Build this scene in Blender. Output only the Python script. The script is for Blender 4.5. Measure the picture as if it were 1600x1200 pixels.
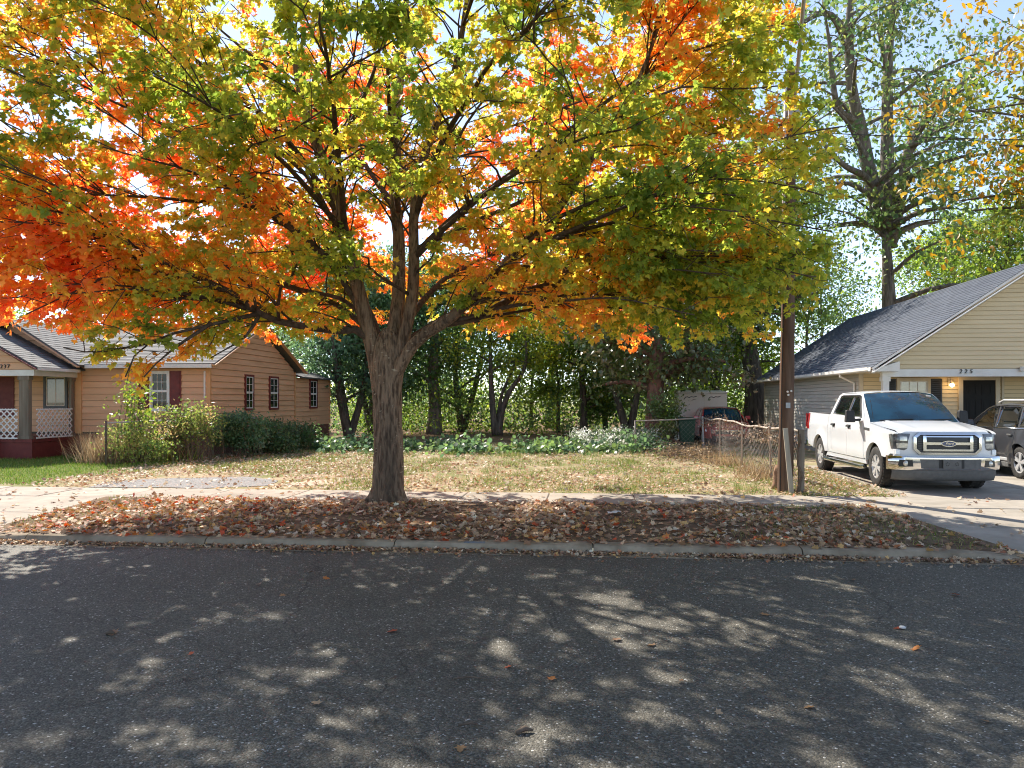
import bpy, bmesh, math, random
import numpy as np
from mathutils import Vector, Matrix, noise

# ------------------------------------------------------------------ scene, camera, world, sun
for o in list(bpy.data.objects):
    bpy.data.objects.remove(o)
SC = bpy.context.scene
COL = SC.collection
PI = math.pi
CAMZ = 1.85
YAW = math.atan(0.1)
CA, SA = math.cos(YAW), math.sin(YAW)
FPX = 1200.0

cam_d = bpy.data.cameras.new('camera')
cam = bpy.data.objects.new('camera', cam_d)
COL.objects.link(cam)
cam_d.sensor_width = 36.0
cam_d.lens = 36.0 * FPX / 1600.0
cam_d.shift_y = 25.0 / 1600.0
cam_d.clip_start = 0.1
cam_d.clip_end = 1500
cam.location = (0, 0, CAMZ)
cam.rotation_euler = (PI / 2, 0, YAW)
SC.camera = cam

SUN_AZ = math.radians(127.5)     # measured from +X towards +Y
SUN_EL = math.radians(42.0)
world = bpy.data.worlds.new('World')
SC.world = world
world.use_nodes = True
wn = world.node_tree.nodes
wl = world.node_tree.links
sky_n = wn.new('ShaderNodeTexSky')
sky_n.sky_type = 'NISHITA'
sky_n.sun_disc = False
sky_n.sun_elevation = SUN_EL
sky_n.sun_rotation = math.radians(90) - SUN_AZ
sky_n.air_density = 0.9
sky_n.dust_density = 0.2
sky_n.altitude = 1200
sky_n.ozone_density = 2.5
bg = wn['Background']
hsv_n = wn.new('ShaderNodeHueSaturation')
hsv_n.inputs['Saturation'].default_value = 0.78
wl.new(sky_n.outputs[0], hsv_n.inputs['Color'])
wl.new(hsv_n.outputs[0], bg.inputs[0])
bg.inputs[1].default_value = 0.122

sun_d = bpy.data.lights.new('sun', 'SUN')
sun_d.energy = 4.1
sun_d.angle = math.radians(0.53)
sun_d.color = (1.0, 0.93, 0.82)
sun = bpy.data.objects.new('sun', sun_d)
COL.objects.link(sun)
SUNV = Vector((math.cos(SUN_EL) * math.cos(SUN_AZ), math.cos(SUN_EL) * math.sin(SUN_AZ), math.sin(SUN_EL)))
sun.rotation_euler = SUNV.to_track_quat('Z', 'Y').to_euler()
sun.location = (-20, 20, 30)

SC.view_settings.view_transform = 'Standard'
SC.view_settings.look = 'None'
SC.view_settings.gamma = 1.0
SC.view_settings.exposure = 1.3
SC.view_settings.use_curve_mapping = False
SC.cycles.use_denoising = True
SC.cycles.filter_width = 1.1
SC.cycles.max_bounces = 8
SC.cycles.transparent_max_bounces = 8
SC.cycles.caustics_reflective = False
SC.cycles.caustics_refractive = False

random.seed(7)
RNG = np.random.default_rng(11)


# ------------------------------------------------------------------ helpers
def cw(xc, zc, z=0.0):
    """camera-side metres (right, depth) -> world"""
    return Vector((xc * CA - zc * SA, xc * SA + zc * CA, z))


def P(px, py, zc):
    """the world point seen at a photo pixel at a given depth"""
    return cw((px - 800) / FPX * zc, zc, CAMZ - (py - 625) / FPX * zc)


def G(px, py, z=0.12):
    zc = FPX * (CAMZ - z) / (py - 625)
    return cw((px - 800) / FPX * zc, zc, z)


def GD(px, zc, z=0.12):
    return cw((px - 800) / FPX * zc, zc, z)


ORG = {}


def org(parent):
    if parent is None:
        return Vector((0, 0, 0))
    return ORG.get(parent.name, Vector((0, 0, 0)))


def tag(o, label=None, cat=None, group=None, kind=None):
    if label:
        o['label'] = label
    if cat:
        o['category'] = cat
    if group:
        o['group'] = group
    if kind:
        o['kind'] = kind
    return o


def thing(name, label, cat, loc=(0, 0, 0), group=None):
    o = bpy.data.objects.new(name, None)
    o.empty_display_size = 0.2
    COL.objects.link(o)
    o.location = loc
    ORG[o.name] = Vector(loc)
    return tag(o, label, cat, group)


def link_mesh(name, me, mat=None, parent=None, loc=None):
    o = bpy.data.objects.new(name, me)
    COL.objects.link(o)
    if mat is not None and len(me.materials) == 0:
        me.materials.append(mat)
    if parent is not None:
        o.parent = parent
        ORG[o.name] = org(parent)
    if loc is not None:
        o.location = loc
    return o


class MB:
    def __init__(self):
        self.v = []
        self.f = []

    def add(self, vs, fs):
        n = len(self.v)
        self.v.extend([tuple(p) for p in vs])
        self.f.extend([tuple(i + n for i in q) for q in fs])
        return self

    def box(self, x0, x1, y0, y1, z0, z1):
        v = [(x0, y0, z0), (x1, y0, z0), (x1, y1, z0), (x0, y1, z0), (x0, y0, z1), (x1, y0, z1), (x1, y1, z1), (x0, y1, z1)]
        return self.add(v, [(3, 2, 1, 0), (4, 5, 6, 7), (0, 1, 5, 4), (1, 2, 6, 5), (2, 3, 7, 6), (3, 0, 4, 7)])

    def hexa(self, b, t):
        return self.add(list(b) + list(t), [(3, 2, 1, 0), (4, 5, 6, 7), (0, 1, 5, 4), (1, 2, 6, 5), (2, 3, 7, 6), (3, 0, 4, 7)])

    def beam(self, a, b, w, h, up=(0, 0, 1)):
        a, b = Vector(a), Vector(b)
        d = (b - a).normalized()
        up = Vector(up)
        s = d.cross(up)
        if s.length < 1e-4:
            s = d.cross(Vector((1, 0, 0)))
        s.normalize()
        u = s.cross(d)
        q = [(-w / 2, -h / 2), (w / 2, -h / 2), (w / 2, h / 2), (-w / 2, h / 2)]
        return self.hexa([a + s * i + u * j for i, j in q], [b + s * i + u * j for i, j in q])

    def tube(self, pts, rad, seg=8, caps=True):
        pts = [Vector(p) for p in pts]
        if not hasattr(rad, '__len__'):
            rad = [rad] * len(pts)
        n0 = len(self.v)
        d = (pts[1] - pts[0]).normalized()
        u = d.orthogonal().normalized()
        for i, p in enumerate(pts):
            if i == 0:
                t = pts[1] - pts[0]
            elif i == len(pts) - 1:
                t = pts[-1] - pts[-2]
            else:
                t = pts[i + 1] - pts[i - 1]
            t.normalize()
            u = (u - t * u.dot(t))
            if u.length < 1e-5:
                u = t.orthogonal()
            u.normalize()
            w = t.cross(u)
            for k in range(seg):
                a = 2 * PI * k / seg
                q = p + (u * math.cos(a) + w * math.sin(a)) * rad[i]
                self.v.append((q.x, q.y, q.z))
        for i in range(len(pts) - 1):
            for k in range(seg):
                a = n0 + i * seg + k
                b = n0 + i * seg + (k + 1) % seg
                self.f.append((a, b, b + seg, a + seg))
        if caps:
            self.f.append(tuple(n0 + k for k in reversed(range(seg))))
            m = n0 + (len(pts) - 1) * seg
            self.f.append(tuple(m + k for k in range(seg)))
        return self

    def lathe(self, prof, axis, centre, seg=24, closed=False):
        """prof: (radius, offset along axis)"""
        c = Vector(centre)
        ax = Vector(axis).normalized()
        u = ax.orthogonal().normalized()
        w = ax.cross(u)
        n0 = len(self.v)
        for r, h in prof:
            for k in range(seg):
                a = 2 * PI * k / seg
                q = c + ax * h + (u * math.cos(a) + w * math.sin(a)) * r
                self.v.append(tuple(q))
        m = len(prof)
        for i in range(m if closed else m - 1):
            j = (i + 1) % m
            for k in range(seg):
                self.f.append((n0 + i * seg + k, n0 + i * seg + (k + 1) % seg, n0 + j * seg + (k + 1) % seg, n0 + j * seg + k))
        return self

    def prism(self, poly, d):
        """poly: 3-D outline, d: extrusion vector"""
        d = Vector(d)
        n = len(poly)
        a = [Vector(p) for p in poly]
        vs = a + [p + d for p in a]
        fs = [tuple(reversed(range(n))), tuple(range(n, 2 * n))]
        fs += [(i, (i + 1) % n, n + (i + 1) % n, n + i) for i in range(n)]
        return self.add(vs, fs)

    def build(self, name, mat, parent=None, smooth=False, local=False, bevel=0.0, sharp=None):
        me = bpy.data.meshes.new(name)
        o_ = Vector((0, 0, 0)) if local else org(parent)
        if o_.length:
            vs = [(a - o_.x, b - o_.y, c - o_.z) for a, b, c in self.v]
        else:
            vs = self.v
        me.from_pydata(vs, [], self.f)
        if smooth:
            me.polygons.foreach_set('use_smooth', [True] * len(me.polygons))
            if sharp:
                me.set_sharp_from_angle(angle=math.radians(sharp))
        me.update()
        o = link_mesh(name, me, mat, parent)
        if bevel:
            b = o.modifiers.new('bevel', 'BEVEL')
            b.width = bevel
            b.segments = 2
            b.limit_method = 'ANGLE'
        return o


def np_mesh(name, verts, loop_idx, loop_start, mat, parent=None, col=None, smooth=False, uv=None):
    me = bpy.data.meshes.new(name)
    me.vertices.add(len(verts))
    me.vertices.foreach_set('co', np.ascontiguousarray(verts, dtype=np.float32).ravel())
    me.loops.add(len(loop_idx))
    me.loops.foreach_set('vertex_index', np.ascontiguousarray(loop_idx, dtype=np.int32))
    me.polygons.add(len(loop_start))
    me.polygons.foreach_set('loop_start', np.ascontiguousarray(loop_start, dtype=np.int32))
    if col is not None:
        at = me.attributes.new('tint', 'FLOAT_COLOR', 'POINT')
        at.data.foreach_set('color', np.ascontiguousarray(col, dtype=np.float32).ravel())
    me.update(calc_edges=True)
    if smooth:
        me.polygons.foreach_set('use_smooth', np.ones(len(loop_start), dtype=bool))
    return link_mesh(name, me, mat, parent)


# leaf outlines: verts (side, along, normal) + polygons
def leaf_template(right, fold=0.16):
    """right half outline from base to tip; mirrored, folded along the midrib"""
    n = len(right)
    vs = [(x, y, abs(x) * fold) for x, y in right]
    mids = [0, n - 1]
    left = []
    for i, (x, y) in enumerate(right):
        if i in mids:
            left.append(i)
        else:
            vs.append((-x, y, abs(x) * fold))
            left.append(len(vs) - 1)
    return np.array(vs), [list(range(n)), list(reversed(left))]


MAPLE = leaf_template([(0, 0.04), (0.36, -0.10), (0.26, 0.13), (0.60, 0.40), (0.25, 0.47), (0.27, 0.74), (0, 1.0)])
MAPLE6 = leaf_template([(0, 0.04), (0.36, -0.08), (0.60, 0.40), (0.24, 0.50), (0, 1.0)])
OVAL = leaf_template([(0, 0.0), (0.20, 0.22), (0.24, 0.55), (0, 1.0)], 0.3)
RHOMB = leaf_template([(0, 0.0), (0.30, 0.42), (0, 1.0)], 0.3)
BLADE = (np.array([(-0.5, 0, 0), (0.5, 0, 0), (0.15, 1.0, 0.25)]), [[0, 1, 2]])


def unit(a):
    return a / np.maximum(np.linalg.norm(a, axis=1, keepdims=True), 1e-9)


def leaf_mesh(name, pos, tip, nrm, size, col, tpl, mat, parent=None, width=None):
    tv, polys = tpl
    N = len(pos)
    K = len(tv)
    t = unit(tip)
    n = unit(nrm - t * np.sum(nrm * t, axis=1, keepdims=True))
    s = np.cross(t, n)
    sz = size[:, None, None]
    wd = sz if width is None else np.asarray(width)[:, None, None] * np.ones((N, 1, 1))
    v = pos[:, None, :] + s[:, None, :] * tv[None, :, 0:1] * wd + t[:, None, :] * tv[None, :, 1:2] * sz + n[:, None, :] * tv[None, :, 2:3] * sz
    o_ = org(parent)
    v = v.reshape(-1, 3) - np.array([o_.x, o_.y, o_.z])
    flat = np.concatenate([np.array(p) for p in polys])
    lens = np.array([len(p) for p in polys])
    L = lens.sum()
    idx = (np.arange(N)[:, None] * K + flat[None, :]).ravel()
    st0 = np.concatenate([[0], np.cumsum(lens)[:-1]])
    st = (np.arange(N)[:, None] * L + st0[None, :]).ravel()
    c = np.ones((N, K, 4))
    c[:, :, :3] = col[:, None, :]
    return np_mesh(name, v, idx, st, mat, parent, c.reshape(-1, 4))


# ------------------------------------------------------------------ materials
MATS = {}


def newmat(name):
    m = bpy.data.materials.new(name)
    m.use_nodes = True
    MATS[name] = m
    nt = m.node_tree
    return m, nt.nodes, nt.links, nt.nodes['Principled BSDF']


def c4(c):
    return (c[0], c[1], c[2], 1.0)


def mat(name, c1, c2=None, rough=0.7, scale=6.0, detail=5.0, bump=0.0, bscale=None, bdist=0.02, metal=0.0, spec=0.5,
        stretch=(1, 1, 1), objvar=0.0, coat=0.0, ramp=(0.35, 0.65), c3=None, s3=1.0, r3=(0.5, 0.62), rvar=0.0):
    m, N, L, b = newmat(name)
    b.inputs['Roughness'].default_value = rough
    b.inputs['Metallic'].default_value = metal
    b.inputs['Specular IOR Level'].default_value = spec
    if coat:
        b.inputs['Coat Weight'].default_value = coat
        b.inputs['Coat Roughness'].default_value = 0.04
    tc = N.new('ShaderNodeTexCoord')
    mp = N.new('ShaderNodeMapping')
    mp.inputs['Scale'].default_value = stretch
    L.new(tc.outputs['Object'], mp.inputs['Vector'])
    if c2 is None:
        c2 = tuple(x * 0.88 for x in c1)
    nz = N.new('ShaderNodeTexNoise')
    nz.inputs['Scale'].default_value = scale
    nz.inputs['Detail'].default_value = detail
    nz.inputs['Roughness'].default_value = 0.6
    L.new(mp.outputs[0], nz.inputs['Vector'])
    cr = N.new('ShaderNodeValToRGB')
    cr.color_ramp.elements[0].position = ramp[0]
    cr.color_ramp.elements[1].position = ramp[1]
    cr.color_ramp.elements[0].color = c4(c1)
    cr.color_ramp.elements[1].color = c4(c2)
    L.new(nz.outputs['Fac'], cr.inputs[0])
    out = cr.outputs[0]
    if c3 is not None:
        n3 = N.new('ShaderNodeTexNoise')
        n3.inputs['Scale'].default_value = s3
        n3.inputs['Detail'].default_value = 6
        L.new(mp.outputs[0], n3.inputs['Vector'])
        mr = N.new('ShaderNodeMapRange')
        mr.inputs[1].default_value, mr.inputs[2].default_value = r3
        L.new(n3.outputs['Fac'], mr.inputs[0])
        mx = N.new('ShaderNodeMixRGB')
        L.new(mr.outputs[0], mx.inputs[0])
        L.new(out, mx.inputs[1])
        mx.inputs[2].default_value = c4(c3)
        out = mx.outputs[0]
    if objvar:
        oi = N.new('ShaderNodeObjectInfo')
        mr = N.new('ShaderNodeMapRange')
        mr.inputs[3].default_value = 1 - objvar
        mr.inputs[4].default_value = 1 + objvar
        L.new(oi.outputs['Random'], mr.inputs[0])
        hs = N.new('ShaderNodeHueSaturation')
        L.new(mr.outputs[0], hs.inputs['Value'])
        L.new(out, hs.inputs['Color'])
        out = hs.outputs[0]
    L.new(out, b.inputs['Base Color'])
    if rvar:
        mr = N.new('ShaderNodeMapRange')
        mr.inputs[3].default_value = rough - rvar
        mr.inputs[4].default_value = rough + rvar
        L.new(nz.outputs['Fac'], mr.inputs[0])
        L.new(mr.outputs[0], b.inputs['Roughness'])
    if bump:
        nb = N.new('ShaderNodeTexNoise')
        nb.inputs['Scale'].default_value = bscale or scale * 3
        nb.inputs['Detail'].default_value = 6
        L.new(mp.outputs[0], nb.inputs['Vector'])
        bp = N.new('ShaderNodeBump')
        bp.inputs['Strength'].default_value = bump
        bp.inputs['Distance'].default_value = bdist
        L.new(nb.outputs['Fac'], bp.inputs['Height'])
        L.new(bp.outputs[0], b.inputs['Normal'])
    return m


def leafmat(name, trans=0.45, rough=0.5, gain=1.0, spec=0.4):
    m, N, L, b = newmat(name)
    at = N.new('ShaderNodeAttribute')
    at.attribute_name = 'tint'
    b.inputs['Roughness'].default_value = rough
    b.inputs['Specular IOR Level'].default_value = spec
    L.new(at.outputs['Color'], b.inputs['Base Color'])
    if trans:
        tr = N.new('ShaderNodeBsdfTranslucent')
        hs = N.new('ShaderNodeHueSaturation')
        hs.inputs['Value'].default_value = gain
        hs.inputs['Saturation'].default_value = 1.06
        L.new(at.outputs['Color'], hs.inputs['Color'])
        L.new(hs.outputs[0], tr.inputs['Color'])
        mx = N.new('ShaderNodeMixShader')
        mx.inputs[0].default_value = trans
        L.new(b.outputs[0], mx.inputs[1])
        L.new(tr.outputs[0], mx.inputs[2])
        L.new(mx.outputs[0], N['Material Output'].inputs['Surface'])
    return m


M = {}
M['maple_leaf'] = leafmat('maple_leaf', 0.64, 0.45, 1.85)
M['bg_leaf'] = leafmat('bg_leaf', 0.5, 0.40, 1.7, 0.5)
M['gloss_leaf'] = leafmat('gloss_leaf', 0.2, 0.28, 1.1, 0.7)
M['dry_leaf'] = leafmat('dry_leaf', 0.25, 0.6, 1.0, 0.3)
M['grass_blade'] = leafmat('grass_blade', 0.35, 0.5, 1.2, 0.3)

M['maple_bark'] = mat('maple_bark', (0.075, 0.048, 0.032), (0.27, 0.185, 0.122), 0.9, 24, 6, 1.0, 34, 0.04, stretch=(1, 1, 0.16), spec=0.2, ramp=(0.36, 0.58),
                      c3=(0.055, 0.04, 0.03), s3=1.3, r3=(0.5, 0.75))
M['limb_bark'] = mat('limb_bark', (0.05, 0.035, 0.026), (0.12, 0.085, 0.06), 0.9, 14, 6, 0.6, 30, 0.015, spec=0.2)
M['dark_bark'] = mat('dark_bark', (0.06, 0.05, 0.04), (0.17, 0.14, 0.11), 0.95, 10, 6, 0.8, 22, 0.03, stretch=(1, 1, 0.2), spec=0.15)
M['oak_bark'] = mat('oak_bark', (0.11, 0.09, 0.075), (0.25, 0.21, 0.175), 0.95, 7, 6, 0.8, 18, 0.04, stretch=(1, 1, 0.2), spec=0.15)
M['red_bark'] = mat('red_bark', (0.14, 0.07, 0.05), (0.26, 0.15, 0.11), 0.95, 8, 6, 0.8, 22, 0.03, stretch=(1, 1, 0.2), spec=0.15)


def bark_marks(m):
    N, L = m.node_tree.nodes, m.node_tree.links
    b = N['Principled BSDF']
    src = b.inputs['Base Color'].links[0].from_socket
    tc = N.new('ShaderNodeTexCoord')
    mp = N.new('ShaderNodeMapping')
    mp.inputs['Scale'].default_value = (9, 9, 34)
    L.new(tc.outputs['Object'], mp.inputs['Vector'])
    nz = N.new('ShaderNodeTexNoise')
    nz.inputs['Scale'].default_value = 1.0
    nz.inputs['Detail'].default_value = 3
    L.new(mp.outputs[0], nz.inputs['Vector'])
    n2 = N.new('ShaderNodeTexNoise')
    n2.inputs['Scale'].default_value = 2.2
    L.new(tc.outputs['Object'], n2.inputs['Vector'])
    m1 = N.new('ShaderNodeMapRange')
    m1.inputs[1].default_value, m1.inputs[2].default_value = 0.64, 0.70
    L.new(nz.outputs['Fac'], m1.inputs[0])
    m2 = N.new('ShaderNodeMapRange')
    m2.inputs[1].default_value, m2.inputs[2].default_value = 0.5, 0.56
    L.new(n2.outputs['Fac'], m2.inputs[0])
    mu = N.new('ShaderNodeMath')
    mu.operation = 'MULTIPLY'
    L.new(m1.outputs[0], mu.inputs[0])
    L.new(m2.outputs[0], mu.inputs[1])
    mx = N.new('ShaderNodeMixRGB')
    L.new(mu.outputs[0], mx.inputs[0])
    L.new(src, mx.inputs[1])
    mx.inputs[2].default_value = (0.44, 0.36, 0.25, 1)
    L.new(mx.outputs[0], b.inputs['Base Color'])


bark_marks(M['maple_bark'])


def asphalt():
    m, N, L, b = newmat('asphalt')
    tc = N.new('ShaderNodeTexCoord')
    v1 = N.new('ShaderNodeTexVoronoi')
    v1.inputs['Scale'].default_value = 85
    L.new(tc.outputs['Object'], v1.inputs['Vector'])
    # each stone chip its own grey
    sp = N.new('ShaderNodeSeparateColor')
    L.new(v1.outputs['Color'], sp.inputs[0])
    cr = N.new('ShaderNodeValToRGB')
    e = cr.color_ramp.elements
    e[0].position, e[0].color = 0.0, (0.038, 0.0345, 0.027, 1)
    e[1].position, e[1].color = 1.0, (0.42, 0.40, 0.36, 1)
    k = cr.color_ramp.elements.new(0.55)
    k.color = (0.070, 0.063, 0.048, 1)
    k = cr.color_ramp.elements.new(0.90)
    k.color = (0.115, 0.105, 0.083, 1)
    k = cr.color_ramp.elements.new(0.975)
    k.color = (0.13, 0.125, 0.11, 1)
    L.new(sp.outputs[0], cr.inputs[0])
    n2 = N.new('ShaderNodeTexNoise')
    n2.inputs['Scale'].default_value = 0.6
    n2.inputs['Detail'].default_value = 7
    L.new(tc.outputs['Object'], n2.inputs['Vector'])
    mr = N.new('ShaderNodeMapRange')
    mr.inputs[1].default_value, mr.inputs[2].default_value = 0.3, 0.7
    mr.inputs[3].default_value, mr.inputs[4].default_value = 1.02, 1.6
    L.new(n2.outputs['Fac'], mr.inputs[0])
    hs = N.new('ShaderNodeHueSaturation')
    L.new(mr.outputs[0], hs.inputs['Value'])
    L.new(cr.outputs[0], hs.inputs['Color'])
    # thin cracks
    nv = N.new('ShaderNodeTexNoise')
    nv.inputs['Scale'].default_value = 1.6
    nv.inputs['Detail'].default_value = 4
    L.new(tc.outputs['Object'], nv.inputs['Vector'])
    mxv = N.new('ShaderNodeMixRGB')
    mxv.inputs[0].default_value = 0.35
    L.new(tc.outputs['Object'], mxv.inputs[1])
    L.new(nv.outputs['Color'], mxv.inputs[2])
    vc = N.new('ShaderNodeTexVoronoi')
    vc.feature = 'DISTANCE_TO_EDGE'
    vc.inputs['Scale'].default_value = 0.42
    L.new(mxv.outputs[0], vc.inputs['Vector'])
    mc = N.new('ShaderNodeMapRange')
    mc.inputs[1].default_value, mc.inputs[2].default_value = 0.001, 0.004
    mc.inputs[3].default_value, mc.inputs[4].default_value = 0.5, 1.0
    L.new(vc.outputs['Distance'], mc.inputs[0])
    mm = N.new('ShaderNodeMixRGB')
    mm.blend_type = 'MULTIPLY'
    mm.inputs[0].default_value = 0.8
    L.new(hs.outputs[0], mm.inputs[1])
    L.new(mc.outputs[0], mm.inputs[2])
    L.new(mm.outputs[0], b.inputs['Base Color'])
    b.inputs['Roughness'].default_value = 0.75
    b.inputs['Specular IOR Level'].default_value = 0.35
    bp = N.new('ShaderNodeBump')
    bp.inputs['Strength'].default_value = 0.9
    bp.inputs['Distance'].default_value = 0.006
    bp.invert = True
    L.new(v1.outputs['Distance'], bp.inputs['Height'])
    L.new(bp.outputs[0], b.inputs['Normal'])
    return m


M['asphalt'] = asphalt()
M['concrete'] = mat('concrete', (0.31, 0.275, 0.225), (0.40, 0.355, 0.295), 0.9, 3, 8, 0.35, 90, 0.004, objvar=0.07, c3=(0.23, 0.20, 0.16), s3=1.1, r3=(0.5, 0.8), spec=0.2)
M['curb'] = mat('curb', (0.25, 0.205, 0.145), (0.36, 0.30, 0.22), 0.9, 4, 8, 0.4, 80, 0.006, objvar=0.07, c3=(0.16, 0.125, 0.085), s3=3.2, r3=(0.44, 0.72), spec=0.15)
M['joint_and_lap_shade'] = mat('joint_and_lap_shade', (0.10, 0.085, 0.065), (0.17, 0.14, 0.11), 0.95, 9, spec=0.1)  # paving joints; behind siding its dark tone paints the shade at the laps
M['lot_ground'] = mat('lot_ground', (0.38, 0.31, 0.20), (0.19, 0.20, 0.075), 0.95, 1.1, 9, 0.8, 30, 0.03, ramp=(0.4, 0.62), c3=(0.34, 0.235, 0.155), s3=4, r3=(0.52, 0.66), spec=0.1)
M['verge_soil'] = mat('verge_soil', (0.10, 0.068, 0.045), (0.22, 0.155, 0.10), 0.95, 5, 8, 0.8, 40, 0.02, spec=0.1)
M['lawn_ground'] = mat('lawn_ground', (0.10, 0.15, 0.025), (0.19, 0.20, 0.06), 0.95, 3, 8, 0.8, 40, 0.03, spec=0.1)
M['wood_floor_ground'] = mat('wood_floor_ground', (0.16, 0.095, 0.055), (0.28, 0.18, 0.10), 0.95, 2, 8, 0.8, 30, 0.03, spec=0.1)
M['gravel'] = mat('gravel', (0.16, 0.16, 0.16), (0.36, 0.35, 0.33), 0.9, 28, 4, 0.9, 50, 0.03, spec=0.2)
M['path'] = mat('path', (0.42, 0.34, 0.25), (0.52, 0.44, 0.34), 0.95, 4, 6, 0.4, 40, 0.01, spec=0.1)

M['orange_siding'] = mat('orange_siding', (0.645, 0.36, 0.195), (0.70, 0.405, 0.225), 0.6, 2.5, 6, 0.15, 30, 0.004, stretch=(0.4, 0.4, 3), objvar=0.06, c3=(0.53, 0.295, 0.15), s3=1.4, r3=(0.55, 0.8), spec=0.35)
M['orange_trim'] = mat('orange_trim', (0.60, 0.31, 0.13), (0.66, 0.35, 0.16), 0.6, 4, spec=0.35)
M['maroon'] = mat('maroon', (0.13, 0.025, 0.022), (0.18, 0.04, 0.032), 0.6, 6, objvar=0.06, spec=0.35)
M['white_trim'] = mat('white_trim', (0.74, 0.72, 0.67), (0.66, 0.63, 0.57), 0.55, 3, 6, spec=0.4)
M['white_plastic'] = mat('white_plastic', (0.78, 0.77, 0.74), (0.70, 0.68, 0.64), 0.5, 5, spec=0.4)
M['tan_trim'] = mat('tan_trim', (0.60, 0.52, 0.39), (0.53, 0.45, 0.33), 0.6, 3, spec=0.35)
M['vinyl'] = mat('vinyl', (0.65, 0.515, 0.305), (0.71, 0.565, 0.345), 0.5, 1.5, 5, objvar=0.035, stretch=(0.5, 0.5, 3), c3=(0.56, 0.43, 0.24), s3=0.8, r3=(0.55, 0.8), spec=0.4)
M['vinyl_shaded'] = mat('vinyl_shaded', (0.50, 0.47, 0.40), (0.56, 0.52, 0.45), 0.5, 1.5, 5, objvar=0.03, stretch=(0.5, 0.5, 3), c3=(0.42, 0.40, 0.35), s3=0.8, r3=(0.55, 0.8), spec=0.4)  # same vinyl, greyed: the side wall's shade is painted in
M['brick_red'] = mat('brick_red', (0.16, 0.075, 0.05), (0.24, 0.11, 0.075), 0.9, 8, objvar=0.16, spec=0.2)
M['mortar'] = mat('mortar', (0.28, 0.25, 0.21), None, 0.95, 8, spec=0.1)
M['black_paint'] = mat('black_paint', (0.012, 0.012, 0.013), (0.018, 0.017, 0.018), 0.35, 4, spec=0.5)
M['black_door'] = mat('black_door', (0.008, 0.008, 0.008), (0.012, 0.011, 0.011), 0.55, 4, spec=0.2)
M['black_trim'] = mat('black_trim', (0.018, 0.018, 0.019), (0.026, 0.026, 0.027), 0.6, 20, spec=0.4)
M['grey_trim'] = mat('grey_trim', (0.09, 0.09, 0.088), (0.12, 0.12, 0.118), 0.65, 12, spec=0.4)
M['tyre'] = mat('tyre', (0.022, 0.021, 0.02), (0.05, 0.046, 0.042), 0.85, 14, spec=0.3)
M['chrome'] = mat('chrome', (0.72, 0.72, 0.72), (0.66, 0.66, 0.66), 0.12, 5, metal=1.0)
M['alloy'] = mat('alloy', (0.68, 0.68, 0.68), (0.60, 0.60, 0.60), 0.35, 6, metal=0.45)
M['white_paint'] = mat('white_paint', (0.73, 0.755, 0.775), (0.69, 0.715, 0.735), 0.3, 1.2, 3, coat=0.8, spec=0.5)
M['grey_paint'] = mat('grey_paint', (0.050, 0.053, 0.062), (0.040, 0.043, 0.052), 0.35, 1.2, 3, coat=1.0, spec=0.6, metal=0.3)
M['red_paint'] = mat('red_paint', (0.46, 0.03, 0.03), (0.40, 0.025, 0.025), 0.3, 1.2, 3, coat=0.9)
M['red_lamp'] = mat('red_lamp', (0.50, 0.01, 0.015), (0.36, 0.008, 0.01), 0.15, 10, coat=0.6)
M['lamp_dark'] = mat('lamp_dark', (0.05, 0.052, 0.055), (0.16, 0.165, 0.17), 0.12, 9, 2, coat=1.0)
M['lamp_clear'] = mat('lamp_clear', (0.42, 0.42, 0.40), (0.75, 0.72, 0.62), 0.12, 14, 2, coat=1.0, metal=0.3)
M['emblem_blue'] = mat('emblem_blue', (0.02, 0.045, 0.14), (0.02, 0.04, 0.12), 0.25, 5, coat=0.6)
M['pole_wood'] = mat('pole_wood', (0.085, 0.052, 0.036), (0.17, 0.108, 0.075), 0.9, 9, 7, 0.6, 28, 0.015, stretch=(1, 1, 0.07), spec=0.15, c3=(0.30, 0.25, 0.20), s3=1.0, r3=(0.56, 0.8))
M['grey_wood'] = mat('grey_wood', (0.30, 0.26, 0.20), (0.42, 0.37, 0.29), 0.9, 9, 6, 0.4, 30, 0.008, stretch=(1, 1, 0.08), spec=0.15)
M['post_wood'] = mat('post_wood', (0.15, 0.12, 0.09), (0.25, 0.21, 0.16), 0.9, 9, 6, 0.4, 30, 0.008, stretch=(1, 1, 0.08), spec=0.15)
M['galv'] = mat('galv', (0.42, 0.43, 0.44), (0.34, 0.35, 0.35), 0.5, 12, metal=0.2, spec=0.4)
M['rusty'] = mat('rusty', (0.36, 0.29, 0.23), (0.42, 0.36, 0.30), 0.75, 14, metal=0.2, spec=0.3)
M['wire_steel'] = mat('wire_steel', (0.30, 0.27, 0.24), (0.22, 0.18, 0.15), 0.6, 10, metal=0.4, spec=0.3)
M['cable'] = mat('cable', (0.03, 0.03, 0.03), None, 0.7, 10)
M['shed'] = mat('shed', (0.77, 0.72, 0.60), (0.80, 0.76, 0.65), 0.6, 3, spec=0.35)
M['bin_green'] = mat('bin_green', (0.012, 0.05, 0.028), (0.018, 0.065, 0.035), 0.5, 5, spec=0.4)
M['blue_mark'] = mat('blue_mark', (0.13, 0.17, 0.22), (0.24, 0.23, 0.20), 0.8, 22, spec=0.1)
M['plaster_light'] = mat('plaster_light', (0.62, 0.60, 0.56), None, 0.9, 3)
M['twig'] = mat('twig', (0.10, 0.075, 0.055), (0.16, 0.12, 0.09), 0.9, 20, spec=0.1)
M['stump'] = mat('stump', (0.20, 0.12, 0.075), (0.32, 0.21, 0.14), 0.95, 14, 6, 0.7, 30, 0.02, spec=0.1)


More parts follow.
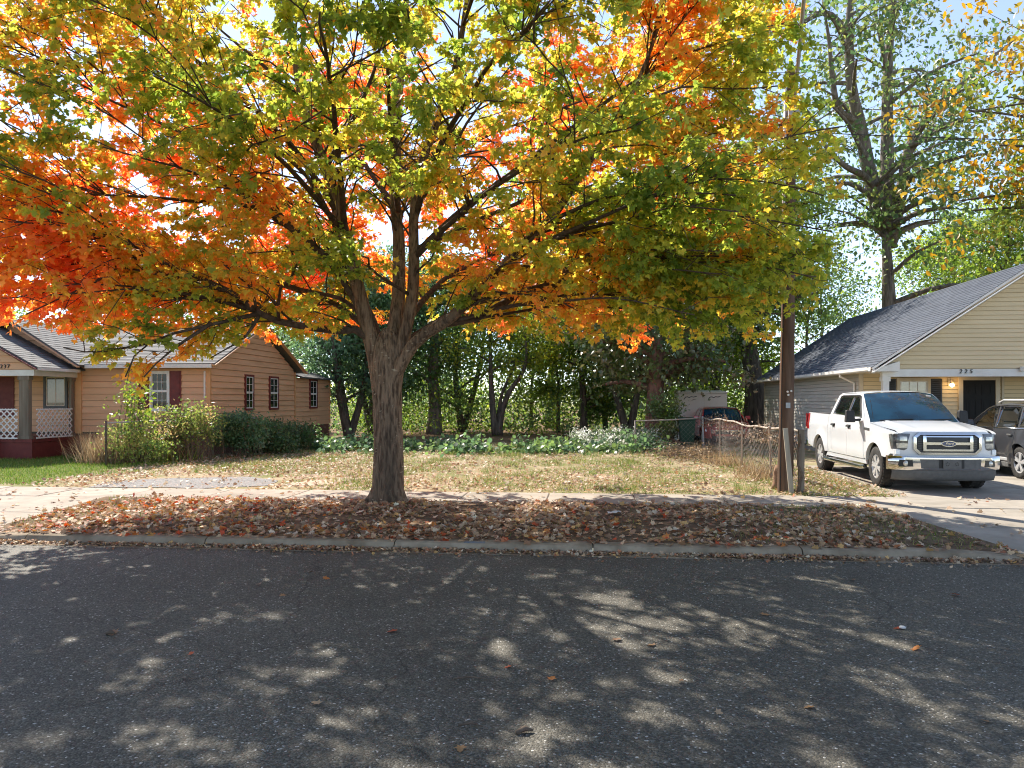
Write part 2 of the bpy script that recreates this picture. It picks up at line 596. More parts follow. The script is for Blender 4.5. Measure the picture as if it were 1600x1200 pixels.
def shingle(name, c1, c2, c3):
    m, N, L, b = newmat(name)
    uv = N.new('ShaderNodeUVMap')
    br = N.new('ShaderNodeTexBrick')
    br.inputs['Scale'].default_value = 1.0
    br.inputs['Brick Width'].default_value = 0.31
    br.inputs['Row Height'].default_value = 0.14
    br.inputs['Mortar Size'].default_value = 0.006
    br.inputs['Mortar Smooth'].default_value = 0.0
    br.inputs['Bias'].default_value = 0.0
    br.inputs['Color1'].default_value = c4(c1)
    br.inputs['Color2'].default_value = c4(c2)
    br.inputs['Mortar'].default_value = c4(tuple(x * 0.35 for x in c1))
    L.new(uv.outputs[0], br.inputs['Vector'])
    nz = N.new('ShaderNodeTexNoise')
    nz.inputs['Scale'].default_value = 1.3
    nz.inputs['Detail'].default_value = 8
    L.new(uv.outputs[0], nz.inputs['Vector'])
    mr = N.new('ShaderNodeMapRange')
    mr.inputs[1].default_value, mr.inputs[2].default_value = 0.45, 0.7
    mr.inputs[4].default_value = 0.7
    L.new(nz.outputs['Fac'], mr.inputs[0])
    mx = N.new('ShaderNodeMixRGB')
    L.new(mr.outputs[0], mx.inputs[0])
    L.new(br.outputs['Color'], mx.inputs[1])
    mx.inputs[2].default_value = c4(c3)
    L.new(mx.outputs[0], b.inputs['Base Color'])
    b.inputs['Roughness'].default_value = 0.85
    b.inputs['Specular IOR Level'].default_value = 0.3
    n2 = N.new('ShaderNodeTexNoise')
    n2.inputs['Scale'].default_value = 60
    L.new(uv.outputs[0], n2.inputs['Vector'])
    bp = N.new('ShaderNodeBump')
    bp.inputs['Strength'].default_value = 0.5
    bp.inputs['Distance'].default_value = 0.01
    L.new(n2.outputs['Fac'], bp.inputs['Height'])
    L.new(bp.outputs[0], b.inputs['Normal'])
    return m


M['shingle_grey'] = shingle('shingle_grey', (0.13, 0.127, 0.127), (0.21, 0.207, 0.203), (0.16, 0.15, 0.14))
M['shingle_blue'] = shingle('shingle_blue', (0.058, 0.070, 0.095), (0.09, 0.105, 0.135), (0.07, 0.08, 0.10))


def glass(name, c, rough=0.03, spec=0.8, coat=1.0):
    m, N, L, b = newmat(name)
    nz = N.new('ShaderNodeTexNoise')
    nz.inputs['Scale'].default_value = 2.2
    nz.inputs['Detail'].default_value = 3
    tc = N.new('ShaderNodeTexCoord')
    L.new(tc.outputs['Object'], nz.inputs['Vector'])
    cr = N.new('ShaderNodeValToRGB')
    cr.color_ramp.elements[0].position = 0.4
    cr.color_ramp.elements[1].position = 0.62
    cr.color_ramp.elements[0].color = c4(c)
    cr.color_ramp.elements[1].color = c4(tuple(x * 0.4 for x in c))
    L.new(nz.outputs['Fac'], cr.inputs[0])
    L.new(cr.outputs[0], b.inputs['Base Color'])
    b.inputs['Roughness'].default_value = rough
    b.inputs['Specular IOR Level'].default_value = spec
    b.inputs['Coat Weight'].default_value = coat
    b.inputs['Coat Roughness'].default_value = 0.02
    b.inputs['Coat IOR'].default_value = 1.7
    return m


M['car_glass'] = glass('car_glass', (0.012, 0.016, 0.018))
M['windshield_glass'] = glass('windshield_glass', (0.010, 0.055, 0.095), 0.05, 0.4, 0.35)  # blue of the reflected sky is put into the base colour
M['house_glass'] = glass('house_glass', (0.02, 0.023, 0.026), 0.04, 0.4, 0.0)
M['screen_glass'] = glass('screen_glass', (0.10, 0.075, 0.06), 0.25, 0.4)
M['curtain_glass'] = glass('curtain_glass', (0.34, 0.33, 0.28), 0.12, 0.4)
em, eN, eL, eb = newmat('bulb_glow')
eb.inputs['Base Color'].default_value = (0.9, 0.75, 0.5, 1)
eb.inputs['Emission Color'].default_value = (1.0, 0.72, 0.36, 1)
eb.inputs['Emission Strength'].default_value = 3.0
M['bulb_glow'] = em

# ================================================================== SETTING
def XonY(px, Y):
    k = (px - 800) / FPX
    zc = Y / (CA + k * SA)
    return k * zc * CA - zc * SA


def ZonY(px, py, Y):
    zc = Y / (CA + (px - 800) / FPX * SA)
    return CAMZ - (py - 625) / FPX * zc


def YonX(px, X):
    k = (px - 800) / FPX
    zc = X / (k * CA - SA)
    return k * zc * SA + zc * CA


def sheet(name, outline, z, m, kind='structure', parent=None):
    mb = MB()
    mb.add([(x, y, z) for x, y in outline], [tuple(range(len(outline)))])
    o = mb.build(name, m, parent)
    if kind:
        o['kind'] = kind
    return o


mb = MB()
mb.add([(-400, 12.86, .112), (400, 12.86, .112), (400, 500, .112), (-400, 500, .112)], [(0, 1, 2, 3)])
mb.add([(-400, 9.5, .03), (400, 9.5, .03), (400, 12.86, .03), (-400, 12.86, .03)], [(0, 1, 2, 3)])
for xa_, xb_ in ((-400, -13.7), (12.5, 400)):
    mb.add([(xa_, 9.5, .11), (xb_, 9.5, .11), (xb_, 12.85, .112), (xa_, 12.85, .112)], [(0, 1, 2, 3)])
mb.add([(-400, -400, .112), (400, -400, .112), (400, -3.6, .112), (-400, -3.6, .112)], [(0, 1, 2, 3)])
ground = mb.build('ground', M['lot_ground'])
ground['kind'] = 'structure'

sheet('road', [(-400, -3.6), (400, -3.6), (400, 9.12), (-400, 9.12)], 0.0, M['asphalt'])


def wobble(pts, amp=0.2, step=0.5, seed=3):
    """subdivide an outline and shake its edge"""
    out = []
    n = len(pts)
    for i in range(n):
        a, b = Vector(pts[i]), Vector(pts[(i + 1) % n])
        k = max(1, int((b - a).length / step))
        for j in range(k):
            p = a.lerp(b, j / k)
            d = noise.noise(Vector((p.x * .9, p.y * .9, seed))) * amp * 2
            e = (b - a).normalized()
            out.append((p.x - e.y * d, p.y + e.x * d))
    return out


sheet('lawn', wobble([(-48, 14.9), (-11.4, 14.9), (-11.9, 17), (-12.2, 19.5), (-12.0, 22.9), (-48, 22.9)], 0.3), .117, M['lawn_ground'])
sheet('wood_floor', wobble([(-11.3, 31.5), (-4, 30.2), (2, 30.5), (5, 29.5), (7, 35), (40, 36), (60, 130), (-60, 130), (-40, 40), (-11.4, 36)], 0.6, 1.0), .117, M['wood_floor_ground'])
g = sheet('gravel_patch', wobble([(-9.9, 14.3), (-7.6, 14.35), (-6.3, 15.1), (-6.6, 16.0), (-7.6, 16.7), (-9.3, 16.2), (-10.1, 15.3)], 0.18, .3), .121, M['gravel'])
sheet('footpath', wobble([(-6.3, 15.1), (-5.5, 15.05), (-4.7, 17.2), (-4.4, 18.0), (-4.9, 18.1), (-5.3, 17.2)], 0.08, .3, 9), .120, M['path'])

# sidewalk and driveway slabs
SLABS = {}


def slab(parent, x0, x1, y0, y1, z0, z1, zt0=None):
    """concrete slab with slightly eased edges; z0/z1 top height at y0/y1"""
    mbs = MB()
    e = .012
    lo = -0.05
    b = [(x0, y0, lo), (x1, y0, lo), (x1, y1, lo), (x0, y1, lo)]
    m1 = [(x0, y0, z0 - e), (x1, y0, z0 - e), (x1, y1, z1 - e), (x0, y1, z1 - e)]
    t = [(x0 + e, y0 + e, z0), (x1 - e, y0 + e, z0), (x1 - e, y1 - e, z1), (x0 + e, y1 - e, z1)]
    mbs.add(b + m1 + t, [(0, 1, 5, 4), (1, 2, 6, 5), (2, 3, 7, 6), (3, 0, 4, 7), (4, 5, 9, 8), (5, 6, 10, 9), (6, 7, 11, 10), (7, 4, 8, 11), (8, 9, 10, 11)])
    return mbs.build('slab', M['concrete'], parent)


sidewalk = bpy.data.objects.new('sidewalk', None)
COL.objects.link(sidewalk)
sidewalk['kind'] = 'structure'
x = -22.0
while x < 22:
    w = 1.52
    slab(sidewalk, x + .008, x + w - .008, 12.84 + random.uniform(-.01, .01), 14.2 + random.uniform(-.01, .01), .131 + random.uniform(-.006, .008), .131 + random.uniform(-.004, .01))
    x += w
mb = MB()
mb.box(-60, 60, 12.86, 14.18, 0, .119)
mb.build('bedding', M['joint_and_lap_shade'], sidewalk)

apron = bpy.data.objects.new('driveway', None)
COL.objects.link(apron)
apron['kind'] = 'structure'
for (xa, xb) in ((-13.6, -10.95), (-10.95, -8.25)):
    slab(apron, xa + .008, xb - .008, 9.53, 11.2, .06, .095)
    slab(apron, xa + .008, xb - .008, 11.215, 12.82, .095, .13)
apron2 = bpy.data.objects.new('driveway.001', None)
COL.objects.link(apron2)
apron2['kind'] = 'structure'
for (xa, xb) in ((4.75, 7.2), (7.2, 9.7), (9.7, 12.4)):
    slab(apron2, xa + .008, xb - .008, 9.53, 11.2, .06, .095)
    slab(apron2, xa + .008, xb - .008, 11.215, 12.82, .095, .13)
for (xa, xb) in ((5.45, 8.3), (8.3, 11.1), (11.1, 13.9)):
    y = 14.22
    for k in range(3):
        slab(apron2, xa + .008, xb - .008, y, y + 2.19, .128 + .004 * k, .13 + .004 * k)
        y += 2.2

# kerb: rolled sections with joints, dropped at the driveways
kerb = bpy.data.objects.new('kerb', None)
COL.objects.link(kerb)
kerb['kind'] = 'structure'


def kerb_h(x):
    def ss(a, b, v):
        t = min(1, max(0, (v - a) / (b - a)))
        return t * t * (3 - 2 * t)
    low = .045
    h = .10
    k = ss(-8.6, -7.2, x) if x < -2 else 1 - ss(3.9, 5.3, x)
    if x > 13:
        k = 1
    if x < -14.5:
        k = 1
    return low + (h - low) * k


x = -22.0
while x < 22:
    w = 2.45
    mb = MB()
    n = 7
    rows = []
    for i in range(n):
        xx = x + .007 + (w - .014) * i / (n - 1)
        h = kerb_h(xx)
        rows.append([(xx, 9.12, -.1), (xx, 9.12, .004), (xx, 9.27, -.006 + 0.0), (xx, 9.31, h * .45), (xx, 9.345, h * .86), (xx, 9.39, h), (xx, 9.515, h + .006), (xx, 9.522, -.1)])
    vs = [p for r in rows for p in r]
    m_ = 8
    fs = [(i * m_ + j, (i + 1) * m_ + j, (i + 1) * m_ + j + 1, i * m_ + j + 1) for i in range(n - 1) for j in range(m_ - 1)]
    fs += [tuple(range(m_)), tuple((n - 1) * m_ + j for j in reversed(range(m_)))]
    mb.add(vs, fs)
    mb.build('kerb_section', M['curb'], kerb)
    x += w
bm_ = MB()
bx_ = XonY(742, 9.36)
bm_.add([(bx_ - .14, 9.352, kerb_h(bx_) * .90), (bx_ + .13, 9.352, kerb_h(bx_) * .90), (bx_ + .12, 9.395, kerb_h(bx_) + .004), (bx_ - .13, 9.395, kerb_h(bx_) + .004)], [(0, 1, 2, 3)])
bm_.build('painted_mark', M['blue_mark'], kerb)

# verge between kerb and sidewalk: a low mound of dark soil
vx0 = lambda y: -8.2 - .2 * (y - 9.52) / 3.3 * 1.6
vx1 = lambda y: 5.05 - .5 * ((y - 9.52) / 3.3)
nx, ny = 90, 24


def verge_z(x, y):
    e = min(1, max(0, (y - 9.52) / .5)) * min(1, max(0, (12.84 - y) / .5))
    end = min(1, max(0, (x - 3.6) / 1.0)) if x > 0 else min(1, max(0, (-7.0 - x) / 1.0))
    end = end * end * (3 - 2 * end)
    ah = .072 + (y - 9.53) * .0205
    f0 = .104 + .021 * min(1, max(0, (y - 9.52) / .6))
    return f0 * (1 - end) + ah * end + e * (1 - end) * (.012 + .025 * noise.noise(Vector((x * .8, y * 1.1, 2)))) + e * .06 * math.exp(-((x + 3.3) ** 2 + (y - 12.45) ** 2) / .5)


mb = MB()
vs = []
for j in range(ny + 1):
    y = 9.522 + 3.316 * j / ny
    for i in range(nx + 1):
        f = i / nx
        x = vx0(y) * (1 - f) + vx1(y) * f
        vs.append((x, y, verge_z(x, y)))
mb.add(vs, [(j * (nx + 1) + i, j * (nx + 1) + i + 1, (j + 1) * (nx + 1) + i + 1, (j + 1) * (nx + 1) + i) for j in range(ny) for i in range(nx)])
o = mb.build('verge', M['verge_soil'], smooth=True)
o['kind'] = 'structure'


# ================================================================== HOUSE HELPERS
def clap(parent, name, o, e, n, u0, u1, u0h, u1h, z0, z1, m, proud=.04):
    """one weatherboard: bottom edge stands proud; o origin on the wall plane, e along, n outward"""
    o, e, n = Vector(o), Vector(e), Vector(n)

    def p(u, d, z):
        q = o + e * u + n * d
        return (q.x, q.y, z)
    z0 = z0 + .011
    b = [p(u0, 0, z0), p(u1, 0, z0), p(u1, proud, z0), p(u0, proud, z0)]
    t = [p(u0h, 0, z1), p(u1h, 0, z1), p(u1h, .006, z1 + .004), p(u0h, .006, z1 + .004)]
    mbc = MB()
    mbc.hexa(b, t)
    return mbc.build(name, m, parent)


def wall_boards(parent, o, e, n, length, z0, z1, h, m, clip=None, name='weatherboard', proud=.042):
    z = z0
    while z < z1 - .02:
        zt = min(z + h, z1)
        a, b, c, d = 0, length, 0, length
        if clip:
            a, b = clip(z)
            c, d = clip(zt)
            if b - a < .05:
                break
            if d - c < .02:
                c = d = (a + b) / 2
                c -= .01
                d += .01
        clap(parent, name, o, e, n, a, b, c, d, z, zt, m, proud)
        z = zt


def roof_plane(parent, name, A, B, C, D, m, row=.14, thick=.05, lift=.012):
    """A,B eave ends; D,C ridge ends (D above A). Courses of shingles, each lapping the one below"""
    A, B, C, D = map(Vector, (A, B, C, D))
    nrm = (B - A).cross(D - A).normalized()
    if nrm.z < 0:
        nrm = -nrm
    L_ = ((D - A).length + (C - B).length) / 2
    rows = max(2, int(L_ / row))
    vs, fs, uvs = [], [], []
    nseg = max(2, int((B - A).length / 1.2))
    for r in range(rows):
        t0, t1 = r / rows, min(1, (r + 1.12) / rows)
        base = len(vs)
        for t, up in ((t0, lift), (t1, 0.002)):
            a, b = A.lerp(D, t), B.lerp(C, t)
            for k in range(nseg + 1):
                f = k / nseg
                q = a.lerp(b, f) + nrm * (up + .004 * noise.noise(Vector((f * 13, r * 1.7, 1))))
                vs.append(q)
                uvs.append((f * (b - a).length + a.dot((B - A).normalized()), t * L_))
        w = nseg + 1
        for k in range(nseg):
            fs.append((base + k, base + k + 1, base + w + k + 1, base + w + k))
        # butt edge
        base2 = len(vs)
        for k in range(w):
            vs.append(vs[base + k] - nrm * lift)
            uvs.append(uvs[base + k])
        for k in range(nseg):
            fs.append((base2 + k, base2 + k + 1, base + k + 1, base + k))
    mbr = MB()
    mbr.add(vs, fs)
    me_o = mbr.build(name, m, parent)
    me = me_o.data
    ul = me.uv_layers.new(name='UVMap')
    li = np.zeros(len(me.loops), dtype=np.int32)
    me.loops.foreach_get('vertex_index', li)
    ul.data.foreach_set('uv', np.array(uvs, dtype=np.float32)[li].ravel())
    # deck below
    mbd = MB()
    q = [A, B, C, D]
    mbd.hexa([p - nrm * thick for p in q], [p - nrm * .004 for p in q])
    dk = mbd.build('roof_deck', M['white_trim'] if m is M['shingle_blue'] else M['grey_trim'], parent)
    return me_o


def window(parent, o, e, n, w, h, casing, cm, gm, cols=3, rows=2, cas_w=.09, sash_m=None, sashes=2):
    """o: lower-left corner of the opening on the wall plane"""
    o, e, n = Vector(o), Vector(e), Vector(n)
    sash_m = sash_m or M['white_trim']

    def bx(mb_, u0, u1, z0, z1, d0, d1):
        q = [o + e * u0 + n * d0, o + e * u1 + n * d0, o + e * u1 + n * d1, o + e * u0 + n * d1]
        mb_.hexa([(p.x, p.y, o.z + z0) for p in q], [(p.x, p.y, o.z + z1) for p in q])
    mc = MB()
    bx(mc, -cas_w, 0, -cas_w, h + cas_w, 0, .055)
    bx(mc, w, w + cas_w, -cas_w, h + cas_w, 0, .055)
    bx(mc, 0, w, h, h + cas_w, 0, .054)
    bx(mc, 0, w, -cas_w, 0, 0, .07)
    win = mc.build('window', cm, parent)
    ms = MB()
    s = .034
    for k in range(sashes):
        z0 = h * k / sashes
        z1 = h * (k + 1) / sashes
        d = .038 if k == 0 else .046
        bx(ms, .004, s, z0, z1, .01, d)
        bx(ms, w - s, w - .004, z0, z1, .01, d)
        bx(ms, s, w - s, z0, z0 + s, .01, d - .001)
        bx(ms, s, w - s, z1 - s, z1, .01, d - .001)
        for c in range(1, cols):
            u = s + (w - 2 * s) * c / cols
            bx(ms, u - .006, u + .006, z0 + s, z1 - s, .012, d - .004)
        for r in range(1, rows):
            z = z0 + s + (z1 - z0 - 2 * s) * r / rows
            bx(ms, s, w - s, z - .006, z + .006, .012, d - .006)
        mp_ = MB()
        bx(mp_, s - .005, w - s + .005, z0 + s - .005, z1 - s + .005, .0105 , .024)
        mp_.build('pane', gm, win)
    ms.build('sash', sash_m, win)
    return win


def text(parent, name, body, loc, size, m, rot=(PI / 2, 0, 0), shear=0.0, extrude=.006, space=1.0, align='CENTER'):
    cu = bpy.data.curves.new(name, 'FONT')
    cu.body = body
    cu.size = size
    cu.extrude = extrude
    cu.shear = shear
    cu.space_character = space
    cu.align_x = align
    cu.align_y = 'CENTER'
    cu.materials.append(m)
    tmp = bpy.data.objects.new('tmp', cu)
    COL.objects.link(tmp)
    bpy.context.view_layer.update()
    me = bpy.data.meshes.new_from_object(tmp.evaluated_get(bpy.context.evaluated_depsgraph_get()))
    bpy.data.objects.remove(tmp)
    me.name = name
    if len(me.materials) == 0:
        me.materials.append(m)
    o = bpy.data.objects.new(name, me)
    COL.objects.link(o)
    o.rotation_euler = rot
    o.location = Vector(loc) - org(parent)
    o.parent = parent
    ORG[o.name] = org(parent)
    return o


EX, EY = Vector((1, 0, 0)), Vector((0, 1, 0))

# ================================================================== LEFT HOUSE
LH = thing('wooden_house', 'low orange tan weatherboard house with grey shingle roof and small gabled porch', 'house', (-16, 24, .115))
FX, FY, FZ = -11.77, 22.9, .83
EAVE, RIDGE_Z, RIDGE_Y = 3.0, 4.5, 26.4
core = MB()
core.box(-25.9, FX - .01, FY + .01, 29.83, FZ - .05, EAVE)
core.prism([(FX - .01, FY + .01, EAVE), (FX - .01, 29.83, EAVE), (FX - .01, RIDGE_Y, RIDGE_Z - .08)], (-14.1, 0, 0))
core.box(-19, FX - .012, 29.8, 34.04, FZ - .05, 2.75)
core.build('wall', M['joint_and_lap_shade'], LH)  # dark core: painted shade in the gaps between boards
# front wall boards, side gable boards, extension boards
wall_boards(LH, (-20.2, FY, 0), EX, -EY, 20.2 + FX - .06, FZ, EAVE - .02, .2, M['orange_siding'])
wall_boards(LH, (FX, FY + .06, 0), EY, EX, 29.84 - FY - .12, FZ, 4.5, .2, M['orange_siding'],
            clip=lambda z: (0, 6.8) if z < EAVE else ((z - EAVE) / .43, 6.8 - (z - EAVE) / .43))
wall_boards(LH, (FX, 29.92, 0), EY, EX, 4.05, FZ - .06, 2.75, .2, M['orange_siding'])
mbw = MB()
mbw.prism([(-20.3, 22.6, 2.9), (-15.75, 22.6, 2.9), (-18.02, 22.6, 4.32)], (0, .3, 0))
mbw.build('wing_gable', M['joint_and_lap_shade'], LH)
wall_boards(LH, (-20.1, 22.59, 0), EX, -EY, 4.15, 2.92, 4.3, .2, M['orange_siding'],
            clip=lambda z: (0, 4.15) if z < 2.9 else ((z - 2.9) / .68, 4.15 - (z - 2.9) / .68))
mb = MB()
for (a, b, c, d, z1) in ((FX - .10, FX + .03, FY - .035, FY + .055, EAVE - .03), (FX - .02, FX + .034, 29.80, 29.92, 2.95), (FX - .02, FX + .034, 33.93, 34.07, 2.75), (XonY(119, FY), XonY(129, FY), FY - .06, FY + .02, 2.88)):
    mb.box(a, b, c, d, FZ - .04, z1)
mb.build('corner_board', M['orange_trim'], LH)['kind'] = 'stuff'
# brick foundation
mb = MB()
r = 0
z = .1
while z < .76:
    y = 28.6 - (.11 if r % 2 else 0)
    while y < 34.0:
        mb.box(FX - .03, FX + .015 + random.uniform(-.004, .004), y, min(y + .205, 34.03), z, z + .062)
        y += .217
    z += .074
    r += 1
fo = mb.build('foundation_bricks', M['brick_red'], LH)
fo['kind'] = 'stuff'
mb = MB()
mb.box(-25.8, FX - .035, FY + .03, 34.0, .05, FZ - .045)
mb.build('foundation', M['brick_red'], LH)
# roofs
roof = roof_plane(LH, 'roof', (-26.3, 22.52, 2.97), (-11.42, 22.52, 2.97), (-11.42, RIDGE_Y, 4.58), (-26.3, RIDGE_Y, 4.58), M['shingle_grey'])
roof_plane(LH, 'roof', (-11.42, 30.25, 2.97), (-26.3, 30.25, 2.97), (-26.3, RIDGE_Y, 4.58), (-11.42, RIDGE_Y, 4.58), M['shingle_grey'])
roof_plane(LH, 'roof', (-11.5, 29.9, 2.78), (-11.5, 34.3, 2.78), (-15.5, 34.3, 3.9), (-15.5, 29.9, 3.9), M['shingle_grey'])
roof_plane(LH, 'wing_roof', (-15.62, 22.18, 2.93), (-15.62, 26.0, 2.93), (-18.02, 26.0, 4.42), (-18.02, 22.18, 4.42), M['shingle_grey'])
roof_plane(LH, 'wing_roof', (-20.42, 26.0, 2.93), (-20.42, 22.18, 2.93), (-18.02, 22.18, 4.42), (-18.02, 26.0, 4.42), M['shingle_grey'])
mb = MB()
mb.beam((-15.62, 22.17, 2.86), (-18.02, 22.17, 4.35), .03, .14, (0, 1, 0))
mb.beam((-20.42, 22.17, 2.86), (-18.02, 22.17, 4.35), .03, .14, (0, 1, 0))
mb.build('bargeboard', M['orange_siding'], LH)
mb = MB()
mb.beam((-11.44, 22.5, 2.92), (-11.44, RIDGE_Y, 4.52), .14, .03, (0, -.41, 1))
mb.beam((-11.44, 30.27, 2.92), (-11.44, RIDGE_Y, 4.52), .14, .03, (0, .41, 1))
mb.build('bargeboard', M['orange_siding'], LH)
mb = MB()
mb.box(-15.62, -11.5, 22.46, 22.52, 2.84, 2.955)
mb.build('fascia', M['white_trim'], LH)
mb = MB()
mb.box(-26, -11.5, 22.53, 22.88, 2.90, 2.93)
mb.build('soffit', M['orange_trim'], LH)
vp = P(172, 515, 27.5)
mb = MB()
mb.tube([(vp.x, RIDGE_Y - .5, 4.2), (vp.x, RIDGE_Y - .5, 5.02)], .075, 10)
mb.build('vent_pipe', M['black_trim'], LH)
# windows
wx0, wx1 = XonY(236, FY), XonY(266, FY)
window(LH, (wx0 + .05, FY - .022, 1.56), EX, -EY, wx1 - wx0 - .1, 1.14, None, M['white_trim'], M['house_glass'], 3, 2, .06)
for (a, b) in ((267, 284), (217, 234)):
    sx0, sx1 = XonY(a, FY), XonY(b, FY)
    mb = MB()
    mb.box(sx0, sx1, FY - .055, FY - .02, 1.50, 2.76)
    mb.box(sx0 + .05, sx1 - .05, FY - .066, FY - .055, 1.56, 2.09)
    mb.box(sx0 + .05, sx1 - .05, FY - .066, FY - .055, 2.16, 2.70)
    mb.build('shutter', M['maroon'], LH)
for (a, b) in ((382, 393), (420, 432), (483, 493)):
    y0, y1 = YonX(a, FX), YonX(b, FX)
    window(LH, (FX + .022, y0, 1.56), EY, EX, y1 - y0, 1.1, None, M['maroon'], M['house_glass'], 2, 2, .07)
wq = XonY(74, FY)
window(LH, (wq, FY - .03, 1.66), EX, -EY, XonY(104, FY) - wq, .92, None, M['grey_trim'], M['screen_glass'], 2, 1, .08, M['tan_trim'], 1)
mb = MB()
cx = XonY(321, FY)
mb.tube([(cx, FY - .05, 1.9), (cx, FY - .05, 2.75)], .03, 8)
mb.build('downpipe', M['white_trim'], LH)
# porch
mb = MB()
mb.box(-20.4, -16.2, 20.95, 22.84, .60, .70)
mb.build('porch_floor', M['maroon'], LH)
mb = MB()
mb.box(-20.38, -16.22, 20.97, 21.02, .12, .59)
mb.box(-16.27, -16.22, 21.03, 22.84, .12, .59)
mb.build('porch_skirt', M['maroon'], LH)
roof_plane(LH, 'porch_roof', (-15.86, 20.72, 2.80), (-15.86, 22.85, 2.80), (-18.3, 22.85, 4.10), (-18.3, 20.72, 4.10), M['shingle_grey'])
roof_plane(LH, 'porch_roof', (-20.74, 22.85, 2.80), (-20.74, 20.72, 2.80), (-18.3, 20.72, 4.10), (-18.3, 22.85, 4.10), M['shingle_grey'])
mb = MB()
mb.prism([(-20.5, 20.99, 2.72), (-16.1, 20.99, 2.72), (-18.3, 20.99, 3.95)], (0, .06, 0))
mb.build('porch_gable', M['orange_siding'], LH)
wall_boards(LH, (-20.5, 20.985, 0), EX, -EY, 4.4, 2.74, 3.95, .2, M['orange_siding'], clip=lambda z: ((z - 2.7) / .55, 4.4 - (z - 2.7) / .55))
mb = MB()
mb.box(-20.5, -16.12, 20.93, 21.05, 2.56, 2.735)
mb.box(-16.24, -16.12, 21.06, 22.84, 2.56, 2.735)
mb.build('porch_beam', M['white_trim'], LH)
mb = MB()
mb.beam((-15.86, 20.70, 2.74), (-18.3, 20.70, 4.04), .03, .12, (0, 1, 0))
mb.beam((-20.74, 20.70, 2.74), (-18.3, 20.70, 4.04), .03, .12, (0, 1, 0))
mb.build('bargeboard', M['maroon'], LH)
mb = MB()
mb.box(-15.93, -15.85, 20.74, 22.6, 2.71, 2.80)
mb.build('gutter', M['white_trim'], LH)
for (x0, w, y0) in ((-16.62, .30, 20.96), (-16.30, .09, 22.68), (-20.4, .3, 20.96)):
    mb = MB()
    mb.box(x0, x0 + w, y0, y0 + .14, .70, 2.56)
    mb.box(x0 - .03, x0 + w + .03, y0 - .02, y0 + .16, 2.44, 2.555)
    mb.box(x0 - .03, x0 + w + .03, y0 - .02, y0 + .16, .702, .80)
    mb.build('porch_post', M['post_wood'], LH)


def lattice(parent, o, e, n, w, h, pitch=.19, sw=.036):
    """diagonal lath panel: every lath its own part would be hundreds; two crossed layers in one frame"""
    o, e, n = Vector(o), Vector(e), Vector(n)
    fr = MB()

    def q(u, z, d):
        p = o + e * u + n * d
        return Vector((p.x, p.y, o.z + z))

    def strip(mb_, u0, z0, u1, z1, d0, d1, ww):
        a = Vector((u1 - u0, z1 - z0))
        a.normalize()
        b = Vector((-a.y, a.x)) * ww / 2
        c = [(u0 + b.x, z0 + b.y), (u1 + b.x, z1 + b.y), (u1 - b.x, z1 - b.y), (u0 - b.x, z0 - b.y)]
        mb_.hexa([q(u, z, d0) for u, z in c], [q(u, z, d1) for u, z in c])
    strip(fr, 0, .02, w, .02, 0, .03, .04)
    strip(fr, 0, h - .02, w, h - .02, 0, .03, .04)
    f = fr.build('lattice', M['white_plastic'], parent)
    k = -h
    while k < w:
        for s in (0, 1):
            u0, u1 = max(k, 0), min(k + h, w)
            z0, z1 = u0 - k, u1 - k
            if u1 - u0 > .04:
                l_ = MB()
                if s == 0:
                    strip(l_, u0, z0, u1, z1, .004, .012, sw)
                else:
                    strip(l_, w - u0, z0, w - u1, z1, .0125, .0205, sw)
                l_.build('lath', M['white_plastic'], f)
        k += pitch
    return f


lattice(LH, (-16.2, 21.12, .71), EY, EX, 1.56, .88)
lattice(LH, (-17.3, 20.94, .71), EX, -EY, .66, .88)
mb = MB()
pr = P(37, 660, 21.5)
for yy in (19.75, 20.9):
    mb.box(-17.36, -17.26, yy - .05, yy + .05, .12 if yy < 20 else .3, 1.15 if yy < 20 else 1.42)
mb.beam((-17.31, 19.72, 1.15), (-17.31, 20.92, 1.44), .12, .06)
mb.beam((-17.31, 19.75, .72), (-17.31, 20.9, 1.0), .05, .09)
mb.build('porch_railing', M['maroon'], LH)
for k in range(3):
    mb = MB()
    mb.box(-19.3, -17.38, 20.0 + .31 * k, 20.95, .12 + .16 * k, .27 + .16 * k)
    mb.build('step', M['grey_wood'], LH)
mb = MB()
dx = XonY(6, 22.4)
mb.box(dx - .62, dx - .02, FY - .06, FY - .03, 1.3, 2.58)
mb.build('shutter', M['maroon'], LH)
nx_ = XonY(7, 20.93)
text(LH, 'house_number', '237', (nx_, 20.945, 2.83), .17, M['black_paint'], space=1.3, extrude=.012)

# ================================================================== RIGHT HOUSE
RH = thing('vinyl_house', 'tan vinyl sided house with steep dark shingle roof and front gable porch', 'house', (11.4, 26, .115))
HX, HY, HZ = 7.68, 22.7, .30
RX, RZ, EZ, EXX = 11.4, 5.44, 2.69, 7.28
SL = (RZ - EZ) / (RX - EXX)
mb = MB()
mb.box(HX + .01, 15.11, HY + .01, 34.6, HZ - .1, 2.68)
mb.prism([(HX + .3, 34.55, 2.68), (15.1 - .3, 34.55, 2.68), (RX, 34.55, RZ - .15)], (0, -.1, 0))
mb.build('wall', M['joint_and_lap_shade'], RH)  # darkened core paints in the shade lines under the boards
mb = MB()
mb.box(HX - .02, 15.2, 21.0, 34.6, .05, .25)
mb.build('foundation', M['concrete'], RH)
wall_boards(RH, (HX, HY + .08, 0), EY, -EX, 34.6 - HY - .1, HZ, 2.66, .115, M['vinyl_shaded'], name='siding_board', proud=.028)
wall_boards(RH, (HX + .08, HY, 0), EX, -EY, 7.3, HZ, 2.62, .115, M['vinyl'], name='siding_board', proud=.028)
gx0 = EXX + .25
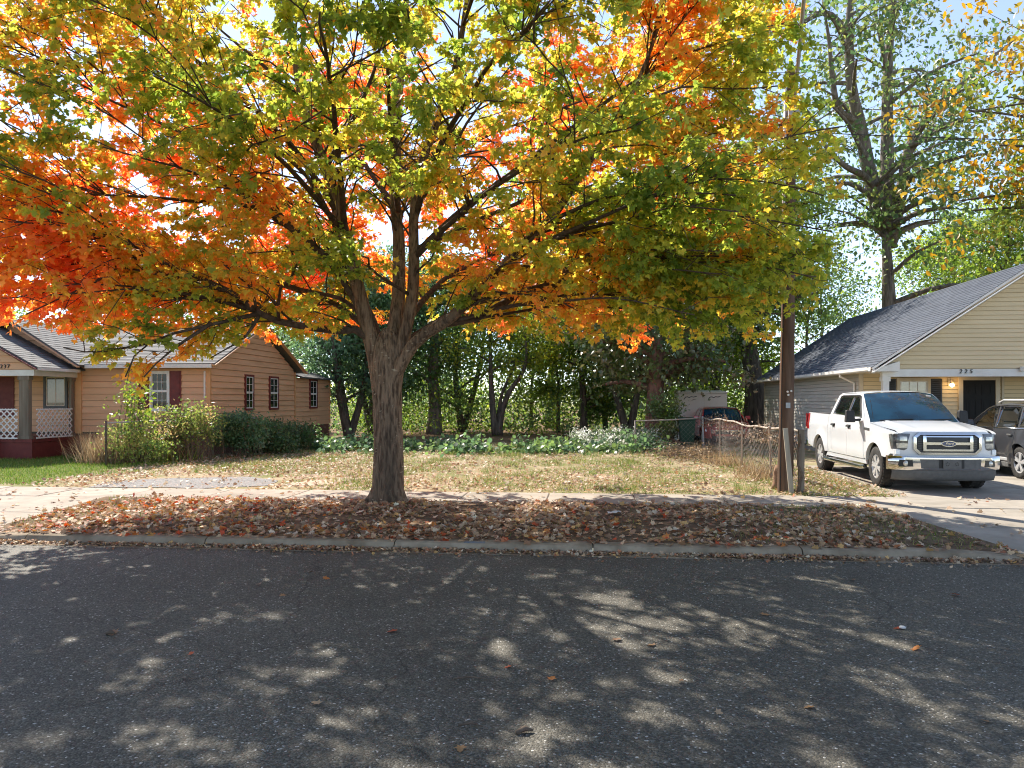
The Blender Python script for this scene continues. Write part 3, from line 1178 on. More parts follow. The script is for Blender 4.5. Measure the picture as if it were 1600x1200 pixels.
wall_boards(RH, (gx0, 21.03, 0), EX, -EY, 2 * (RX - gx0), 2.66, RZ - .1, .115, M['vinyl'], name='siding_board', proud=.028,
            clip=lambda z: ((z - 2.60) / SL, 2 * (RX - gx0) - (z - 2.60) / SL))
mb = MB()
mb.prism([(gx0, 21.04, 2.63), (2 * RX - gx0, 21.04, 2.63), (RX, 21.04, RZ - .12)], (0, .08, 0))
mb.build('gable_wall', M['vinyl'], RH)
mb = MB()
mb.box(HX - .02, 15.2, 20.99, 21.16, 2.46, 2.655)
mb.build('porch_beam', M['white_trim'], RH)
mb = MB()
mb.box(HX + .1, 15.0, 21.17, HY - .02, 2.60, 2.64)
mb.build('porch_ceiling', M['white_trim'], RH)
for xx in (HX, 11.9, 14.9):
    if xx == 11.9:
        continue
    mb = MB()
    mb.box(xx, xx + .15, 21.0, 21.15, .25, 2.46)
    mb.box(xx - .03, xx + .18, 20.985, 21.18, 2.34, 2.455)
    mb.box(xx - .03, xx + .18, 20.985, 21.18, .252, .40)
    mb.build('porch_post', M['white_trim'], RH)
mb = MB()
mb.box(HX - .03, HX + .07, HY - .03, HY + .075, HZ, 2.62)
mb.box(HX - .03, HX + .07, 34.55, 34.64, HZ, 2.62)
mb.build('corner_board', M['tan_trim'], RH)
roof_plane(RH, 'roof', (EXX, 34.95, EZ), (EXX, 20.68, EZ), (RX, 20.68, RZ), (RX, 34.95, RZ), M['shingle_blue'], .14, .06)
roof_plane(RH, 'roof', (2 * RX - EXX, 20.68, EZ), (2 * RX - EXX, 34.95, EZ), (RX, 34.95, RZ), (RX, 20.68, RZ), M['shingle_blue'], .14, .06)
for yy in (20.665, 34.955):
    mb = MB()
    mb.beam((EXX + .01, yy, EZ - .13), (RX, yy, RZ - .13), .024, .17, (0, 1, 0))
    mb.build('rake_board', M['white_trim'], RH)
    mb = MB()
    mb.beam((2 * RX - EXX - .01, yy, EZ - .13), (RX, yy, RZ - .13), .024, .17, (0, 1, 0))
    mb.build('rake_board', M['white_trim'], RH)
mb = MB()
mb.hexa([(EXX + .02, 20.7, EZ - .10), (HX + .3, 20.7, EZ - .10), (HX + .3, 20.98, EZ - .10), (EXX + .02, 20.98, EZ - .10)],
        [(EXX + .02, 20.7, EZ - .06), (HX + .3, 20.7, EZ + .16), (HX + .3, 20.98, EZ + .16), (EXX + .02, 20.98, EZ - .06)])
mb.build('eave_return', M['white_trim'], RH)
mb = MB()
mb.box(EXX + .02, HX - .03, 20.99, 34.9, EZ - .10, EZ - .07)
mb.build('soffit', M['tan_trim'], RH)
mb = MB()
gp = [(EXX - .10, EZ + .01), (EXX - .10, EZ - .07), (EXX - .07, EZ - .10), (EXX - .01, EZ - .10), (EXX + .01, EZ + .01), (EXX - .005, EZ + .01), (EXX - .02, EZ - .08), (EXX - .065, EZ - .085), (EXX - .085, EZ - .06), (EXX - .085, EZ + .01)]
mb.prism([(a, 20.75, c) for a, c in gp], (0, 14.1, 0))
gut = mb.build('gutter', M['white_trim'], RH)
mb = MB()
yd = HY + .35
mb.tube([(EXX - .05, yd, EZ - .09), (EXX - .05, yd, EZ - .16), (HX - .06, yd - .02, EZ - .36), (HX - .06, yd - .02, .4)], .035, 8)
mb.build('downpipe', M['white_trim'], RH)
# front window, shutters, door, lamp
wa, wb = XonY(1405, HY), XonY(1448, HY)
window(RH, (wa, HY - .016, 1.2), EX, -EY, wb - wa, ZonY(1420, 595, HY) - 1.2, None, M['tan_trim'], M['curtain_glass'], 3, 2, .08, M['white_trim'])
for (a, b) in ((1379, 1399), (1451, 1471)):
    s0, s1 = XonY(a, HY), XonY(b, HY)
    mb = MB()
    zt = ZonY(1460, 592, HY)
    mb.box(s0, s1, HY - .05, HY - .016, 1.1, zt)
    for k in range(22):
        z = 1.16 + k * (zt - 1.2) / 22
        mb.hexa([(s0 + .04, HY - .052, z), (s1 - .04, HY - .052, z), (s1 - .04, HY - .05, z), (s0 + .04, HY - .05, z)], [(s0 + .04, HY - .062, z + .03), (s1 - .04, HY - .062, z + .03), (s1 - .04, HY - .05, z + .035), (s0 + .04, HY - .05, z + .035)])
    mb.build('shutter', M['black_paint'], RH)
d0, d1 = XonY(1503, HY), XonY(1554, HY)
dt = ZonY(1528, 594, HY)
mb = MB()
mb.box(d0 - .11, d0, HY - .075, HY + .005, HZ - .04, dt + .1)
mb.box(d1, d1 + .11, HY - .075, HY + .005, HZ - .04, dt + .1)
mb.box(d0, d1, HY - .074, HY + .005, dt, dt + .1)
mb.build('door_casing', M['tan_trim'], RH)
mb = MB()
mb.box(d0 + .003, d1 - .003, HY - .050, HY - .0, HZ - .04, dt - .003)
dm = (d0 + d1) / 2
for (u0, u1) in ((d0 + .11, dm - .06), (dm + .06, d1 - .11)):
    for (z0, z1) in ((dt - .42, dt - .12), (dt - 1.12, dt - .52), (dt - 1.85, dt - 1.24)):
        mb.box(u0, u1, HY - .061, HY - .050, z0, z0 + .03)
        mb.box(u0, u1, HY - .061, HY - .050, z1 - .03, z1)
        mb.box(u0, u0 + .03, HY - .0605, HY - .050, z0 + .03, z1 - .03)
        mb.box(u1 - .03, u1, HY - .0605, HY - .050, z0 + .03, z1 - .03)
        mb.box(u0 + .06, u1 - .06, HY - .058, HY - .050, z0 + .06, z1 - .06)
door = mb.build('door', M['black_door'], RH)
mb = MB()
mb.lathe([(0, -.10), (.03, -.095), (.035, -.07), (.012, -.055), (.012, -.03), (.03, -.028)], (0, 1, 0), (d0 + .08, HY - .025, 1.25), 12)
mb.build('door_knob', M['alloy'], door, smooth=True)
mb = MB()
jx = XonY(1564, HY)
mb.box(jx, jx + .06, HY - .06, HY - .005, HZ, 2.59)
mb.build('trim_strip', M['tan_trim'], RH)
lx = XonY(1484, HY)
lz = ZonY(1484, 604, HY)
mb = MB()
mb.box(lx - .06, lx + .06, HY - .04, HY - .015, lz + .02, lz + .24)
mb.tube([(lx, HY - .04, lz + .17), (lx, HY - .10, lz + .20), (lx, HY - .14, lz + .15)], .012, 8)
mb.lathe([(.03, .0), (.06, -.03), (.065, -.05)], (0, 0, 1), (lx, HY - .14, lz + .14), 12)
lamp = mb.build('porch_lamp', M['tan_trim'], RH)
mb = MB()
mb.lathe([(.005, .03), (.045, .02), (.065, -.02), (.05, -.06), (.005, -.085)], (0, 0, 1), (lx, HY - .14, lz + .06), 14)
mb.build('lamp_bulb', M['bulb_glow'], lamp, smooth=True)
pl = bpy.data.lights.new('porch_bulb', 'POINT')
pl.energy = 1.2
pl.color = (1, .62, .28)
pl.shadow_soft_size = .05
plo = bpy.data.objects.new('porch_bulb', pl)
COL.objects.link(plo)
plo.location = Vector((lx, HY - .26, lz + .05))
nx_ = XonY(1509, 20.98)
text(RH, 'house_number', '225', (nx_, 20.975, ZonY(1509, 580.5, 20.98)), .15, M['black_paint'], space=1.7, extrude=.012, shear=.15)
# flood lights on the eave and gable
for (px, py, yy) in ((1369, 573, 20.8), (1597, 576, 20.95)):
    c = Vector((XonY(px, yy), yy, ZonY(px, py, yy)))
    mb = MB()
    mb.lathe([(.02, .06), (.05, .03), (.07, -.05), (.06, -.055), (.0, -.04)], (0.2, 1, .35), c, 12)
    mb.tube([c + Vector((0, .06, 0)), c + Vector((0, .12, .06))], .02, 8)
    mb.build('flood_light', M['white_trim'] if px > 1500 else M['rusty'], RH, smooth=True)

# ================================================================== MAPLE
TB = cw(-2.06, 12.72, .12)          # foot of the trunk
MT = thing('maple_tree', 'big maple with orange, gold and green leaves on the leaf strewn verge', 'tree', TB)
CC = cw(-2.05, 12.7, 0)


def rot_about(v, axis, a):
    return Matrix.Rotation(a, 3, axis) @ v


def resample(pts, n):
    pts = [Vector(p) for p in pts]
    d = [0]
    for i in range(1, len(pts)):
        d.append(d[-1] + (pts[i] - pts[i - 1]).length)
    out = []
    for k in range(n):
        s = d[-1] * k / (n - 1)
        i = 0
        while i < len(pts) - 2 and d[i + 1] < s:
            i += 1
        t = (s - d[i]) / max(1e-6, d[i + 1] - d[i])
        p0 = pts[max(i - 1, 0)]
        p1, p2 = pts[i], pts[i + 1]
        p3 = pts[min(i + 2, len(pts) - 1)]
        out.append(0.5 * ((2 * p1) + (p2 - p0) * t + (2 * p0 - 5 * p1 + 4 * p2 - p3) * t * t + (3 * p1 - 3 * p2 + p3 - p0) * t ** 3))
    return out


# trunk: dense rings, ridged bark, root flare
mb = MB()
seg, rings = 160, 170
prof = [(0.0, .36), (.10, .325), (.3, .292), (.7, .272), (1.2, .262), (1.8, .256), (2.1, .262), (2.35, .262), (2.55, .240), (2.7, .195), (2.82, .14), (2.92, .06)]


def prof_r(z):
    for (a, ra), (b, rb) in zip(prof, prof[1:]):
        if z <= b:
            t = (z - a) / (b - a)
            return ra + (rb - ra) * t
    return prof[-1][1]


for i in range(rings + 1):
    z = -.08 + 3.0 * i / rings
    r0 = prof_r(max(0, z)) * .875
    cxo = .01 * math.sin(z * 2.1)
    for k in range(seg):
        a = 2 * PI * k / seg
        fl = max(0, .42 - z) ** 2.2 * (.25 + .50 * math.cos(a * 5 + .6) + .35 * math.cos(a * 3 + 2))
        ca_, sa_ = math.cos(a), math.sin(a)
        wx = .25 * noise.noise(Vector((ca_ * 3, sa_ * 3, z * 3.1 + 4)))
        q1 = noise.noise(Vector(((ca_ + wx) * 6.5, (sa_ + wx) * 6.5, z * 1.7)))
        q2 = noise.noise(Vector(((ca_ - wx) * 12, (sa_ + wx) * 12, z * 3.6 + 5)))
        q3 = noise.noise(Vector((ca_ * 24, sa_ * 24, z * 9 + 2)))
        rd = (.35 - abs(q1)) * .020 + (.3 - abs(q2)) * .022 + q3 * .006
        rd += noise.noise(Vector((ca_ * 2.2, sa_ * 2.2, z * .9 + 9))) * .022
        lob = 0
        if z > 2.2:
            lob = (z - 2.2) * .08 * math.cos(2 * a - .2) * max(0, 1 - max(0, z - 2.55) / .4)
        rr = r0 + fl + rd + lob
        mb.v.append((TB.x + cxo + rr * ca_, TB.y + rr * sa_, TB.z + z))
for i in range(rings):
    for k in range(seg):
        a = i * seg + k
        b = i * seg + (k + 1) % seg
        mb.f.append((a, b, b + seg, a + seg))
mb.f.append(tuple(rings * seg + k for k in range(seg)))
TRUNK = mb.build('trunk', M['maple_bark'], MT, smooth=True)

LIMBS = [
    (.155, [(598, 640, 12.72), (592, 590, 12.72), (583, 545, 12.72), (572, 500, 12.7), (556, 440, 12.6), (540, 370, 12.5), (522, 310, 12.4), (500, 240, 12.3), (478, 170, 12.1), (462, 90, 12.0), (440, -60, 11.9), (430, -200, 12)]),
    (.145, [(608, 630, 12.75), (610, 580, 12.8), (615, 530, 12.85), (620, 470, 12.95), (622, 400, 13.1), (617, 300, 13.2), (620, 200, 13.2), (628, 90, 13.3), (640, -80, 13.4), (640, -280, 13.4)]),
    (.13, [(613, 630, 12.7), (621, 575, 12.7), (632, 520, 12.65), (643, 460, 12.6), (650, 400, 12.4), (649, 330, 12.2), (665, 240, 12.0), (700, 140, 11.8), (730, 0, 11.6), (750, -150, 11.5)]),
    (.125, [(606, 640, 12.68), (616, 590, 12.65), (632, 560, 12.55), (648, 535, 12.5), (668, 518, 12.4), (700, 500, 12.2), (740, 462, 12.0), (790, 410, 11.7), (850, 350, 11.4), (905, 280, 11.2), (960, 200, 11.0), (1010, 100, 10.9), (1040, 0, 10.8)]),
    (.075, [(690, 506, 12.3), (720, 501, 12.3), (760, 490, 12.4), (820, 452, 12.8), (900, 410, 13.2), (980, 385, 13.6), (1080, 385, 14), (1180, 370, 14.3)]),
    (.065, [(820, 452, 12.8), (880, 410, 13.3), (950, 355, 14), (1030, 320, 14.6), (1120, 290, 15)]),
    (.07, [(648, 400, 12.4), (720, 330, 12.2), (800, 270, 11.8), (880, 210, 11.5), (960, 150, 11.2), (1060, 90, 10.9), (1150, 60, 10.7)]),
    (.05, [(790, 410, 11.7), (880, 365, 11.2), (960, 330, 10.6), (1040, 300, 10.2), (1130, 270, 10)]),
    (.04, [(850, 350, 11.4), (940, 310, 11.0), (1020, 290, 10.6), (1090, 250, 10.4)]),
    (.085, [(592, 585, 12.75), (580, 535, 12.7), (560, 515, 12.65), (520, 516, 12.5), (450, 506, 12.2), (410, 492, 12), (370, 462, 11.8), (330, 440, 11.7), (250, 410, 11.3), (170, 392, 11), (80, 385, 10.8)]),
    (.04, [(405, 490, 12.0), (360, 500, 11.7), (300, 515, 11.3), (250, 530, 11.0), (215, 555, 10.8), (195, 590, 10.7)]),
    (.035, [(330, 505, 11.5), (280, 540, 11.1), (245, 570, 10.9), (225, 590, 10.8)]),
    (.03, [(215, 400, 11.15), (150, 440, 10.9), (90, 470, 10.7), (40, 490, 10.6)]),
    (.03, [(260, 530, 11.05), (190, 545, 10.8), (140, 550, 10.7), (100, 545, 10.6)]),
    (.035, [(405, 492, 12.0), (385, 525, 11.8), (355, 545, 11.6), (330, 560, 11.5)]),
    (.055, [(566, 490, 12.7), (530, 430, 12.5), (500, 395, 12.4), (470, 372, 12.3), (430, 340, 12.2), (381, 322, 11.9), (281, 312, 11.5), (156, 305, 11.1), (0, 296, 10.7)]),
    (.045, [(570, 500, 12.9), (540, 470, 13.0), (490, 455, 13.3), (430, 440, 13.6), (330, 425, 13.8), (220, 420, 13.9)]),
    (.06, [(533, 340, 12.45), (462, 237, 12.0), (390, 169, 11.6), (331, 119, 11.3), (272, 59, 11), (219, 0, 10.8), (150, -90, 10.6)]),
    (.05, [(548, 400, 12.6), (490, 290, 12.65), (437, 237, 12.7), (384, 203, 12.8), (300, 156, 13), (234, 106, 13.2), (120, 60, 13.4)]),
    (.05, [(556, 440, 12.6), (460, 320, 12.2), (350, 240, 11.6), (231, 184, 11.2), (125, 134, 11), (0, 66, 10.7)]),
    (.05, [(510, 260, 12.3), (560, 170, 12.0), (590, 90, 11.7), (600, 10, 11.5), (600, -90, 11.4)]),
    (.04, [(478, 170, 12.1), (400, 90, 12.4), (330, 30, 12.8), (290, -30, 13.2)]),
    (.04, [(649, 330, 12.2), (720, 210, 12.6), (790, 110, 13.0), (840, 40, 13.4)]),
    # away from the camera
    (.075, [(600, 560, 12.9), (575, 480, 13.6), (530, 410, 14.6), (490, 370, 16), (440, 350, 17.6)]),
    (.07, [(615, 540, 12.95), (660, 470, 13.8), (720, 420, 15.2), (780, 395, 17), (820, 390, 18.2)]),
    (.06, [(622, 420, 13.0), (625, 350, 14.2), (640, 300, 16), (650, 290, 18.3)]),
    (.06, [(600, 540, 12.9), (530, 480, 13.6), (420, 440, 14.6), (320, 420, 15.8), (230, 410, 16.6)]),
    (.06, [(625, 540, 12.9), (720, 480, 14.0), (820, 450, 15.4), (920, 440, 16.6)]),
    (.055, [(622, 330, 13.2), (560, 250, 14.6), (480, 210, 16.4), (400, 200, 17.6)]),
    (.055, [(620, 300, 13.2), (720, 230, 14.4), (830, 190, 16), (930, 190, 17)]),
    (.05, [(556, 440, 12.6), (420, 330, 13.4), (280, 260, 14.4), (120, 230, 15.2)]),
    (.05, [(650, 390, 12.5), (800, 320, 13.2), (950, 260, 13.9), (1100, 230, 14.4), (1190, 230, 14.8)]),
    # towards the camera
    (.06, [(540, 370, 12.5), (530, 260, 11.3), (520, 150, 9.8), (505, 60, 8.2), (500, 20, 7.2)]),
    (.06, [(648, 340, 12.3), (690, 220, 11.1), (760, 110, 9.7), (830, 40, 8.4), (860, 0, 7.5)]),
    (.055, [(536, 360, 12.5), (440, 250, 11.1), (340, 170, 9.8), (240, 120, 8.8)]),
    (.055, [(650, 400, 12.4), (760, 300, 11.2), (880, 230, 10.1), (1000, 190, 9.2)]),
    (.05, [(622, 330, 13.0), (610, 200, 11.4), (600, 60, 9.6), (590, -80, 8.0)]),
    (.05, [(556, 440, 12.6), (430, 330, 11.4), (300, 270, 10.3), (160, 230, 9.6)]),
]
ENV_R = 6.75


def env_ok(p, slack=1.0):
    xc = p.x * CA + p.y * SA
    zc = -p.x * SA + p.y * CA
    rx, ry = xc + 2.1, zc - 12.6
    # wider to the street side and to the left front, tighter at the back left
    R_ = 6.9
    if rx < 0:
        R_ = 7.5 if ry < -1.6 else 5.7 if ry > 1.0 else 7.5 - 1.8 * (ry + 1.6) / 2.6
    elif ry < 3:
        R_ = 7.15
    dx, dy, dz = rx / R_, ry / 6.4, p.z - 6.2
    rz = 6.4 if dz > 0 else 7.5
    if dx * dx + dy * dy + abs(dz / rz) ** 2.6 > slack:
        return False
    zmin = 3.0 + max(0, 11.4 - zc) * (.80 if xc > -5 else .45)
    # drooping boughs on the left edge and near side
    zmin -= 1.35 * math.exp(-((xc + 5.3) ** 2) / 2.4 - (zc - 10.8) ** 2 / 1.2)
    if xc > 0:
        zmin -= .25 * math.exp(-((xc - 2.2) / 1.6) ** 2)
    return p.z > zmin


rnd = random.Random(5)
limb_pts = [([P(*q) for q in pts], r) for r, pts in LIMBS]
# more boughs: from a fork on one of the limbs above out to the skin of the crown
HUBS = []
for pts, r in limb_pts:
    if r >= .045:
        q = resample(pts, 14)
        HUBS += [(q[i], r * (1 - .86 * (i / 13) ** .85)) for i in range(3, 11)]


def env_reach(a, z):
    """how far the crown reaches at world bearing a and height z"""
    lo = 1.0
    for k in range(60):
        d = .5 + k * .15
        if env_ok(Vector((TB.x + math.cos(a) * d, TB.y + math.sin(a) * d, z)), 1.0):
            lo = d
    return lo


made = 0
for k in range(185):
    a = 2 * PI * ((k * .6180339) % 1.0)
    z = 3.3 + 6.4 * ((k * .7548777) % 1.0) ** .75
    if k % 3 == 0:
        a = YAW + rnd.choice([0, PI]) + rnd.gauss(0, .45)      # fuller to either side along the street
        z = rnd.uniform(2.9, 5.4)
    d = env_reach(a, z) * rnd.uniform(.86, 1.0)
    if d < 2.0:
        continue
    e = Vector((TB.x + math.cos(a) * d, TB.y + math.sin(a) * d, z))
    best, bs = None, 1e9
    for q, r in HUBS:
        h = (q - e)
        rad_q = math.hypot(q.x - TB.x, q.y - TB.y)
        if q.z > z + .1 or rad_q > .75 * d:
            continue
        sc_ = h.length + .5 * abs((z - q.z) - .35 * (d - rad_q)) + rnd.uniform(0, .5)
        if sc_ < bs:
            best, bs = (q, r), sc_
    if best is None:
        continue
    q, r = best
    L_ = (e - q).length
    m1 = q.lerp(e, .33) + Vector((rnd.gauss(0, .16), rnd.gauss(0, .16), .07 * L_))
    m2 = q.lerp(e, .68) + Vector((rnd.gauss(0, .18), rnd.gauss(0, .18), .06 * L_))
    limb_pts.append(([q, m1, m2, e], min(r * .62, .034)))
    made += 1
print('boughs', made)

twigs = MB()
LP, LD = [], []           # leaf anchors and outward directions


def shake(pts, amp):
    for i in range(1, len(pts)):
        pts[i] = pts[i] + Vector((rnd.gauss(0, amp), rnd.gauss(0, amp), rnd.gauss(0, amp * .7)))
    return pts


for pts, r in limb_pts:
    n = max(6, int(sum((Vector(a) - Vector(b)).length for a, b in zip(pts, pts[1:])) / .28))
    rp = resample(pts, n)
    for i in range(2, n):
        q = Vector(rp[i])
        w = .045 * min(1, i / 5)
        rp[i] = q + Vector((noise.noise(q * 1.3), noise.noise(q * 1.3 + Vector((7, 3, 1))), noise.noise(q * 1.3 + Vector((2, 9, 5))))) * w
    rad = [max(.010, r * (1 - .86 * (i / (n - 1)) ** .85)) for i in range(n)]
    lm = MB()
    lm.tube(rp, rad, 9 if r > .05 else 7)
    lm.build('limb', M['limb_bark'] if r < .1 else M['maple_bark'], MT, smooth=True)
    length = sum((rp[i + 1] - rp[i]).length for i in range(n - 1))
    # secondary branches
    sp = 0.34
    k = max(2, int(length / sp))
    start = .28 if r > .1 else .16
    for j in range(k):
        t = start + (1 - start) * (j + rnd.random()) / k
        i = min(n - 2, int(t * (n - 1)))
        base = rp[i]
        d = (rp[i + 1] - rp[i]).normalized()
        ax = d.orthogonal()
        ax = rot_about(ax, d, rnd.uniform(0, 2 * PI))
        nd = rot_about(d, ax, rnd.uniform(.5, 1.15))
        nd.z = nd.z * .75 + .10
        nd.normalize()
        l2 = rnd.uniform(.9, 1.9) * (1.15 - .5 * t) * (1 if length > 3 else .8)
        if t > .97:
            nd = d
        mid = base + nd * l2 * .5 + Vector((0, 0, .06))
        end = base + nd * l2 + Vector((0, 0, rnd.uniform(-.18, .05)))
        if base.z > 6.6 and noise.noise(end * .62) > (.5 if base.z < 9.6 else .02):
            continue
        if not env_ok(end, 1.12):
            end = base + nd * l2 * .55
            mid = base + nd * l2 * .3
            l2 *= .55
            if not env_ok(end, 1.05):
                continue
        m2 = max(3, int(l2 / .25))
        s2 = shake(resample([base, mid, end], m2), .03)
        r2 = rad[i] * .42
        r2 = min(max(r2, .008), .022)
        twigs.tube(s2, [max(.004, r2 * (1 - .7 * q / (m2 - 1))) for q in range(m2)], 5, caps=False)
        # tertiary twigs
        k3 = max(3, int(l2 / .20))
        for q in range(k3):
            t3 = .2 + .8 * (q + rnd.random()) / k3
            ii = min(m2 - 2, int(t3 * (m2 - 1)))
            b3 = s2[ii].lerp(s2[ii + 1], rnd.random())
            d3 = (s2[ii + 1] - s2[ii]).normalized()
            ax3 = rot_about(d3.orthogonal(), d3, rnd.uniform(0, 2 * PI))
            n3 = rot_about(d3, ax3, rnd.uniform(.5, 1.2))
            n3.z = n3.z * .7
            l3 = rnd.uniform(.25, .6)
            e3 = b3 + n3 * l3 + Vector((0, 0, -l3 * .12))
            if not env_ok(e3, 1.0):
                continue
            xq = (e3.x - TB.x) * CA + (e3.y - TB.y) * SA
            zq = -(e3.x - TB.x) * SA + (e3.y - TB.y) * CA
            Rq = 6.4 if xq < 0 else 6.9
            # the heart of the crown is bare wood, the leaves sit in its outer skin
            rho = math.sqrt((xq / Rq) ** 2 + (zq / 6.2) ** 2 + ((e3.z - 5.9) / (5.2 if e3.z > 5.9 else 4.0)) ** 2)
            keep = min(1, max(.30, (rho - .22) / .36))
            if math.hypot(xq, zq) < 1.4 and e3.z < 5:
                keep *= .45
            if e3.z > 9.2:
                keep *= .7
            if xq > 1.5 and e3.z < 5.5:
                keep *= .8
            if zq > 1.5 and e3.z < 5.6:
                keep *= .78
            if xq < -2.6 and zq < 1.5:
                keep *= .70
            if zq < -1.5 and e3.z < 6.4 and xq > -4.5:
                keep *= .75
            if rnd.random() > keep:
                continue
            twigs.tube([b3, b3.lerp(e3, .5) + Vector((0, 0, .02)), e3], [.004, .003, .002], 3, caps=False)
            nl = rnd.randint(24, 34)
            for u in range(nl):
                f = rnd.uniform(.1, 1.08)
                LP.append(b3.lerp(e3, f))
                LD.append(n3)
tw = twigs.build('twigs', M['limb_bark'], MT, smooth=True)
tw['kind'] = 'stuff'

LPn = np.array([tuple(p) for p in LP])
LDn = np.array([tuple(p) for p in LD])
N = len(LPn)
print('maple leaves', N)
pet = unit(RNG.normal(0, 1, (N, 3)) * np.array([1, 1, .6]) + LDn * .6)
pos = LPn + pet * RNG.uniform(.03, .12, (N, 1))
tip = unit(pet * .8 + np.array([0, 0, -.75]) + RNG.normal(0, .35, (N, 3)))
nrm = unit(np.array([0, 0, 1.0]) + pet * .5 + RNG.normal(0, .55, (N, 3)))
size = RNG.uniform(.060, .106, N)
CW = np.array(CC)


def vnoise(p, sc, off):
    return np.array([noise.noise(Vector(q) * sc + Vector(off)) for q in p])


# colour of each spray: sampled per leaf at low frequency, so that neighbours turn together
qp = np.round(pos / .22) * .22
uq, inv = np.unique(qp, axis=0, return_inverse=True)
inv = inv.ravel()
n1 = vnoise(uq, .42, (3, 1, 8))[inv]
n2 = vnoise(uq, 1.15, (13, 4, 2))[inv]
xc = pos[:, 0] * CA + pos[:, 1] * SA + 2.05
zc = -pos[:, 0] * SA + pos[:, 1] * CA - 12.7
hz = pos[:, 2] - 5.5
radial = np.sqrt((xc / 6.8) ** 2 + (zc / 6.3) ** 2)
warm = .395 + .048 * zc - .016 * xc + .20 * (radial - .6) + n1 * .36 + n2 * .36 + .06 * np.clip(xc / 3, 0, 1)
warm += .12 * np.exp(-((xc + 4.2) / 2.0) ** 2 - ((pos[:, 2] - 4.2) / 1.2) ** 2)
warm += np.where((xc > 0) & (zc < .5), -.04, 0)
warm += .03 * np.clip(hz - 1.5, 0, 4) * (xc < 1)
warm += RNG.normal(0, .10, N)
stops = [0.0, .17, .32, .46, .60, .80, 1.05]
pal = np.array([(.15, .235, .028), (.27, .33, .03), (.42, .42, .03), (.60, .40, .035), (.70, .31, .04), (.72, .215, .05), (.70, .14, .06)])
colr = np.stack([np.interp(warm, stops, pal[:, c]) for c in range(3)], 1)
colr *= RNG.uniform(.82, 1.15, (N, 1))
lum_ = (colr * np.array([.3, .6, .1])).sum(1, keepdims=True)
colr = np.clip(colr * .90 + lum_ * .10, 0, .85)
# the largest leaves in view become parts of their own
dcam = pos - np.array([0, 0, CAMZ])
zz = -dcam[:, 0] * SA + dcam[:, 1] * CA
xx = dcam[:, 0] * CA + dcam[:, 1] * SA
ppx = 800 + FPX * xx / zz
ppy = 625 - FPX * dcam[:, 2] / zz
inview = (ppx > 5) & (ppx < 1595) & (ppy > 5) & (ppy < 1195) & (zz > .5)
score = np.where(inview, size / zz, 0)
top = np.argsort(-score)[:300]
rest = np.ones(N, bool)
rest[top] = False
near_ = rest & (zc < -3.2) & (hz < 4)
far_ = rest & ~near_

src = (pos, tip, nrm, size, colr)
f1_ = leaf_mesh('foliage', *[x_[near_] for x_ in src], MAPLE, M['maple_leaf'], MT)
f2_ = leaf_mesh('foliage', *[x_[far_] for x_ in src], MAPLE6, M['maple_leaf'], MT)
f1_['kind'] = 'stuff'
f2_['kind'] = 'stuff'
buckets = {}
for i in top:
    b = int(np.clip(warm[i] * 10, 0, 9))
    if b not in buckets:
        o = leaf_mesh('leaf', np.zeros((1, 3)) + np.array(TB), np.array([[0, 1., 0]]), np.array([[0, 0, 1.]]), np.ones(1), colr[i:i + 1], MAPLE, M['maple_leaf'], MT)
        buckets[b] = o.data
        first = o
    else:
        first = link_mesh('leaf', buckets[b], None, MT)
    t = Vector(tip[i]).normalized()
    n_ = Vector(nrm[i])
    n_ = (n_ - t * n_.dot(t)).normalized()
    s_ = t.cross(n_)
    m3 = Matrix((s_, t, n_)).transposed().to_4x4()
    first.matrix_local = Matrix.Translation(Vector(pos[i]) - TB) @ m3 @ Matrix.Scale(float(size[i]), 4)


# ================================================================== OTHER TREES
def leaf_cloud(centres, sig, per, size, palette, rs, jitter=.12, up=.6):
    """leaves scattered about branch tips, each tip with its own mix of the palette"""
    pal = np.array(palette)
    n = len(centres)
    c = np.repeat(np.array(centres), per, axis=0)
    sg = np.repeat(np.asarray(sig), per)[:, None] if hasattr(sig, '__len__') else sig
    pos = c + rs.normal(0, 1, (len(c), 3)) * sg * np.array([1, 1, .7])
    ci = rs.integers(0, len(pal), n)
    cj = rs.integers(0, len(pal), n)
    f = rs.random(n)[:, None]
    cc = pal[ci] * f + pal[cj] * (1 - f)
    col = np.repeat(cc, per, axis=0) * rs.uniform(1 - jitter * 2, 1 + jitter * 2, (len(c), 1))
    tip = unit(rs.normal(0, 1, (len(c), 3)) + np.array([0, 0, -.5]))
    nrm = unit(rs.normal(0, 1, (len(c), 3)) * .8 + np.array([0, 0, up]))
    sz = rs.uniform(.6, 1.25, len(c)) * size
    return pos, tip, nrm, sz, np.clip(col, 0, .9)


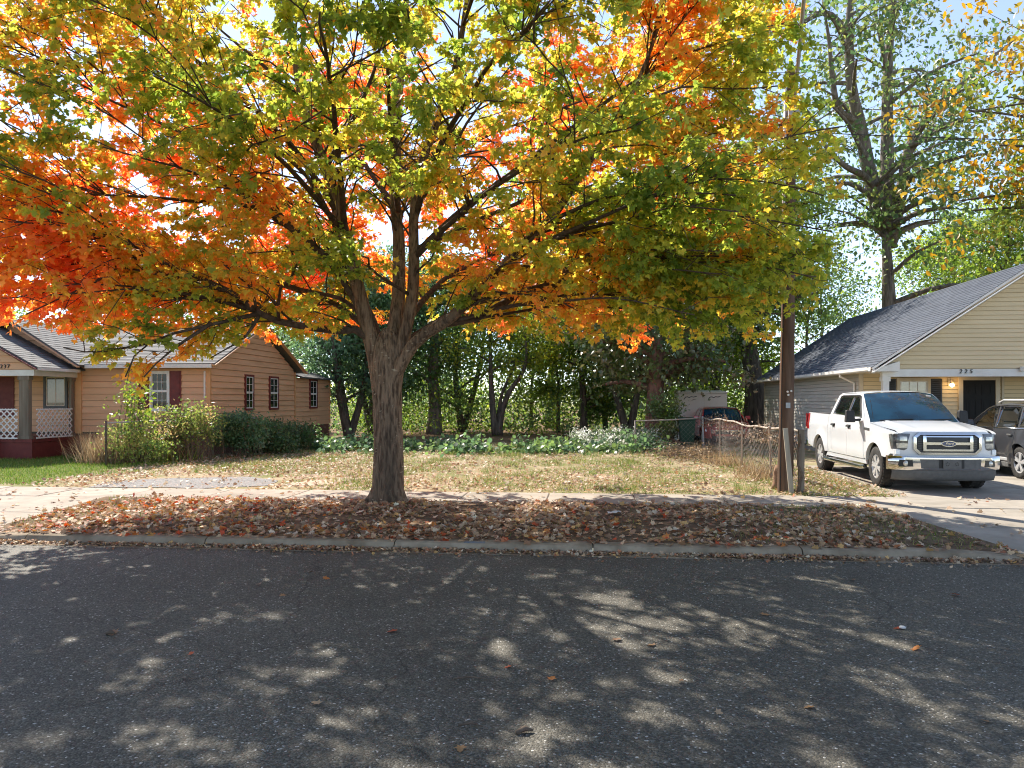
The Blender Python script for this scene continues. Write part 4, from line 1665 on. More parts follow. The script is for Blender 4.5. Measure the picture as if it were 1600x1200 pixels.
def make_tree(name, label, base, h, r0, crown_z, crown_r, nleaf, palette, seed, size=.2, leafm='bg_leaf', bark='dark_bark', lean=(0, 0),
              stems=1, limbs=14, sig=.5, group=None, paths=None, tpl=RHOMB, droop=0.0, squash=1.0, cat='tree', ccen=(0, 0), twigs_on=True):
    rs = np.random.default_rng(seed)
    rr = random.Random(seed)
    nleaf = int(nleaf * 1.15)
    size = size * 1.15
    base = Vector(base)
    t = thing(name, label, cat, base, group)
    tm = MB()
    tips, sigs = [], []
    if paths is None:
        paths = []
        for s in range(stems):
            a = 2 * PI * s / max(1, stems) + rr.uniform(0, 1)
            sp = .0 if stems == 1 else rr.uniform(.10, .22) * h
            pts = []
            for k in range(6):
                f = k / 5
                pts.append(base + Vector((lean[0] * f * h + math.cos(a) * sp * f ** .8 + rr.gauss(0, .02) * h * f, lean[1] * f * h + math.sin(a) * sp * f ** .8 + rr.gauss(0, .02) * h * f, f * h * .86 - .1 * (1 - f))))
            paths.append((r0 * (1 if stems == 1 else .62), pts))
    for r, pts in paths:
        n = max(8, len(pts) * 3)
        rp = resample(pts, n)
        rad = [r * (1 - .82 * (i / (n - 1)) ** 1.1) + (.25 * r * max(0, 1 - i / 2.5) if pts[0].z < 1 else 0) for i in range(n)]
        tm.tube(rp, rad, 10)
        nl = max(4, int(limbs / len(paths)))
        for j in range(nl):
            f = (j + rr.random()) / nl
            zt = crown_z + f * (h * .9 - crown_z)
            i = min(range(n), key=lambda q: abs(rp[q].z - base.z - zt))
            if abs(rp[i].z - base.z - zt) > 1.6:
                i = n - 1 - int(rr.random() * n * .5)
            b = rp[i]
            a = rr.uniform(0, 2 * PI)
            prof = math.sin(PI * min(1, max(.12, (zt - crown_z) / max(.1, h - crown_z) * .8 + .2)))
            L2 = crown_r * (.35 + .75 * prof) * rr.uniform(.7, 1.1)
            e = b + Vector((math.cos(a) * L2 + ccen[0] * f, math.sin(a) * L2 * squash + ccen[1] * f, L2 * rr.uniform(.05, .55) - droop * L2))
            mid = b.lerp(e, .5) + Vector((0, 0, L2 * .10))
            q = resample([b, mid, e], 6)
            tm.tube(q, [max(.012, rad[i] * .5 * (1 - .75 * k / 5)) for k in range(6)], 6, caps=False)
            for k in range(7):
                g = rr.uniform(.35, 1.05)
                ii = min(4, int(g * 5))
                p = q[ii].lerp(q[ii + 1], min(1, g * 5 - ii))
                p2 = p + Vector((rr.gauss(0, 1), rr.gauss(0, 1), rr.gauss(0, .6))) * crown_r * .22
                if twigs_on:
                    tm.tube([p, p2], [.014, .006], 3, caps=False)
                tips.append(tuple(p2))
                sigs.append(sig * rr.uniform(.55, 1.25))
        tips.append(tuple(rp[-1]))
        sigs.append(sig)
    tm.build('trunk', M[bark], t, smooth=True)
    per = max(4, nleaf // max(1, len(tips)))
    ps, tp, nm, sz, cl = leaf_cloud(tips, sigs, per, size, palette, rs)
    ok = ps[:, 2] > base.z + .15
    cr = leaf_mesh('crown', ps[ok], tp[ok], nm[ok], sz[ok], cl[ok], tpl, M[leafm], t)
    return t


DKG = [(0.07, 0.128, 0.04), (0.105, 0.179, 0.052), (0.088, 0.149, 0.068), (0.158, 0.224, 0.068)]
BLG = [(0.084, 0.149, 0.084), (0.118, 0.2, 0.103), (0.084, 0.164, 0.065), (0.168, 0.253, 0.115)]
MIDG = [(0.14, 0.226, 0.035), (0.211, 0.3, 0.042), (0.124, 0.196, 0.042), (0.316, 0.374, 0.053)]
YLG = [(.16, .22, .03), (.24, .28, .035), (.10, .17, .03), (.34, .33, .04)]
LIM = [(.20, .27, .04), (.12, .20, .03), (.30, .32, .05), (.08, .14, .03)]
OAKC = [(0.108, 0.18, 0.06), (0.156, 0.216, 0.066), (0.084, 0.156, 0.066), (0.24, 0.252, 0.072)]
GOLD = [(.42, .24, .03), (.28, .20, .035), (.18, .20, .03), (.46, .22, .03), (.12, .17, .03), (.16, .22, .04)]
MAG = [(0.075, 0.132, 0.04), (0.122, 0.182, 0.057), (0.168, 0.198, 0.065), (0.242, 0.198, 0.093)]

TG = 'trees standing at the back of the vacant lot'
make_tree('evergreen_tree', 'bushy dark blue green tree beside the rear corner of the orange house', GD(545, 36), 8.6, .30, 1.6, 2.6, 15000, BLG, 21, .17, stems=3, limbs=30, sig=.55, bark='dark_bark', group=TG)
make_tree('evergreen_tree', 'dark green tree with a pale leaning stem behind the maple trunk', GD(583, 38.5), 9.0, .28, 1.8, 2.5, 12000, DKG, 22, .17, stems=3, limbs=26, sig=.55, group=TG)
make_tree('shade_tree', 'shadowy tree with a stout grey trunk right of the maple trunk', GD(678, 39), 9.5, .36, 2.2, 3.3, 13000, DKG, 23, .18, limbs=26, sig=.6, bark='oak_bark', group=TG)
make_tree('shade_tree', 'dark leafy tree between the stout grey trunk and the forked tree', GD(722, 42), 9.0, .3, .8, 3.0, 9000, MIDG + BLG, 24, .18, limbs=28, sig=.6, stems=2, group=TG)


def fork(zc, paths):
    return [(r, [P(px, py, zc + dz) for px, py, dz in pts]) for r, pts in paths]


make_tree('forked_tree', 'slim forked tree with stems spreading in a wide V at the rear of the lot', GD(776, 37), 7.0, .2, 3.0, 2.6, 7500, YLG, 25, .15, bark='dark_bark', limbs=20, sig=.45, group=TG,
          paths=fork(37, [(.17, [(775, 680, 0), (770, 640, 0), (767, 590, .2), (766, 540, .4), (764, 480, .5)]),
                          (.17, [(779, 680, 0), (784, 645, 0), (796, 612, -.3), (815, 585, -.5), (823, 555, -.6), (818, 510, -.6)]),
                          (.10, [(777, 670, 0), (783, 620, .4), (800, 580, .8), (815, 545, 1), (840, 520, 1.2)])]))
make_tree('young_tree', 'thin young tree with bright yellow green leaves right of the forked tree', GD(830, 44), 7.0, .12, 1.2, 2.0, 5500, LIM, 26, .16, limbs=18, sig=.5, group=TG)
make_tree('young_tree', 'very slender straight tree with sunlit lime leaves mid lot', GD(872, 41), 7.5, .11, 1.4, 1.7, 5500, LIM, 27, .16, limbs=18, sig=.45, group=TG)
make_tree('ivy_tree', 'tree with ivy darkened trunk in the middle of the back row', GD(912, 38.5), 8.5, .2, 1.0, 1.9, 7000, DKG + MIDG + LIM, 28, .16, limbs=24, sig=.45, group=TG)
make_tree('young_tree', 'small tree with drooping dark green sprays left of the twin trunks', GD(946, 40), 6.0, .14, .6, 1.8, 6500, BLG + MIDG, 29, .16, limbs=22, sig=.45, group=TG)
make_tree('twin_trunk_tree', 'tree with dark twin trunks left of the ivy covered reddish trunk', GD(982, 36.5), 15.5, .28, 3.0, 3.6, 15000, MIDG, 30, .17, stems=2, limbs=24, sig=.55, group=TG)
make_tree('magnolia_tree', 'glossy leaved tree with a thick reddish trunk wrapped in ivy', GD(1024, 31), 8.6, .44, 2.0, 2.8, 13000, MAG, 31, .20, 'gloss_leaf', 'red_bark', limbs=34, sig=.55, group=TG)
make_tree('leafy_tree', 'bright green leafy tree rising behind the beige storage shed', GD(1098, 40), 12.5, .25, 1.2, 3.4, 16000, MIDG + [(.16, .24, .04)], 32, .18, limbs=30, sig=.6, group=TG)
make_tree('leafy_tree', 'tall leafy green tree left of the thick black trunk', GD(1118, 39), 15.0, .3, 3.0, 4.0, 15000, MIDG, 33, .18, limbs=28, sig=.6, group=TG)
make_tree('dark_trunk_tree', 'tall tree with a thick black trunk beside the vinyl house rear corner', GD(1176, 37), 13.5, .55, 4.4, 3.0, 13000, DKG + MIDG, 34, .18, limbs=26, sig=.6, bark='dark_bark', group=TG)
make_tree('pale_tree', 'tall pale green tree seen through the middle of the maple crown', GD(860, 47), 14.5, .3, 6.0, 4.2, 13000, LIM + [(.30, .36, .14)], 35, .2, limbs=26, sig=.7, group=TG)
make_tree('pale_tree', 'pale green tree behind the orange house seen under the left boughs', GD(395, 44), 10.5, .3, 3.0, 2.6, 9000, YLG + MIDG, 36, .18, limbs=22, sig=.6, group=TG)
make_tree('leafy_tree', 'round green tree showing above the porch roof at the left edge', GD(-10, 52), 7.4, .3, 2.0, 3.4, 9000, DKG + MIDG, 37, .2, limbs=24, sig=.7, group=TG)
make_tree('thin_tree', 'thin bare limbed tree between the pole and the big oak', GD(1284, 43), 11.0, .14, 5.0, 2.2, 3800, MIDG + BLG, 38, .17, limbs=18, sig=.5, group=TG)
make_tree('thin_tree', 'dead looking slim tree with few leaves just right of the pole', GD(1262, 40), 9.6, .12, 4.5, 1.6, 1500, BLG, 39, .16, limbs=14, sig=.45, group=TG)

OZ = 40.0
oak_paths = fork(OZ, [
    (.60, [(1397, 662, 0), (1393, 560, 0), (1389, 470, 0), (1385, 385, 0), (1379, 335, 0), (1371, 315, 0)]),
    (.40, [(1380, 350, 0), (1369, 315, -.2), (1355, 252, -.6), (1344, 196, -.9), (1330, 133, -1.2), (1327, 52, -1.4), (1331, -30, -1.5), (1340, -120, -1.5)]),
    (.40, [(1387, 360, 0), (1386, 297, .3), (1386, 210, .6), (1387, 122, .8), (1391, 52, 1), (1398, -20, 1), (1405, -130, 1)]),
    (.34, [(1390, 375, 0), (1404, 325, .3), (1414, 262, .6), (1423, 224, 1), (1446, 189, 1.4), (1477, 157, 1.8), (1530, 105, 2.2), (1590, 60, 2.5)]),
    (.20, [(1344, 200, -.9), (1330, 186, -1.4), (1309, 168, -2), (1300, 115, -2.4), (1295, 60, -2.6), (1285, 0, -2.8)]),
    (.20, [(1370, 300, -.3), (1350, 275, -1), (1320, 259, -1.8), (1288, 226, -2.4), (1274, 189, -2.8), (1250, 160, -3)]),
    (.15, [(1396, 385, .2), (1407, 364, .8), (1439, 350, 1.6), (1468, 345, 2.2), (1477, 318, 2.4), (1480, 280, 2.4)]),
    (.16, [(1386, 110, .8), (1372, 40, .4), (1360, -20, .2)]),
    (.20, [(1330, 60, -1.4), (1290, 20, -2), (1240, 45, -2.8), (1205, 60, -3.2)]),
    (.16, [(1421, 240, 1), (1440, 215, 1.6), (1475, 195, 2.4), (1520, 180, 3)])])
make_tree('oak_tree', 'towering many stemmed oak rising behind the vinyl house roof', GD(1397, OZ), 24, .6, 9.5, 4.4, 9500, OAKC, 40, .27, bark='oak_bark', limbs=95, sig=.55, paths=oak_paths)
make_tree('leafy_tree', 'mid green tree standing behind the vinyl house near the right edge', GD(1578, 44), 13.5, .30, 6.2, 4.0, 15000, MIDG + [(.16, .22, .04)], 41, .19, limbs=34, sig=.65, group=TG)
make_tree('leafy_tree', 'lower green tree filling in behind the oak trunk and roof ridge', GD(1490, 50), 13.0, .28, 6.5, 3.2, 9000, MIDG, 42, .2, limbs=26, sig=.65, group=TG)
make_tree('autumn_tree', 'amber and olive leaved tree reaching in at the upper right edge', GD(1800, 24), 15.0, .35, 5.8, 4.6, 15000, GOLD, 43, .21, tpl=OVAL, limbs=40, sig=.55, ccen=(-1.6, 0))

# far wood beyond the lot: too many to count
rs = np.random.default_rng(77)
cs, sg = [], []
for k in range(900):
    px = rs.uniform(-150, 1750)
    zc_ = rs.uniform(52, 95)
    thin = math.exp(-((px - 840) / 110) ** 2)
    if rs.random() < thin * .8:
        continue
    hh = rs.uniform(3.0, 6.5) * (1 - .45 * thin)
    if px < 420:
        hh *= .55
    b = GD(px, zc_)
    cs.append((b.x, b.y, .3 + hh * rs.random() ** .8))
    sg.append(rs.uniform(.7, 1.2))
ps, tp, nm, sz, cl = leaf_cloud(cs, sg, 42, .42, DKG + MIDG + YLG + LIM, rs)
ok = ps[:, 2] > .15
o = leaf_mesh('far_wood', ps[ok], tp[ok], nm[ok], sz[ok], cl[ok], RHOMB, M['bg_leaf'])
tag(o, kind='stuff')
# undergrowth along the back of the lot
cs = []
for k in range(760):
    px = rs.uniform(520, 1190)
    zc_ = rs.uniform(37, 52)
    b = GD(px, zc_)
    cs.append((b.x, b.y, .15 + rs.random() ** 1.4 * 2.4))
ps, tp, nm, sz, cl = leaf_cloud(cs, .42, 44, .17, DKG + MIDG + BLG + MIDG + LIM, rs)
ok = ps[:, 2] > .13
o = leaf_mesh('undergrowth', ps[ok], tp[ok], nm[ok], sz[ok], cl[ok], RHOMB, M['bg_leaf'])
tag(o, kind='stuff')


# ================================================================== LOW PLANTS
def bush(name, label, cat, centres, sig, n, size, palette, seed, leafm='bg_leaf', tpl=RHOMB, stems=True, group=None):
    rs = np.random.default_rng(seed)
    c0 = Vector((sum(c[0] for c in centres) / len(centres), sum(c[1] for c in centres) / len(centres), .115))
    t = thing(name, label, cat, c0, group)
    ps, tp, nm, sz, cl = leaf_cloud(centres, sig, max(4, n // len(centres)), size, palette, rs)
    ok = ps[:, 2] > .14
    leaf_mesh('foliage', ps[ok], tp[ok], nm[ok], sz[ok], cl[ok], tpl, M[leafm], t)
    if stems:
        mb = MB()
        for c in centres[:40]:
            p = Vector(c)
            q = Vector((p.x + rs.normal(0, .12), p.y + rs.normal(0, .12), .1))
            mb.tube([q, q.lerp(p, .5) + Vector((rs.normal(0, .06), rs.normal(0, .06), 0)), p], [.014, .009, .004], 4, caps=False)
        mb.build('stems', M['twig'], t)['kind'] = 'stuff'
    return t


def pxc(px, py, zc, n, dx, dy, dz, rs):
    """n leaf-spray centres about a photo point (spread in metres)"""
    out = []
    for k in range(n):
        p = P(px, py, zc)
        out.append((p.x + rs.uniform(-dx, dx), p.y + rs.uniform(-dy, dy), max(.2, p.z + rs.uniform(-dz, dz))))
    return out


rs = np.random.default_rng(5)
VINE = [(.18, .25, .05), (.24, .30, .07), (.32, .32, .10), (.12, .19, .05), (.38, .26, .13)]
c = pxc(208, 645, 21.2, 16, .45, .3, .55, rs) + pxc(212, 618, 21.2, 8, .25, .2, .25, rs)
bush('sapling', 'young lime green sapling in front of the shuttered window', 'sapling', c, .2, 520, .13, LIM + [(.22, .30, .05)], 51, tpl=OVAL)
c = pxc(290, 666, 22, 52, .95, .4, .5, rs) + pxc(215, 690, 20.8, 22, .8, .3, .4, rs)
bush('vine_bush', 'sunlit vine tangle with pinkish tips spilling over the wire fence', 'bush', c, .2, 6000, .085, VINE, 52)
c = pxc(372, 672, 23.5, 36, .55, .4, .45, rs)
bush('rounded_bush', 'rounded bush with white flecked leaves at the house corner', 'bush', c, .16, 5200, .10, BLG + [(.30, .33, .22), (.13, .17, .06)], 53)
c = pxc(432, 682, 26, 60, .95, 1.3, .33, rs)
bush('hedge', 'dark feathery hedge below the twin side windows', 'hedge', c, .2, 10000, .10, DKG + [(.11, .17, .07), (.15, .19, .09), (.12, .15, .07)], 54)
c = pxc(487, 690, 29, 20, .6, .9, .2, rs)
bush('low_shrub', 'low dry shrub against the brick foundation', 'shrub', c, .17, 1500, .08, DKG + [(.20, .17, .09)], 55)
c = pxc(1040, 650, 29.5, 22, .45, .3, .75, rs)
bush('ivy_shrub', 'leafy shrub growing at the foot of the reddish trunk', 'shrub', c, .2, 2200, .12, MAG + MIDG, 56, 'gloss_leaf')


def grass_clump(name, label, base, n, h, spread, palette, seed, lean=.5, wid=.012, cat='grass clump', group=None):
    rs = np.random.default_rng(seed)
    base = Vector(base)
    t = thing(name, label, cat, base, group)
    pos = np.stack([base.x + rs.normal(0, spread * .35, n), base.y + rs.normal(0, spread * .3, n), np.full(n, base.z)], 1)
    tip = unit(np.stack([rs.normal(0, lean, n), rs.normal(0, lean, n), np.ones(n)], 1))
    nrm = unit(rs.normal(0, 1, (n, 3)) + np.array([0, 0, .3]))
    pal = np.array(palette)
    col = pal[rs.integers(0, len(pal), n)] * rs.uniform(.75, 1.25, (n, 1))
    leaf_mesh('blades', pos, tip, nrm, rs.uniform(.5, 1.1, n) * h, col, BLADE, M['grass_blade'], t, width=rs.uniform(.7, 1.4, n) * wid)
    return t


DRY = [(.40, .28, .16), (.30, .20, .11), (.50, .38, .24), (.24, .17, .10)]
grass_clump('dry_grass', 'tall straw coloured grass clump at the near end of the vine fence', G(178, 722), 1700, .95, 1.0, DRY, 61, .32, .016)
grass_clump('dry_grass', 'arching dry plume grass leaning towards the porch lattice', GD(150, 23), 420, 1.0, .7, DRY, 62, .75, .016)
grass_clump('dry_grass', 'dry grass tuft under the middle of the vine fence', GD(262, 22), 500, .55, 1.2, DRY + MIDG, 63, .4, .016)
for i, (px, py, h, lab) in enumerate([(1178, 742, .6, 'small bare weed tuft left of the utility pole'), (1140, 728, .55, 'tawny grass tuft by the second wire fence post'), (1098, 712, .5, 'pale dry tuft at the steel fence post'), (1190, 750, .5, 'dead stalks at the foot of the wire fence near the stump'), (1118, 724, .45, 'hay coloured tuft beside the heap of dead brush')]):
    grass_clump('dry_grass', lab, G(px, py), 170, h, .7, DRY, 70 + i, .5, .014)


def scatter(n, xr, yr, rs, keep=None):
    x = rs.uniform(xr[0], xr[1], n)
    y = rs.uniform(yr[0], yr[1], n)
    if keep is not None:
        k = keep(x, y)
        x, y = x[k], y[k]
    return x, y


def nz2(x, y, s, o):
    return np.array([noise.noise(Vector((a * s, b * s, o))) for a, b in zip(x, y)])


def blades(name, x, y, z, h, palette, rs, lean=.45, wid=.010):
    n = len(x)
    pos = np.stack([x, y, z if hasattr(z, '__len__') else np.full(n, z)], 1)
    tip = unit(np.stack([rs.normal(0, lean, n), rs.normal(0, lean, n), np.ones(n)], 1))
    nrm = unit(rs.normal(0, 1, (n, 3)) + np.array([0, 0, .4]))
    pal = np.array(palette)
    col = pal[rs.integers(0, len(pal), n)] * rs.uniform(.75, 1.3, (n, 1))
    o = leaf_mesh(name, pos, tip, nrm, rs.uniform(.5, 1.15, n) * h, col, BLADE, M['grass_blade'], width=rs.uniform(.7, 1.4, n) * wid)
    return tag(o, kind='stuff')


rs = np.random.default_rng(91)
LAWN = [(.10, .20, .025), (.14, .25, .03), (.20, .28, .05), (.08, .16, .02), (.30, .30, .10)]
x, y = scatter(52000, (-26, -10.6), (14.6, 22.6), rs, lambda x, y: x < -11.3 + .5 * np.sin(y * 2.3) + rs.normal(0, .25, len(x)))
blades('lawn_grass', x, y, .115, .085, LAWN, rs)
STRAW = [(.44, .34, .19), (.36, .30, .14), (.26, .26, .09), (.18, .22, .06), (.50, .40, .24)]
x, y = scatter(110000, (-11, 5.4), (14.3, 31), rs)
dn = nz2(x, y, .55, 3.0)
k = (rs.random(len(x)) < np.clip(.40 + dn * 1.3, .06, 1)) & ~((x < -5.5) & (y < 17))
x, y, dn = x[k], y[k], dn[k]
g = dn + rs.normal(0, .16, len(x)) > -.14
blades('lot_grass', x[~g], y[~g], .112, .075, STRAW, rs, .7)
blades('lot_grass', x[g], y[g], .112, .085, [(.16, .23, .05), (.22, .27, .07), (.32, .32, .10), (.12, .18, .04)], rs, .5)
x, y = scatter(16000, (-9, 5.4), (9.6, 12.85), rs)
dn = nz2(x, y, .9, 8.0)
k = rs.random(len(x)) < np.clip(.03 + .65 * np.clip((x - 1.2) / 2.5, 0, 1) + .45 * np.clip((-5.6 - x) / 2, 0, 1) + dn * .3, 0, 1)
k &= (x < 5.0 - .5 * (y - 9.5) / 3.3) & (x > -8.3)
x, y = x[k], y[k]
blades('verge_grass', x, y, np.array([verge_z(a, b) - .01 for a, b in zip(x, y)]), .09, [(.14, .20, .04), (.20, .24, .06), (.34, .30, .13), (.10, .15, .03)], rs, .55)
x, y = scatter(60000, (-9.5, 4.2), (14.6, 29), rs)
dn = nz2(x, y, 1.5, 17.0) + .5 * nz2(x, y, .5, 3.0)
k = (dn > .30) & ~((x < -5.5) & (y < 17.5))
x, y = x[k], y[k]
blades('lot_tufts', x, y, .112, .17, [(.15, .22, .05), (.22, .27, .07), (.34, .32, .12), (.44, .36, .20), (.12, .18, .04)], rs, .45, .013)
# grass fringe between the pole and the driveway
x, y = scatter(9000, (3.6, 5.6), (14.2, 21), rs)
blades('lot_grass', x, y, .112, .09, LAWN + STRAW, rs, .5)

# broad-leaved ground cover along the middle of the lot
rs = np.random.default_rng(93)
cs = []
for k in range(560):
    px = rs.uniform(500, 1045)
    zc_ = 26.5 + rs.normal(0, .9) - (1.6 if px > 700 else 0) * rs.random() + .0016 * (px - 500)
    b = GD(px, zc_)
    if noise.noise(Vector((b.x * .5, b.y * .7, 4))) > -.10:
        cs.append((b.x, b.y, .15 + abs(rs.normal(0, .12)) * rs.choice([.5, 1, 1.8])))
ps, tp, nm, sz, cl = leaf_cloud(cs, .17, 16, .17, [(.07, .13, .065), (.10, .165, .08), (.14, .22, .075), (.08, .13, .085), (.17, .24, .07)], rs, up=1.4)
ok = ps[:, 2] > .12
tag(leaf_mesh('ground_cover', ps[ok], tp[ok], nm[ok], sz[ok], cl[ok], OVAL, M['bg_leaf'], width=sz[ok] * 1.7), kind='stuff')
# white flecked weeds right of centre
cs = []
for k in range(185):
    px = rs.uniform(895, 1030)
    b = GD(px, rs.uniform(26.5, 29.5))
    cs.append((b.x, b.y, .2 + rs.random() * .55))
ps, tp, nm, sz, cl = leaf_cloud(cs, .13, 26, .075, [(.10, .16, .06), (.16, .20, .09), (.55, .55, .50), (.66, .66, .62), (.08, .14, .05)], rs)
tag(leaf_mesh('flowering_weeds', ps, tp, nm, sz, cl, RHOMB, M['bg_leaf']), kind='stuff')


# ================================================================== FALLEN LEAVES
FALL = [(0.432, 0.276, 0.168), (0.324, 0.192, 0.12), (0.528, 0.372, 0.24), (0.36, 0.216, 0.132), (0.48, 0.204, 0.108), (0.24, 0.144, 0.096), (0.624, 0.492, 0.348), (0.456, 0.312, 0.204), (0.552, 0.396, 0.24), (0.576, 0.36, 0.144), (0.72, 0.6, 0.456)]


def litter(name, x, y, z, size, palette, rs, curl=.45, tpl=MAPLE):
    n = len(x)
    pos = np.stack([x, y, z + rs.uniform(.004, .03, n)], 1)
    a = rs.uniform(0, 2 * PI, n)
    tip = np.stack([np.cos(a), np.sin(a), rs.normal(0, curl * .6, n)], 1)
    nrm = unit(rs.normal(0, curl, (n, 3)) + np.array([0, 0, 1.0]))
    pal = np.array(palette)
    col = pal[rs.integers(0, len(pal), n)] * rs.uniform(.7, 1.3, (n, 1))
    return pos, tip, nrm, rs.uniform(.5, 1.25, n) * size, np.clip(col, 0, .8)


rs = np.random.default_rng(95)
x, y = scatter(15500, (-8.6, 5.0), (9.40, 12.95), rs)
dn = nz2(x, y, .8, 21.0)
k = rs.random(len(x)) < np.clip(.66 + dn * 1.3 - .25 * np.clip((x - 2.5) / 2, 0, 1), .1, 1)
k &= (x < 5.0 - .5 * (y - 9.5) / 3.3) & (x > -8.25)
k &= ((x - TB.x) ** 2 + (y - TB.y) ** 2 > .45 ** 2)
x, y = x[k], y[k]
z = np.array([verge_z(a, b) if b > 9.52 else kerb_h(a) for a, b in zip(x, y)])
red = np.clip((-3.2 - x) / 3, 0, 1)
ps, tp, nm, sz, cl = litter('l', x, y, z, .078, FALL, rs, .55)
hot = np.array([(.55, .17, .04), (.58, .10, .04), (.50, .26, .08), (.42, .24, .12)])
hsel = rs.random(len(x)) < .03 + red * .42
cl[hsel] = hot[rs.integers(0, 4, hsel.sum())] * rs.uniform(.8, 1.2, (hsel.sum(), 1))
# largest in view: individuals
d2 = np.hypot(ps[:, 0], ps[:, 1])
zz = -ps[:, 0] * SA + ps[:, 1] * CA
pxx = 800 + FPX * (ps[:, 0] * CA + ps[:, 1] * SA) / zz
sc = np.where((pxx > 10) & (pxx < 1590), sz / d2, 0)
top = np.argsort(-sc)[:240]
rest = np.ones(len(ps), bool)
rest[top] = False
tag(leaf_mesh('leaf_litter', ps[rest], tp[rest], nm[rest], sz[rest], cl[rest], MAPLE, M['dry_leaf']), kind='stuff')

LEAFM = []
for c_ in [(.40, .22, .10), (.30, .17, .09), (.48, .33, .20), (.52, .20, .06), (.50, .10, .04), (.22, .12, .07)]:
    q = leaf_mesh('fallen_leaf', np.zeros((1, 3)), np.array([[0, 1., 0]]), np.array([[0, 0, 1.]]), np.ones(1), np.array([c_]), MAPLE, M['dry_leaf'])
    LEAFM.append(q.data)
    bpy.data.objects.remove(q)


def fallen(pos, tip, nrm, size, ci, label, group):
    o = bpy.data.objects.new('fallen_leaf', LEAFM[ci])
    COL.objects.link(o)
    t = Vector(tip).normalized()
    n_ = Vector(nrm)
    n_ = (n_ - t * n_.dot(t)).normalized()
    m3 = Matrix((t.cross(n_), t, n_)).transposed().to_4x4()
    o.matrix_world = Matrix.Translation(Vector(pos)) @ m3 @ Matrix.Scale(float(size), 4)
    return tag(o, label, 'leaf', group)


for i in top:
    ci = int(rs.integers(0, 6))
    fallen(ps[i], tp[i], nm[i], sz[i], ci, 'dry fallen maple leaf lying among the litter on the verge', 'fallen leaves on the verge')
# loose leaves on the road
road_leaves = [(489, 893), (505, 903), (445, 929), (798, 1041), (404, 912), (500, 1099), (860, 1062), (1022, 1008), (1118, 1110), (815, 1145), (1432, 1015), (1060, 1063), (1408, 981), (1272, 1104), (180, 990), (300, 1022), (960, 1000), (1190, 960), (620, 985), (1500, 930), (1330, 905), (240, 905), (720, 1165), (1545, 1128)]
used = set()
CN = ['tan brown', 'dark brown', 'pale buff', 'burnt orange', 'red', 'blackish']
for px, py in road_leaves:
    p = G(px, py, .012)
    a = rs.uniform(0, 6.28)
    where = ('near the kerb' if py < 935 else 'mid road' if py < 1050 else 'far from the kerb')
    side = ('at the far left' if px < 250 else 'left of the tree trunk' if px < 540 else 'straight out from the trunk' if px < 700 else 'right of the tree trunk' if px < 950 else 'in front of the ground cover' if px < 1150 else 'out from the utility pole' if px < 1300 else 'out from the white pickup')
    ci = int(rs.integers(0, 6))
    while (where, side, ci) in used:
        ci = (ci + 1) % 6
    used.add((where, side, ci))
    fallen(p, (math.cos(a), math.sin(a), rs.normal(0, .15)), (rs.normal(0, .3), rs.normal(0, .3), 1), rs.uniform(.045, .085), ci, CN[ci] + ' leaf on asphalt ' + where + ', ' + side, 'loose leaves on the asphalt')
# leaves and crumbs in the gutter
n = 12000
x = rs.uniform(-9, 9, n)
y = 9.30 - np.abs(rs.normal(0, .085, n)) - (rs.random(n) < .07) * rs.random(n) * .35
k = rs.random(n) < np.clip(.55 + nz2(x, y * 0, .7, 4) * 1.2, .05, 1)
x, y = x[k], y[k]
ps, tp, nm, sz, cl = litter('g', x, y, 0.004, .042, FALL + [(.14, .09, .06), (.10, .07, .05), (.12, .08, .05)], rs, .6, OVAL)
tag(leaf_mesh('gutter_litter', ps, tp, nm, sz, cl, MAPLE, M['dry_leaf']), kind='stuff')
# paving and kerb
n = 420
x = rs.uniform(-12, 12, n)
y = np.where(rs.random(n) < .6, rs.uniform(12.9, 14.2, n), rs.uniform(9.36, 9.5, n))
z = np.where(y > 12, .134, np.array([kerb_h(a) for a in x]) + .004)
ps, tp, nm, sz, cl = litter('s', x, y, z, .08, FALL, rs, .4)
x2 = np.concatenate([rs.uniform(-12.5, -8.2, 110), rs.uniform(5, 11, 80)])
y2 = rs.uniform(10, 12.8, 190)
p2, t2, n2_, s2_, c2_ = litter('s', x2, y2, .06 + (y2 - 9.53) * .0212 + .006, .085, FALL, rs, .4)
tag(leaf_mesh('paving_litter', np.concatenate([ps, p2]), np.concatenate([tp, t2]), np.concatenate([nm, n2_]), np.concatenate([sz, s2_]), np.concatenate([cl, c2_]), MAPLE, M['dry_leaf']), kind='stuff')
# lot: thin carpet of small faded leaves
x, y = scatter(30000, (-11.5, 5.4), (14.25, 31), rs)
dn = nz2(x, y, .45, 31.0)
near = np.clip(1 - (y - 14.2) / 9, 0, 1)
k = ~((x < -6.4) & (y < 16.6) & (x > -9.6) & (rs.random(len(x)) < .8)) & (rs.random(len(x)) < np.clip(.22 + .55 * near + dn * .8 + .25 * (x < -5), .04, 1))
x, y = x[k], y[k]
LOTF = [(.52, .38, .25), (.44, .30, .19), (.58, .46, .33), (.36, .22, .13), (.50, .28, .15), (.62, .52, .40)]
ps, tp, nm, sz, cl = litter('t', x, y, .112 + np.full(len(x), .02), .085, LOTF, rs, .5)
tag(leaf_mesh('lot_litter', ps, tp, nm, sz, cl, RHOMB, M['dry_leaf'], width=sz * 1.3), kind='stuff')
x, y = scatter(5000, (3.6, 5.7), (14.25, 20), rs)
ps, tp, nm, sz, cl = litter('t', x[:1100], y[:1100], .13, .085, LOTF, rs, .5)
tag(leaf_mesh('lot_litter', ps, tp, nm, sz, cl, RHOMB, M['dry_leaf'], width=sz * 1.3), kind='stuff')

